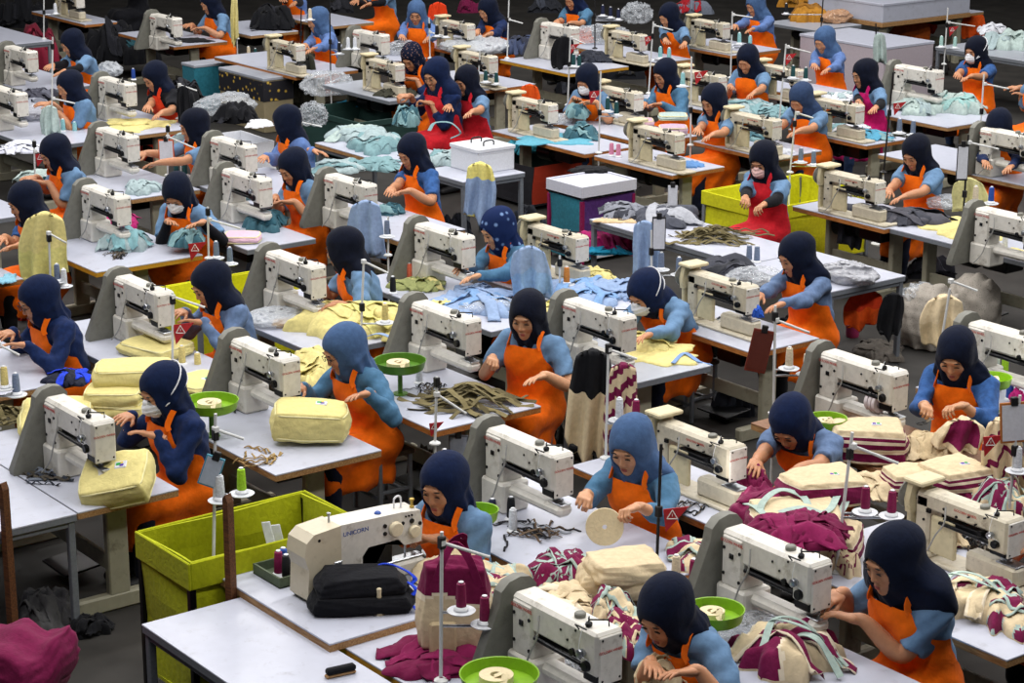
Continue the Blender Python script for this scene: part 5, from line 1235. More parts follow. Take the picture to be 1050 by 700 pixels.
p = at(389, 629, HI); r = empty('empty_cone', p); tag(r, 'bare cream thread cone standing beside the black folded bag', 'thread cone'); b = MB(); b.lathe([(.03, 0), (.03, .012), (.022, .02), (.011, .10), (.013, .13), (.006, .135)], n=16); link('cone_core', b.mesh('cone_core', mat('wood_cone', 'c4b899', .5), smooth=True), r)
# ---- bottom centre: cream and maroon bags
r = empty('tote_bag'); place(r, (466, 668), .70, CAMRZ+.15, 'cream and maroon tote standing against the pole at the bottom', 'bag')
V, F, U = bagbox(.36, .20, .44, seed=91, taper=.80, flop=.12, n=26); fz = (U[F].mean(1)[:, 2]+1)/2+.06*np.sin(U[F].mean(1)[:, 0]*3)
link('bag_body', mk_mesh('bag_body', V, F, [cloth('cfbd9b', .08, .25), cloth('6d1640', .12, .2), cloth('dccfb6', .05)], np.where(fz > .64, 1, np.where(fz > .60, 2, 0))), r)
for s_, e in ((-1, .0), (1, .05)):
    b = MB(); b.tube(bez([(-.10, s_*.07, .36), (-.06+e, s_*.09, .50), (.0+e, s_*.05, .56), (.06, s_*.09, .50), (.11, s_*.08, .35)], 24), 0, flat=(.036, .005, (.1, 1, .2))); link('handle', b.mesh('handle', cloth('7d1a4b', .1), smooth=True), r)
b = MB(); b.box((-.13, -.112, .03), (.0, -.085, .20), .012); link('front_pocket', b.mesh('front_pocket', cloth('c4b18e', .08)), r)
ragb((398, 652, 520, 690), .05, [MAR, '7d1a4b'], 'maroon cloth scraps spread along the lowest worker table', folds=5)
ragb((452, 574, 545, 622), .12, MIX, 'crumpled cream and maroon bag parts behind the standing tote', stripe=st_maroon, folds=5)
ragb((430, 566, 500, 600), .09, [CREAM], 'cream cloth under the hands at the bar tacking machine', z=HI)
ragb((490, 605, 545, 652), .09, MIX, 'cream and maroon loops right of the bottom thread cones', stripe=st_maroon, folds=7)
bowl((512, 690), .17, 'lime green bowl at the bottom edge with tape scraps', tapes=1)
ragb((545, 558, 606, 603), .10, [MAR, MAR, 'a3b6ae'], 'maroon heap with mint edging below the round disc', stripe=st_maroon, folds=8)
stripe_bag((632, 606), .40, .34, .13, 'flat cream bag in the middle of the heap below the round disc', rz=CAMRZ, seed=5, bands=(), badge=False)
stripe_bag((640, 590), .38, .30, .10, 'folded cream bag on top of the heap below the round disc', rz=CAMRZ+.3, seed=8, bands=(), badge=False, z=.80)
ragb((548, 590, 612, 645), .10, [CREAM, CREAM, 'dccfb6'], 'crumpled cream cloth above the lowest cream sewing machine', folds=4)
ragb((606, 596, 648, 650), .12, MIX, 'maroon and cream pieces behind the lowest worker, upper', stripe=st_maroon, folds=7)
ragb((622, 622, 664, 668), .09, [MAR, 'a3b6ae', CREAM], 'maroon and mint striped pieces beside the lowest worker face', stripe=st_maroon, folds=7)
ragb((690, 548, 748, 584), .07, MIX, 'cream and maroon flat pieces behind the two cones on the dark stand', stripe=st_maroon, folds=4)
bowl((733, 624), .136, 'lime green bowl with a tape roll left of the large worker machine')
filmb((560, 655, 620, 700), .12, 'clear plastic crumpled at the lowest sewing machine')
filmb((735, 625, 800, 662), .08, 'clear plastic at the foot of the large worker machine')
ragb((655, 672, 700, 706), .10, [CREAM], 'cream cloth in the hands of the lowest worker', z=.74)
# disc in the hands of worker 2
p = at(620, 540, .88); r = empty('disc', p); tag(r, 'round flat cream disc held by the slate scarf worker', 'disc'); b = MB(); b.lathe([(.012, -.006), (.098, -.006), (.10, 0), (.098, .006), (.012, .006), (.012, -.006)], n=40, cap=False); o = link('disc', b.mesh('disc', M_TAPE, smooth=True), r); r.rotation_euler = (math.radians(78), 0, math.radians(52))
# b2 table
for px, c, lab in (((524, 533), 'black', 'black thread cone standing near the thread bin beside the slate scarf worker, left'), ((526, 545), 'white', 'white cone on the table of the round disc worker'), ((505, 535), 'navy', 'navy thread cone behind the bar tacking worker')):
    cone(at(px[0], px[1], .70), c, lab)
bowl((491, 522), .10, 'lime green bowl mostly hidden behind the bar tacking worker', tapes=0)
straps((545, 545), .22, 18, .24, .012, ['2a2a2e', '6b5a4a', '9aa0a8'], 'dark thread and trimming scraps on the round disc worker table', h=.03, name='thread_scraps', cat='scraps')
# large worker: tote with mint straps
tote((808, 678), .48, .40, .15, 'cream and maroon tote with mint handles at the large worker hands', rz=CAMRZ+.25, seed=3)
ragb((782, 636, 852, 672), .13, [MAR, '7d1a4b'], 'maroon bag opening under the fingers of the large worker')
loops((835, 668), [(805, 660, .10), (822, 650, .17), (838, 655, .17), (850, 672, .10), (862, 694, .02)], 'mint webbing strap arching over the maroon opening', col='a3b6ae')
ragb((1000, 585, 1050, 648), .10, MIX, 'cream and maroon piece at the right edge under the slim lit machine', stripe=st_maroon, folds=3)
tote((990, 622), .55, .40, .12, 'cream and maroon bag on the right edge white table', rz=CAMRZ, seed=14)
ragb((940, 530, 985, 560), .10, [MAR, CREAM], 'striped maroon pieces behind the lit machine', stripe=st_maroon)
# the great maroon heap: bags thrown on one another
for i, (px, w, d, h, z, rz, bands, lab) in enumerate((((800, 572), .46, .36, .15, .70, CAMRZ+.2, ((-.1, 1.1),), 'maroon bag at the bottom front of the large heap'), ((842, 570), .42, .36, .16, .70, CAMRZ-.3, ((.2, .5), (.65, .8)), 'cream striped bag at the bottom right of the large heap'),
        ((815, 548), .50, .40, .15, .82, CAMRZ+.1, ((-.1, .75),), 'maroon bag with cream side in the middle of the large heap'), ((842, 512), .46, .34, .14, .90, CAMRZ+.35, ((.15, .8),), 'maroon banded bag with cream panel on top of the large heap'))):
    stripe_bag(px, w, d, h, lab, z=z, rz=rz, seed=80+i, bands=bands, badge=(i == 3), flop=.25)
ragb((757, 488, 845, 556), .12, [MAR, '7d1a4b'], 'maroon cloth draped over the left of the large heap', z=.80, folds=7, square=.2, n=44)
ragb((775, 520, 866, 560), .08, [MAR, '7d1a4b'], 'maroon cloth strips in front of the mint straps', z=.93, folds=8, square=.2, n=44)
for i, (pth, lab) in enumerate((([(772, 552, .16), (790, 530, .26), (820, 520, .30), (848, 524, .28), (862, 500, .28)], 'mint strap lying across the large maroon heap, front'),
                               ([(778, 535, .24), (782, 515, .30), (800, 502, .32), (822, 508, .30), (830, 520, .28)], 'mint strap looped at the left of the large maroon heap'),
                               ([(765, 516, .22), (776, 520, .28), (798, 540, .27), (828, 546, .26), (852, 536, .24)], 'mint strap crossing low on the large maroon heap'),
                               ([(842, 545, .2), (858, 530, .24), (868, 512, .24), (866, 496, .24)], 'mint strap at the right side of the large maroon heap'))): loops((815, 560), pth, lab)
ragb((750, 478, 790, 512), .13, [MAR], 'maroon pouch under the bent worker arm', z=.72)
ragb((838, 545, 880, 588), .12, [CREAM, CREAM, MAR], 'cream cloth at the right foot of the large maroon heap', stripe=st_maroon)
# striped bags on the brown table
stripe_bag((888, 470), .46, .32, .21, 'striped cream bag nearest the green bowl on the brown table', rz=CAMRZ-.05, seed=21)
stripe_bag((977, 506), .36, .34, .17, 'striped cream bag with badge in front of the scissors worker', rz=CAMRZ+.5, seed=22)
stripe_bag((929, 506), .26, .26, .14, 'small striped cream bag between the two larger ones', rz=CAMRZ+.2, seed=23, badge=False)
ragb((868, 482, 912, 512), .07, [CREAM], 'crumpled cream cloth behind the maroon cones')
ragb((995, 486, 1050, 530), .12, MIX, 'cream and maroon bag part at the right edge beside clipboard', stripe=st_maroon, folds=4)
ragb((925, 440, 985, 470), .08, [CREAM, 'c3b08c'], 'cream cloth corner on the brown table behind the first striped bag')
bowl((848, 428), .115, 'green bowl with tape below the tape roll machine', tapes=2)
bowl((1019, 386), .11, 'green bowl with cream scraps right of the scissors worker', tapes=1)
for px, c, lab in (((1010, 380), 'white', 'white cone in the bowl right of the scissors worker, leftmost'), ((1021, 382), 'white', 'white cone in the bowl right of the scissors worker, middle'), ((1030, 384), 'lime', 'lime green thread cone right of the scissors worker')): cone(at(px[0], px[1], .76), c, lab)
cone(at(1035, 410, .70), 'blue', 'royal blue thread cone behind the clipboard')
ragb((1036, 398, 1050, 415), .07, ['c22a7c'], 'bright magenta cloth bit at the right edge')
# open bag and scissors of worker 6
hang((985, 428), 52, 34, [CREAM, CREAM, MAR], 'open cream bag mouth with maroon lining held by the scissors worker', zt=.95, thick=.09, name='open_bag', cat='bag', split=lambda t, a: 2 if .62 < a < .86 and t < .75 else 0)
r = empty('scissors', at(950, 432, .90)); tag(r, 'black scissors in the hand cutting the cream bag', 'scissors'); b = MB(); b.tube([(0, 0, 0), (.07, -.05, .05)], .004, 6); b.tube([(0, 0, 0), (.08, -.03, .045)], .004, 6); link('blades', b.mesh('blades', M_STEEL), r); b = MB()
for s in (-1, 1): b.tube([(-.035+.02*math.cos(a), .02*s+.014*math.sin(a), -.02) for a in np.linspace(0, 6.28, 13)[:-1]], .004, 6, closed=True)
link('finger_loops', b.mesh('finger_loops', M_BLACKC), r)
# tape roll on machine b6
b = MB()
for i in range(3): b.lathe([(.035, .0), (.062, .0), (.062, .022), (.035, .022), (.035, 0)], (i*.03, 0, 0), 0, 24, cap=False)
o = link('tape_roll', b.mesh('tape_roll', mat('white_tape', 'd9cfd2', .6), smooth=True)); o.location = at(893, 410, .93); tag(o, 'white tape rolls hung on the arm of the machine above the green bowl', 'tape')
# ---- left: yellow bags
lunch_bag((125, 502), .40, .34, .15, 'stitched yellow lunch bag with purple green badge on the left table corner', rz=CAMRZ-.1, tilt=(.42, -.22), seed=41, z=.73)
lunch_bag((58, 436), .44, .40, .10, 'flat yellow bag behind the half hidden machine at left', rz=CAMRZ+.1, seed=42, tilt=(.25, 0), z=.72)
for i, (px, w, d, h, z, lab) in enumerate(((( 126, 426), .38, .34, .10, .70, 'yellow bag at the bottom of the stack behind the masked navy worker'), ((118, 412), .36, .32, .10, .79, 'yellow bag second from bottom of the stack behind the masked navy worker'),
        ((138, 392), .50, .34, .12, .87, 'yellow bag on top of the stack behind the masked navy worker'))): lunch_bag(px, w, d, h, lab, z=z, rz=CAMRZ+.1*i-.1, seed=43+i, badge=False)
lunch_bag((160, 362), .46, .36, .08, 'yellow bag at the foot of the lavender sleeved worker', rz=.3, seed=47, badge=True)
lunch_bag((205, 396), .34, .36, .05, 'flat yellow panel behind the green bowl at left', rz=.2, seed=48)
ragb((50, 376, 90, 396), .04, ['1c2030', '2240c8'], 'black pad with blue edge beside the yellow stack', square=.7)
straps((6, 432), .22, 22, .34, .03, ['6a6143', '7d7350'], 'khaki strap heap at the left edge', aim=.9)
straps((52, 488), .20, 14, .22, .02, ['3a3f4a', '6d7480', '4d4840'], 'grey trimming strips in front of the half hidden machine', h=.03, aim=.8)
cone(at(22, 480, .70), 'white', 'white cone left of the grey trimming strips')
bowl((216, 410), .165, 'green bowl with cream tape between two sewing machines at left', tapes=2, dark=False)
lunch_bag((319, 447), .46, .32, .19, 'yellow lunch bag lifted by the worker in glasses and slate scarf', rz=CAMRZ, tilt=(.05, .05), seed=52, z=.72)
straps((262, 468), .20, 10, .2, .012, ['8a6f45', 'a58a58'], 'brown thread dust on the worn table edge', h=.01, name='thread_scraps', cat='scraps')
bowl((410, 369), .165, 'dark green bowl with a pile of tape above the khaki straps', dark=True, tapes=2)
straps((482, 414), .32, 34, .52, .032, ['6a6143', '776d4c', '5d553c'], 'pile of khaki straps on the orange edged table', h=.15, aim=CAMRZ-.15)
cone(at(430, 393, .70), 'white', 'white cone beside the khaki strap pile')
# d row clutter
ragb((300, 300, 415, 350), .13, [YEL, 'cfc87e'], 'yellow cloth heap before the turned away worker', folds=4, n=44)
ragb((298, 348, 345, 400), .12, [YEL], 'yellow cloth fallen left of the worker in glasses and slate scarf', folds=4)
ragb((398, 320, 445, 352), .08, [YEL, 'cfc87e'], 'yellow cloth with blue strap behind the dark green bowl', folds=4)
loops((400, 345), [(372, 346, .06), (390, 342, .12), (408, 350, .08), (420, 356, .03)], 'blue strap across the yellow cloth heap', col=LBLUE, w=.03)
filmb((258, 310, 312, 338), .08, 'clear plastic at the foot of the machine by the turned away worker', alpha=.45)
ragb((282, 322, 318, 338), .03, ['b98a2e'], 'mustard cloth beside the clear plastic')
ragb((446, 284, 520, 328), .07, [LBLUE, '7699c4'], 'light blue cloth under the batik scarf worker hands', folds=5)
filmb((478, 300, 516, 324), .06, 'clear film on the batik scarf worker table')
ragb((404, 282, 452, 300), .05, ['8f9560', YEL], 'olive and yellow cloth behind the coral cones', folds=4)
ragb((432, 304, 470, 326), .04, [YEL], 'yellow cloth corner in front of the batik scarf worker')
for px, c, lab in (((406, 286), 'coral', 'coral thread cone left of its pair behind turned away worker'), ((420, 287), 'coral', 'coral thread cone right of its pair behind turned away worker'), ((403, 301), 'black', 'black thread cone in front of the coral cones')): cone(at(px[0], px[1], .70), c, lab)
ragb((566, 275, 640, 318), .06, [LBLUE, '7699c4'], 'light blue cloth on the table left of the leaning worker', folds=5)
ragb((588, 272, 630, 295), .06, [YEL], 'yellow cloth behind the mustard cone')
ragb((545, 300, 602, 338), .06, [YEL, 'cfc87e'], 'yellow panel beside the worker with hand at waist', folds=3)
ragb((625, 280, 660, 312), .05, [LBLUE], 'light blue sleeve piece at the leaning worker scarf')
ragb((630, 350, 712, 374), .025, [YEL], 'flat yellow panel under the leaning worker hands', square=.8, folds=3)
ragb((636, 334, 690, 364), .07, [YEL, 'cfc27e'], 'yellow panel lifted by the leaning masked worker', strips=2, folds=2)
loops((710, 372), [(690, 372, .02), (702, 362, .03), (716, 370, .01), (730, 374, -.03)], 'blue strap at the corner of the grey table', col='7391bd', w=.03)
ragb((772, 318, 782, 326), .05, ['2a55b5'], 'bright blue scrap on the machine of the grey blue sleeved worker', z=1.0)
straps((742, 330), .16, 12, .18, .012, ['1c1c20', '8a8f96'], 'dark trimmings under the slim machine with blue scrap', h=.03, name='thread_scraps', cat='scraps')
ragb((712, 258, 770, 290), .10, [CHAR, '24262c'], 'charcoal cloth heap left of the navy scarf worker at the middle right', folds=5)
filmb((752, 268, 792, 298), .10, 'clear bag with dark cloth beside the grey cones')
for px, c, lab in (((768, 268), 'gray', 'grey thread cone behind the charcoal heap, left'), ((776, 269), 'gray', 'grey thread cone behind the charcoal heap, right')): cone(at(px[0], px[1], .70), c, lab)
# long table
ragb((618, 203, 660, 228), .08, [CHAR, '7b7e88'], 'dark grey scarf cloth at the left end of the long table', folds=5)
ragb((655, 204, 716, 236), .10, ['4a4d57', 'a3a6ae'], 'grey and white cloth on the long table', folds=5)
ragb((612, 220, 650, 230), .02, ['c9b08a'], 'tan paper sheet on the long table')
straps((735, 244), .30, 40, .42, .024, ['6a6143', '5d553c', '776d4c'], 'khaki strips spread before the red apron worker', h=.12, aim=CAMRZ)
filmb((842, 266, 900, 294), .13, 'clear bag of grey scraps on the steel legged table', alpha=.75, c='a9abb2')
openbox('storage_box', at(600, 268, .0)[:2], at(650, 262, .0)[:2]+np.array([.0, .5]), .42, {k: mat('box_white', 'b9bcc4', .6) for k in ('-y', '+x', '-x', '+y')}, 'low white box under the left end of the long table', cat='box')
ragb((585, 234, 652, 258), .10, ['a01c62', '7d1547'], 'magenta cloth heaped on the low white box', z=.42)
ragb((590, 250, 648, 262), .04, ['1c84a8'], 'bright teal cloth along the low white box', z=.40)
# e row clutter
ragb((106, 232, 152, 260), .13, [PTEAL, '7fa9b0'], 'pale teal pouch on the yellow edged table', folds=3)
ragb((178, 230, 208, 256), .10, [DTEAL, TEAL], 'teal pouch in the capped worker hands', z=.76)
ragb((104, 214, 140, 238), .06, ['a01c62'], 'magenta cloth behind the machine of the capped worker')
ragb((130, 182, 162, 202), .07, [PTEAL], 'pale teal folded cloth behind the capped worker')
lunch_bag((249, 247), .30, .26, .06, 'folded pink cloth on the grey edged table', rz=CAMRZ, seed=61, badge=False, body=PINK)
ragb((252, 212, 290, 240), .10, [DTEAL, '2f5866'], 'dark teal cloth sewn above the pink folded cloth', folds=5)
ragb((386, 208, 412, 222), .07, [DTEAL, TEAL], 'dark teal cloth of the worker with patterned scarf end')
cone(at(98, 247, .70), 'pink', 'pink thread cone left of the pale teal pouch')
ragb((0, 278, 16, 292), .02, ['7fb0c4'], 'pale blue cloth flat at the left table edge')
hang((44, 217), 50, 74, [YEL, 'cfc87e'], 'yellow bag piece hanging on the stand at the left edge', zt=1.2, thick=.07, name='hanging_bag', cat='bag')
hang((376, 205), 38, 62, [LBLUE], 'light blue cloth hanging behind the turned away worker', zt=1.12, thick=.05)
hang((545, 252), 42, 52, [LBLUE, '7fa0c8'], 'light blue cloth hanging in front of the unattended slim machine', zt=1.12, thick=.06)
hang((662, 226), 28, 58, [LBLUE], 'light blue cloth hanging on the board by the long table', zt=1.15, thick=.04)
hang((491, 166), 32, 62, ['d9cf7a', LBLUE, LBLUE, LBLUE], 'light blue bag with yellow top hanging at the white foam box', zt=.98, thick=.08, name='hanging_bag', cat='bag')
hang((605, 358), 46, 118, [BLK, BLK, CREAM, CREAM, CREAM], 'cream bag with black top hanging on the middle stand', zt=1.25, thick=.07, name='hanging_bag', cat='bag', split=lambda t, a: 0 if t < .36 else 2)
hang((638, 372), 34, 108, [MAR, CREAM], 'maroon and cream striped piece hanging behind the middle stand', zt=1.22, thick=.06, name='hanging_bag', cat='bag', split=lambda t, a: int((t*5+a*3) % 1 > .45))
hang((970, 302), 46, 50, [CREAM, 'c3b08c'], 'cream tote hanging on a pole in front of the woven sacks', zt=1.05, thick=.08, name='tote_bag', cat='bag')
hang((1032, 428), 44, 80, MIX[:2]+[CREAM], 'cream and maroon bag hanging behind the clipboard at right', zt=1.15, thick=.08, name='hanging_bag', cat='bag', split=lambda t, a: 1 if (t*3+a*2) % 1 > .7 else 0)
hang((995, 182), 38, 34, ['c9c48a'], 'yellow cloth hanging beside the masked worker at right edge', zt=1.2, thick=.05)
hang((872, 212), 26, 42, [CHAR], 'charcoal cloth hanging over the orange table edge', zt=.72, thick=.04)
ragb((848, 206, 904, 218), .03, [CHAR], 'charcoal cloth under the black scarf worker hands', square=.6)
ragb((904, 210, 974, 234), .08, ['4a4a52', '3b3d46'], 'charcoal cloth pile right of the black scarf worker', folds=3)
ragb((952, 214, 1024, 250), .03, [YEL, 'cfc87e'], 'flat yellow pieces on the table at the right edge', square=.5, folds=3)
ragb((1020, 252, 1052, 264), .03, [YEL], 'yellow piece hanging off the table corner at the right edge')
filmb((956, 196, 988, 218), .09, 'clear bag behind the hanging yellow cloth')
for px, c, lab in (((1010, 252), 'white', 'white cone at the right edge beside the black handwheel, left'), ((1021, 254), 'teal', 'teal thread cone at the right edge between two white ones'), ((1030, 256), 'white', 'white cone at the right edge beside the black handwheel, right')): cone(at(px[0], px[1], .70), c, lab)
# sacks on the right
WOV = mat('woven_sack', '9b958c', .85, 'motif', scale=70, hex2='6e6860', spec=.1)
for bb, h, z, lab in (((918, 290, 990, 362), .45, .0, 'woven grey sack leaning at the right aisle, left'), ((968, 280, 1026, 350), .45, .0, 'woven grey sack leaning at the right aisle, right')):
    px, w, d = fit(*bb, h, z); d = max(.4, d); sd = int(bb[0])
    def sack_f(X, Y, Z):
        P_ = np.stack(np.broadcast_arrays(X/w*2, Y/d*2, Z/h*2), -1)
        return np.maximum(ell(X, Y, Z, (0, 0, h*.42), (w*.52, d*.52, h*.72))+.030*vnoise(P_, 2.2, sd)+.012*np.sin(20*Z+6*X*8+2*vnoise(P_, 3, sd+1)), .004-Z)
    V, F = snets(sack_f, (-w*.7, -d*.7, -.01), (w*.7, d*.7, h*1.4), .022); place(link('woven_sack', mk_mesh('woven_sack', V, F, WOV)), px, z, .4, lab, 'sack')
filmb((920, 290, 962, 345), .35, 'clear plastic bag in front of the woven sacks', z=.1)
ragb((880, 345, 925, 372), .06, ['55504a', '37342f'], 'dark scraps on the floor by the aisle', z=0.)
r = empty('water_bottle', at(874, 345, 0)); tag(r, 'pink bottle under the steel legged table', 'bottle'); b = MB(); b.lathe([(.05, 0), (.055, .02), (.055, .24), (.03, .29), (.03, .33)], n=18); link('bottle', b.mesh('bottle', mat('pink_plastic', 'b23a6a', .3), smooth=True), r); b = MB(); b.lathe([(.033, .32), (.033, .36)], n=14); link('bottle_cap', b.mesh('bottle_cap', mat('pink_cap', 'c86a8c', .4), smooth=True), r)
hang((915, 300), 26, 46, [BLK], 'black cloth hanging under the steel legged table corner', zt=.62)
hang((888, 296), 40, 40, ['c93a1a', 'd9541a'], 'orange red apron hanging under the steel legged table', zt=.60)
# ---- bins in the middle
PUR, TEA = cloth('4a2a66', .15), cloth('2a6f80', .15)
a0 = at(555, 188, .70); a1 = at(597, 196, .70); a2 = at(645, 186, .70)
openbox('cloth_bin', (a0[0], a1[1]), (a1[0], a2[1]), .62, {'-y': TEA, '+x': PUR, '-x': TEA, '+y': PUR}, 'teal and purple cloth bin under a white lid', frame=cloth('7d1547'), z0=.05)
r = empty('bin_lid', ((a0[0]+a1[0])/2, (a1[1]+a2[1])/2, .62)); tag(r, 'white tray lid on the teal and purple bin', 'lid'); hx, hy = abs(a1[0]-a0[0])/2+.02, abs(a2[1]-a1[1])/2+.02
b = MB(); b.box((-hx, -hy, 0), (hx, hy, .02), .002)
for lo, hi in (((-hx, -hy, 0), (hx, -hy+.02, .12)), ((-hx, hy-.02, 0), (hx, hy, .12)), ((-hx, -hy+.02, 0), (-hx+.02, hy-.02, .12)), ((hx-.02, -hy+.02, 0), (hx, hy-.02, .12))): b.box(lo, hi, .002)
b.box((-hx+.02, -hy+.02, .09), (hx-.02, hy-.02, .105)); link('tray', b.mesh('tray', mat('lid_white', 'c4c6d2', .5)), r)
ragb((586, 167, 626, 179), .03, [BLK, '2c2d33'], 'black plastic pouch on the white bin lid', z=.73)
LM = {k: cloth('c9c81e', .1) for k in ('-y', '+x', '-x', '+y')}
openbox('cloth_bin', at(722, 196, .62)[:2], np.array([at(790, 214, .62)[0], at(842, 184, .62)[1]]), .62, LM, 'lime cloth box behind the red apron worker', collar=.12, frame=M_GREYE)
openbox('cloth_bin', at(158, 300, .55)[:2], np.array([at(215, 318, .55)[0], at(256, 276, .55)[1]]), .58, LM, 'lime cloth bin behind the lavender sleeved worker', collar=.1, frame=M_GREYE)
WH = {k: mat('foam_white', 'cfd2d8', .6) for k in ('-y', '+x', '-x', '+y')}
p0 = at(470, 168, .72); p1 = at(490, 177, .72); p2 = at(512, 167, .72)
def solidbox(name, c0, c1, z0, z1, m, lab, cat='box', extra=None):
    x0, x1 = sorted((c0[0], c1[0])); y0, y1 = sorted((c0[1], c1[1])); r = empty(name, ((x0+x1)/2, (y0+y1)/2, z0)); tag(r, lab, cat); hx, hy = (x1-x0)/2, (y1-y0)/2
    b = MB(); b.box((-hx, -hy, 0), (hx, hy, z1-z0), .008); link('box_body', b.mesh('box_body', m), r)
    b = MB(); b.box((-hx-.008, -hy-.008, z1-z0-.03), (hx+.008, hy+.008, z1-z0+.008), .006); link('box_lid', b.mesh('box_lid', extra or m), r); return r
r = solidbox('foam_box', (p0[0], p1[1]), (p1[0], p2[1]), .70, .93, WH['-y'], 'white foam box with black handles on the grey table')
for s in (-1, 1):
    b = MB(); b.tube(bez([(.10*s, -.06, .23), (.10*s, -.05, .28), (.10*s, .05, .28), (.10*s, .06, .23)], 12), .008, 6); link('handle', b.mesh('handle', M_BLACKC), r)
CR = {k: mat('crate_green', '1f3a36', .6) for k in ('-y', '+x', '-x', '+y')}
c0 = at(316, 110, .5); c1 = at(368, 126, .5); c2 = at(404, 112, .5)
openbox('crate', (c0[0], c1[1]), (c1[0], c2[1]), .5, CR, 'dark green crate under the floral scarf worker table', cat='crate', collar=.06)
ragb((350, 100, 395, 112), .05, ['2a8fb0', '1c6f90'], 'bright teal cloth inside the dark green crate', z=.42)
c0 = at(520, 150, .45); c1 = at(546, 172, .45); c2 = at(574, 158, .45)
openbox('crate', (c0[0], c1[1]), (c1[0], c2[1]), .45, {'-y': mat('crate_black', '1d1d22', .6), '+x': mat('crate_red', 'a5341f', .6), '-x': CR['-x'], '+y': CR['+y']}, 'black and red crate of teal cloth beside the covered bin', cat='crate')
ragb((520, 138, 562, 160), .10, ['2f93a8', '277d90'], 'teal cloth overflowing the black and red crate', z=.40)
PAT = mat('pattern_sheet', '1d1d24', .7, 'motif', scale=13, hex2='c9a640')
c0 = at(219, 70, .66); c1 = at(270, 81, .66); c2 = at(298, 77, .66)
r = solidbox('wrapped_box', (c0[0], c1[1]), (c1[0], c2[1]), .0, .66, mat('tan_board', '8d8266', .6), 'tan box with a black and yellow patterned sheet around its top', extra=M_TOPG)
hx, hy = abs(c1[0]-c0[0])/2+.006, abs(c2[1]-c1[1])/2+.006; b = MB(); b.box((-hx, -hy, .38), (hx, hy, .62), .004); link('patterned_sheet', b.mesh('patterned_sheet', PAT), r)
c0 = at(184, 63, .62); c1 = at(199, 66, .62); c2 = at(240, 56, .62)
solidbox('storage_bin', (c0[0], c1[1]), (c1[0], c2[1]), .0, .60, cloth('2a6f80', .15), 'teal and red storage bin with grey lid at the upper left', cat='bin', extra=M_TOPG)
c0 = at(213, 140, .4); c1 = at(240, 152, .4); c2 = at(268, 142, .4)
openbox('plastic_crate', (c0[0], c1[1]), (c1[0], c2[1]), .42, WH, 'white plastic crate right of the black scarf worker', cat='crate')
# f and g rows, left
filmb((2, 100, 50, 128), .14, 'crumpled grey film at the left behind the worker by the red pennant', c='b9bcc6', alpha=.55)
ragb((14, 96, 52, 122), .10, ['6a6d78', '8a8e9a'], 'grey cloth in film on the upper left table')
hang((20, 116), 26, 30, ['2a2c34'], 'dark pouch hanging off the table of grey film', zt=.78)
hang((51, 108), 20, 30, [MINT], 'mint cloth hanging on the stand behind the pennant at left', zt=1.0)
ragb((0, 142, 42, 160), .05, ['c3c6d4', 'd3d6de'], 'pale lilac cloth on the table at the left edge', folds=3)
ragb((20, 172, 60, 190), .07, [MINT], 'mint cloth below the left worker by the red pennant')
for i, (bb, z) in enumerate((((108, 124, 150, 138), .70), ((112, 119, 152, 130), .73), ((145, 120, 176, 132), .70))): ragb(bb, .025, [YEL], ['stack of yellow flat panels at bottom before the rust apron', 'yellow flat panel on top before the rust apron', 'yellow flat panel right of the stack before the rust apron'][i], z=z, square=.9, folds=2)
hang((186, 136), 28, 30, [PTEAL], 'pale teal pouch hanging before the black scarf worker reaching forward', zt=1.0)
ragb((236, 196, 262, 206), .05, [TEAL], 'teal cloth behind the machine above the pink folded cloth')
filmb((206, 88, 256, 126), .22, 'clear plastic heap left of the patterned box', z=.45)
ragb((222, 106, 262, 128), .18, [BLK, '24252b'], 'black cloth heap below the clear plastic at the upper left', z=.42)
ragb((254, 118, 278, 134), .03, ['d4d6da'], 'white papers on the black cloth heap', z=.62)
filmb((94, 62, 132, 80), .14, 'clear film beside the worker in orange apron at left', alpha=.4)
cone(at(137, 82, .70), 'blue', 'blue thread cone left of the rust red apron')
ragb((168, 75, 205, 118), .25, [BLK, '2a2b31'], 'black bag heap right of the rust red apron', z=.35)
hang((188, 88), 14, 36, [BLK], 'black strap bag hanging beside the rust red apron worker', zt=1.1)
for bb, h, c, z, lab in (((92, 20, 140, 66), .45, [BLK, '1e1f25'], .25, 'black bag heap at the upper left, tallest'), ((120, 34, 162, 70), .30, [BLK, '22464f'], .2, 'black and teal bag heap at the upper left'), ((82, 38, 112, 64), .25, ['1c3c4a', BLK], .2, 'dark teal bag in the upper left heap'),
                         ((12, 24, 58, 78), .50, ['7d1f34', '5f1828'], .1, 'dark red cloth heap under the upper left steel table'), ((0, 0, 48, 30), .40, [BLK, '191a1f'], .3, 'black cloth heap in the upper left corner'), ((172, 36, 215, 46), .03, [BLK], .70, 'flat black cloth under the topmost worker hands'),
                         ((296, 62, 330, 108), .45, ['2a2a22', '1c1c1a'], .3, 'dark olive backpack heap left of the green crate'), ((262, 2, 300, 34), .25, [BLK, '22232a'], .72, 'black cloth pulled by the worker at the top edge')): ragb(bb, h, c, lab, z=z, folds=5)
filmb((316, 68, 356, 104), .25, 'clear plastic above the dark green crate', z=.55)
filmb((308, 104, 334, 132), .22, 'clear plastic at the left end of the teal cloth table', z=.70)
ragb((24, 84, 52, 112), .10, ['3c3d48', '5a5c68'], 'dark cloth before the orange apron worker at the left')
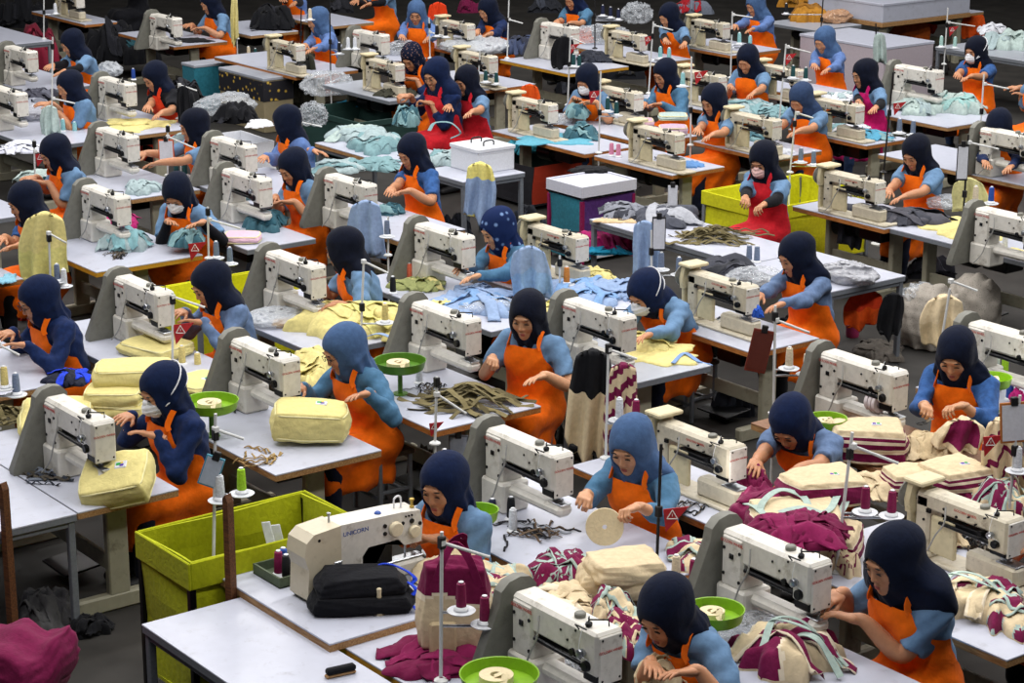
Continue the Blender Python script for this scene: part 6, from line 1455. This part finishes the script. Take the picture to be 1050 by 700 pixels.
# teal table
for bb, h, c, lab in (((340, 122, 395, 150), .10, [PTEAL, MINT], 'pale teal cloth at the back of the teal heap'), ((360, 128, 412, 162), .12, [TEAL, PTEAL], 'teal cloth in the middle of the teal heap'), ((322, 160, 372, 180), .06, [PTEAL, TEAL], 'pale teal cloth in front of the teal heap'),
                      ((368, 158, 408, 178), .06, [TEAL], 'teal strips at the right front of the teal heap'), ((438, 148, 472, 174), .07, [PTEAL, TEAL], 'teal strips below the red aprons'), ((310, 176, 345, 196), .06, ['d0d3dc', PTEAL], 'pale cloth under the worker turned away in the upper left')): ragb(bb, h, c, lab, folds=6)
ragb((405, 108, 430, 132), .16, [TEAL, DTEAL], 'teal cloth piece held by the navy sleeved red apron worker', z=.78)
loops((457, 140), [(440, 134, .16), (446, 126, .22), (462, 126, .22), (472, 136, .12), (462, 142, .06)], 'curved teal strap in the hands of the red apron worker', col=TEAL)
# upper middle
hang((450, 2), 22, 40, ['d03a14', 'c02f10'], 'red orange cloth hung on a stand at the top', zt=1.2)
filmb((400, 38, 424, 60), .15, 'clear bag in the slate scarf worker hands at the top')
filmb((455, 30, 520, 62), .16, 'heap of clear plastic right of the red orange cloth', alpha=.45)
ragb((388, 86, 424, 102), .06, ['3a3a30', '24241e'], 'dark olive cloth under the floral scarf worker')
ragb((518, 28, 556, 62), .14, ['39435e', '2a2e3c'], 'slate grey apron cloth left of the aged machine at top')
hang((578, 37), 24, 32, [BLK], 'black cloth hanging at the aged machine head', zt=1.1)
ragb((594, 50, 624, 66), .09, ['2f323c'], 'charcoal pouch right of the black hanging cloth')
filmb((596, 18, 634, 52), .22, 'clear plastic heap below the navy cones'); filmb((638, 0, 668, 28), .26, 'clear plastic heap left of the topmost navy scarf worker')
hang((542, 86), 22, 32, ['d9541a'], 'orange apron hanging off the table left of the lowered mask worker', zt=.72)
filmb((566, 114, 586, 130), .08, 'clear film left of the teal pouch')
ragb((580, 124, 610, 146), .11, [DTEAL, TEAL], 'teal pouch on the table below the lowered mask worker')
ragb((582, 104, 604, 124), .10, [TEAL, DTEAL], 'teal pouch in the lowered mask worker hands', z=.78)
ragb((532, 132, 604, 152), .02, ['5b9fb4', TEAL], 'flat teal cloth along the table below the lowered mask worker', square=.5)
lunch_bag((656, 128), .30, .26, .06, 'folded pink cloth behind the two pink cones', rz=CAMRZ, seed=71, badge=False, body=PINK); lunch_bag((690, 137), .30, .26, .08, 'folded mauve cloth under the mint one', rz=CAMRZ, seed=72, badge=False, body='b79fb0'); lunch_bag((690, 122), .30, .26, .05, 'folded mint cloth on the mauve one', rz=CAMRZ, seed=73, badge=False, body=MINT, z=.785)
for px, c, lab in (((627, 160), 'pink', 'pink thread cone before the slim machine, left'), ((634, 161), 'pink', 'pink thread cone before the slim machine, right'), ((529, 128), 'maroon', 'maroon thread cone before the lowered mask worker')): cone(at(px[0], px[1], .70), c, lab)
for bb, h, c, lab in (((744, 96, 790, 120), .07, [PTEAL, TEAL], 'pale teal cloth below the dark violet scarf worker'), ((780, 104, 808, 124), .06, [TEAL], 'teal cloth left of the dusky scarf worker'), ((748, 128, 784, 148), .04, [TEAL, DTEAL], 'teal flat pieces under the dusky scarf worker table'), ((785, 148, 812, 160), .03, ['c9ccd4', TEAL], 'pale piece before the red apron worker with pink mask'),
                      ((848, 122, 890, 142), .04, [TEAL, 'c9ccd4'], 'teal flat piece left of the magenta apron'), ((872, 130, 912, 146), .04, ['4f93b0', TEAL], 'blue teal flat piece below the magenta apron'), ((846, 92, 880, 106), .04, ['cfd2da', PTEAL], 'pale cloth below the folded arms worker'),
                      ((700, 162, 720, 174), .02, ['5a84b8'], 'blue piece under the needle behind the covered white bin')): ragb(bb, h, c, lab, folds=5)
# upper right
ragb((922, 96, 965, 122), .10, [MINT, PTEAL], 'tangled mint cloth, left part, on the upper right table', folds=7); ragb((955, 88, 1006, 122), .14, [MINT, '8fb5b2'], 'tangled mint cloth, right part, held by the masked worker', folds=8)
straps((960, 112), .28, 16, .4, .03, [MINT, '8fb5b2'], 'mint strips over the tangled mint cloth', h=.14)
ragb((1008, 26, 1054, 56), .16, [MINT, PTEAL], 'mint cloth heap on the far right table', folds=7); ragb((1004, 22, 1030, 38), .10, ['c6c9d0'], 'pale cloth beside the far mint heap')
c0 = at(862, 42, .6); c1 = at(906, 62, .6); c2 = at(926, 50, .6)
solidbox('white_box', (c0[0], c1[1]), (c1[0], c2[1]), .0, .76, mat('box_pinkwhite', 'b4aab2', .5), 'white box table with pinkish side at the upper right', extra=M_TOPW)
c0 = at(838, 4, .8); c1 = at(905, 18, .8); c2 = at(958, 6, .8)
r = solidbox('counter', (c0[0]+.1, c1[1]), (c1[0], c2[1]+.3), .72, .98, M_TOPW, 'long white counter with wood edge at the top right', cat='counter', extra=M_TOPW)
hx, hy = abs(c1[0]-c0[0]-.1)/2, abs(c2[1]+.3-c1[1])/2
b = MB(); b.box((-hx-.01, -hy-.01, -.06), (hx+.01, hy+.01, -.0), .004); link('wood_edge', b.mesh('wood_edge', M_WOODE), r)
for x in (-1, 1):
    for y in (-1, 1): b = MB(); b.box((x*hx*.85-.04, y*hy*.85-.04, -.72), (x*hx*.85+.04, y*hy*.85+.04, -.06)); link('leg', b.mesh('leg', M_LEG), r)
ragb((812, 2, 846, 26), .20, ['a8762a', '8a5e20'], 'mustard cloth bundle at the top right', folds=4); filmb((846, 6, 870, 28), .16, 'brown plastic bag right of the mustard bundle', c='c49a78', alpha=.7)
hang((952, 0), 24, 36, ['d9401a'], 'red orange apron hanging off the counter at the top right', zt=.8); hang((935, 18), 44, 36, ['9a4a1c', 'b0541c'], 'brown orange cloth hanging below the counter', zt=.66); hang((1000, 12), 26, 26, ['d9541a'], 'orange apron hanging at the far upper right table', zt=.66)
hang((903, 34), 14, 30, [MINT], 'mint cloth hanging on the stand right of the magenta apron', zt=1.15)
hang((836, 30), 14, 24, ['c93a2a'], 'red apron hanging below the mustard bundle', zt=.7)

for px, lab in (((592, 690), 'dark thread scraps at the lowest cream machine'), ((775, 655), 'dark thread scraps at the large worker machine foot'), ((440, 398), 'dark thread scraps left of the khaki strap pile'), ((240, 418), 'dark scraps right of the green bowl at left'), ((905, 410), 'scraps around the tape roll machine'),
                ((700, 520), 'scraps along the orange edged table by the red pennant'), ((600, 345), 'scraps at the machine left of the leaning worker'), ((480, 308), 'olive trimmings left of the batik worker cloth'), ((120, 262), 'threads in front of the pale teal pouch'), ((330, 312), 'trimmings beside the clear plastic of the turned away worker'),
                ((870, 200), 'threads under the slim machine of the black scarf worker'), ((690, 165), 'threads on the table behind the white lid bin'), ((1000, 560), 'threads under the lit slim machine')):
    straps(px, .15, 12, .15, .010, ['1d1d20', '5b5348', '8d9098'], lab, h=.02, name='thread_scraps', cat='scraps')
# dark bundles and odd bits stored on the floor between the rows
for i, (bb, h, c, lab) in enumerate((((455, 222, 482, 246), .25, ['2a2d36', '1c1e24'], 'dark bundle on the floor left of the batik scarf worker'), ((524, 215, 556, 240), .22, ['3a3f4c', '24262c'], 'grey bundle on the floor behind the unattended slim machine'),
        ((655, 150, 690, 178), .25, ['24262c', '3a2f2a'], 'dark bundle under the table with the pink cones'), ((420, 470, 452, 492), .18, ['2a2622', '3d362e'], 'brown dark rag on the floor under the khaki strap table'), ((560, 440, 592, 472), .20, ['26241f', '35322c'], 'dark rag on the floor left of the hanging cream bag'),
        ((205, 470, 235, 495), .2, ['1f1f22', '2c2b2a'], 'dark bundle on the floor right of the masked navy worker'), ((730, 400, 770, 428), .2, ['23262e', '343944'], 'dark bundle under the table left of the two cream cones'), ((640, 395, 668, 420), .2, ['22262f', '2e3440'], 'dark bundle under the grey table of the leaning worker'),
        ((800, 320, 840, 345), .2, ['26262a', '3b3b40'], 'dark bundle under the steel legged table'), ((840, 232, 880, 252), .25, ['2b2f2a', '22262c'], 'dark green bundle under the orange edged charcoal table'), ((930, 262, 975, 286), .2, ['2c2c33', '43434c'], 'grey bundle behind the woven sacks'),
        ((100, 300, 130, 322), .2, ['24252b', '34343a'], 'dark bundle under the yellow edged table'), ((20, 300, 44, 330), .2, ['9a2418', '7a1c14'], 'red cloth hanging in shade under the left table'), ((255, 262, 285, 285), .2, ['25282f', '1c1e22'], 'dark bundle under the pink cloth table'),
        ((330, 190, 362, 205), .2, ['9a3418', '2c2622'], 'rust cloth bundle under the teal cloth table'), ((572, 76, 604, 98), .2, ['23252b', '3a3c44'], 'dark bundle under the yellow edged black cloth table'), ((624, 66, 660, 82), .2, ['23252b', '3c3a36'], 'dark bundle behind the worker with lowered mask'),
        ((880, 64, 915, 92), .2, ['2a2a2e', '3a3a40'], 'dark bundle below the white box table'), ((940, 52, 970, 80), .25, ['2a2320', '1e1c1c'], 'dark brown bundle left of the mint cone stand'), ((985, 40, 1010, 60), .2, ['26282c', '3a3c40'], 'dark bundle below the far orange apron'),
        ((870, 6, 905, 24), .2, ['2a2422', '1d1d20'], 'dark bundle under the counter at the top right'), ((690, 0, 730, 16), .2, ['6d7482', '9a2028'], 'grey and red cloth at the top edge right of clear plastic'), ((800, 0, 830, 8), .2, ['b07a2c', '8a5e20'], 'mustard cloth at the top edge'),
        ((545, 0, 575, 14), .2, ['26282e', '3b3f49'], 'dark bundle at the top edge left of the teal blue scarf worker'), ((470, 0, 490, 14), .2, ['6d1a40', '3a1428'], 'plum cloth at the top edge beside the navy sleeved worker'), ((340, 0, 362, 14), .2, ['24252a', '34353b'], 'dark bundle at the top edge right of the dark pole'))):
    ragb(bb, h, c, lab, z=.0 if bb[1] > 20 else .3, folds=5)
# ------------------------------------------------------------------ thread stands
stand('at the bottom holding two maroon cones', (452, 698), (453, 545), ((453, 556), (502, 571)), ((473, 625, 'maroon'), (497, 639, 'maroon')), clamp=.93)
stand('behind the big lime bin with hanging mirror', (219, 575), (221, 424), ((221, 440), (250, 450)), ((248, 505, 'lime'), (226, 512, 'white')), clamp=.86)
board((222, 468), 20, 34, 'small mirror hanging on the stand behind the lime bin', base=tuple(at(219, 575)), frame='4a90a8', paper='aab4c4', name='mirror', rot=.35)
stand('with red pennant by the yellow bag stack', (177, 373), (177, 300), ((177, 304), (210, 315)), ((187, 374, 'yellow'), (203, 381, 'yellow')), flag=(177, 333, 22), clamp=.9)
stand('before the yellow heap with a black clamp', (370, 347), (373, 266), ((373, 268), (398, 280)), ((395, 330, 'yellow'),), clamp=.4)
stand('beside the khaki straps with red pennant', (446, 455), (448, 386), ((448, 404), (478, 424)), ((456, 482, 'cream'), (470, 490, 'cream')), flag=(440, 434, 15), clamp=.92)
stand('in the middle with the black topped bag', (621, 470), (624, 355), ((624, 358), (653, 368)), ((635, 430, 'white'), (652, 432, 'maroon')), clamp=.98)
stand('between the round disc worker and bent worker', (673, 592), (678, 455), None, ((693, 594, 'cream'), (711, 598, 'maroon')), flag=(680, 522, 26), pole='dark', clamp=.5)
stand('in front of the great maroon heap', (857, 587), (874, 443), ((875, 457), (921, 475)), ((887, 524, 'maroon'), (914, 528, 'maroon')), clamp=.85)
stand('at the right edge holding the clipboard', (1034, 530), (1046, 405), None, ((1043, 482, 'white'),), flag=(1008, 448, 22), clamp=.55)
board((1040, 412), 30, 44, 'clipboard with brown frame at the right edge', base=tuple(at(1034, 530)), frame='a8662c', rot=-.08)
stand('with two cream cones beside the brown board', (793, 424), (795, 313), ((796, 328), (830, 341)), ((809, 377, 'cream'), (827, 383, 'cream')), clamp=.9)
board((784, 338), 22, 46, 'dark brown board hanging under the table corner left of two cream cones', base=tuple(at(788, 424)), frame='6b2a1c', paper='5a2a20', rot=.2)
stand('at the left edge with the hanging yellow piece', (52, 296), (50, 238), ((50, 239), (68, 249)), ((59, 288, 'gray'), (66, 293, 'white')), clamp=.9)
stand('with pennant beside the capped worker', (214, 265), (213, 212), ((215, 225), (246, 234)), ((222, 264, 'gray'), (236, 270, 'gray')), flag=(193, 250, 19), clamp=.9)
stand('by the black scarf worker with pouch', (172, 180), (172, 128), ((172, 140), (200, 152)), ((181, 178, 'green'), (190, 180, 'green')), clamp=.92)
board((170, 143), 16, 22, 'orange framed clipboard before the reaching black scarf worker', base=tuple(at(172, 180)), frame='c4541c')
stand('at the left with pennant over mint cloth', (36, 190), (35, 143), ((36, 155), (68, 163)), ((47, 195, 'green'), (65, 197, 'green')), flag=(36, 158, 14), clamp=.9)
stand('at the far left with mint cloth', (53, 134), (54, 38), ((55, 101), (77, 106)), ((65, 135, 'teal'), (77, 138, 'teal')), clamp=.9)
stand('right of the rust red apron', (183, 122), (183, 86), ((184, 87), (202, 93)), (), clamp=.4)
stand('of the worker turned away upper left', (306, 165), (306, 115), ((307, 125), (330, 130)), ((313, 168, 'green'), (322, 170, 'green')), clamp=.92)
hang((305, 130), 18, 26, ['2a2426'], 'black pouch hanging before the turned away upper left worker', base=tuple(at(306, 165)), thick=.04)
stand('at the top with the red orange cloth', (441, 60), (440, 18), ((441, 33), (460, 38)), ((448, 37, 'black'), (457, 38, 'black')), clamp=.8)
stand('at the top with white cones', (339, 75), (338, -6), None, ((348, 55, 'black'), (357, 50, 'white'), (364, 50, 'white')), pole='dark', clamp=.4)
stand('at the top right of clear plastic', (520, 60), (522, -6), ((522, 20), (536, 24)), (), clamp=.6)
stand('with green cones beside the red aprons', (490, 92), (492, 52), None, ((498, 84, 'green'), (509, 86, 'green')), clamp=.7)
stand('at the top with navy cones', (610, 50), (610, -6), None, ((618, 16, 'navy'), (626, 18, 'navy'), (634, 20, 'navy')), pole='dark', clamp=.6)
stand('left of the long blue sleeves worker', (665, 96), (670, 22), ((671, 26), (690, 31)), ((677, 60, 'teal'), (686, 61, 'teal')), flag=(661, 38, 10), clamp=.8)
stand('of the worker with lowered mask', (614, 157), (616, 73), None, ((623, 114, 'green'), (632, 118, 'green')), flag=(604, 94, 14), clamp=.5)
stand('behind the covered white bin', (708, 149), (709, 58), None, ((700, 88, 'teal'),), flag=(712, 74, 14), clamp=.4)
stand('right of the dark violet scarf worker', (749, 80), (751, 12), ((752, 15), (772, 18)), ((758, 45, 'teal'), (769, 48, 'teal')), clamp=.7)
stand('of the unattended aged machine', (582, 108), (585, 38), ((586, 39), (600, 45)), ((588, 68, 'green'), (594, 69, 'green')), flag=(584, 46, 10), clamp=.6)
stand('left of the slate scarf folded arms worker', (799, 124), (806, 45), ((808, 48), (831, 54)), ((813, 80, 'green'), (826, 82, 'green')), flag=(805, 56, 12), clamp=.6)
stand('in front of the dusky scarf worker', (810, 177), (816, 114), ((818, 116), (834, 121)), ((821, 166, 'gray'), (834, 169, 'gray')), clamp=.8)
stand('right of the magenta apron with mint cloth', (899, 64), (898, 24), None, (), pole='dark', clamp=.4)
stand('before the magenta apron with pennant', (906, 177), (916, 74), None, ((922, 136, 'gray'), (936, 138, 'gray')), flag=(916, 106, 13), pole='dark', clamp=.6)
stand('left of the masked mint cloth worker', (968, 66), (972, 8), ((973, 23), (1000, 27)), ((979, 49, 'mint'), (965, 48, 'mint')), flag=(973, 28, 10), clamp=.7)
stand('at the right before the masked worker', (1004, 152), (1009, 76), ((1010, 86), (1034, 91)), (), clamp=.5)
stand('by the yellow flat pieces at right', (986, 248), (993, 138), ((994, 146), (1024, 153)), ((1000, 207, 'cream'), (1016, 208, 'blue')), pole='dark', clamp=.45)
board((988, 148), 12, 38, 'narrow white clipboard on the stand by the yellow flat pieces', base=tuple(at(986, 248)), frame='2a2a2e')
stand('at the left edge with yellow cone', (-4, 440), (-4, 350), ((-2, 353), (20, 364)), ((5, 397, 'yellow'), (17, 404, 'gray')), clamp=.8)
stand('behind the leaning worker with grey cones', (668, 290), (668, 236), None, ((678, 276, 'gray'), (696, 281, 'gray')), clamp=.6)
board((676, 222), 14, 36, 'dark framed board behind the hanging light blue cloth', base=tuple(at(672, 290)), frame='2a2a2e')
stand('with the mustard cone by yellow cloth', (574, 298), (574, 262), None, ((581, 291, 'orange'),), clamp=.8)
stand('behind the turned away worker with grey cone', (398, 262), (398, 222), None, ((397, 242, 'gray'),), clamp=.6)
stand('of the top slate scarf worker', (308, 60), (309, 8), None, ((318, 20, 'cream'),), pole='dark', clamp=.5)
stand('at the top left with one white cone', (45, 40), (45, -6), None, ((57, 14, 'white'),), clamp=.6)
stand('beside the yellow hanging strip at top', (243, 40), (243, -6), None, ((255, 58, 'cream'), (262, 60, 'green')), clamp=.6)
hang((240, -2), 8, 46, [YEL], 'narrow yellow strip hanging right of the topmost jeans worker', zt=1.3)
stand('beside the mustard bundle', (841, 40), (844, 0), None, ((806, 14, 'black'),), pole='dark', clamp=.5)
stand('before the scissors worker at the woven sacks', (960, 382), (974, 296), ((975, 288), (1002, 298)), (), clamp=.35)
board((690, 190), 10, 22, 'small white mirror at the back of the long table', zt=1.0, frame='b4b6bc', paper='c9ccd4', name='mirror')
board((470, 446), 20, 34, 'grey clipboard hanging under the khaki strap table corner', zt=.62, frame='55585e', paper='8a909c')
# small machine lamps
def led(p, e, c=(1, .96, .88)):
    l = bpy.data.lights.new('machine_lamp', 'POINT'); l.energy = e; l.color = c; l.shadow_soft_size = .02; o = bpy.data.objects.new('machine_lamp', l); COL.objects.link(o); o.location = p
led(at(966, 560, 1.0), 1.2); led(at(742, 492, .95), 1.6); led(at(652, 345, .95), .8); led(at(1040, 380, 1.0), 1.2)
# ------------------------------------------------------------------ build the tables, each long enough for what stands on it
TB = [list(t) for t in TABLES]
BIGT = [t for t in TB if 'bar tacking' in t[7]][0]      # this table stands a little higher than its neighbours
BIGT[0], BIGT[1], BIGT[2] = at(205, 575, HI)[0], at(338, 660, HI)[0], at(338, 660, HI)[1]
tops = [o for o in S.objects if o.parent is None and 'label' in o and abs(o.location.z-.70) < .02]
def need(o):
    x, y = o.location.x, o.location.y
    return (x-.66, x+.03, y-.10, y+.10) if o['category'] == 'sewing machine' and 'bar' not in o.name else (x-.04, x+.04, y-.04, y+.04)
for o in tops:
    if o['category'] in ('thread stand', 'thread cone', 'scraps', 'strap', 'straps'): continue
    f = need(o); best = None
    for t in TB:
        e = (max(0, t[0]-f[0]), max(0, f[1]-t[1]), max(0, t[2]-f[2]), max(0, f[3]-t[3])); c = e[0]+e[1]+2.5*e[2]+1.5*e[3]
        if best is None or c < best[0]: best = (c, t, e)
    c, t, e = best
    n4 = (t[0]-e[0], t[1]+e[1], t[2]-e[2], t[3]+e[3])
    clash = any(q is not t and n4[0] < q[1] and n4[1] > q[0] and n4[2] < q[3] and n4[3] > q[2] for q in TB)
    if c < .75 and e[2] < .16 and e[3] < .30 and not clash and t is not BIGT: t[:4] = n4
for q in TB: table(q[0], q[1], q[2], q[3], q[7], q[4], q[5], q[6], z=HI if q is BIGT else .70)
for o in tops:          # stands that reach past every table go down to the floor
    x, y = o.location.x, o.location.y
    if o['category'] == 'thread stand' and not any(t[0]-.02 <= x <= t[1]+.02 and t[2]-.02 <= y <= t[3]+.02 for t in TB):
        b = MB(); b.tube([(0, 0, -.70), (0, 0, .01)], .0085, 8); b.lathe([(.09, -.70), (.09, -.69), (.014, -.675)], n=16); link('floor_pole', b.mesh('floor_pole', M_POLE, smooth=True), o)
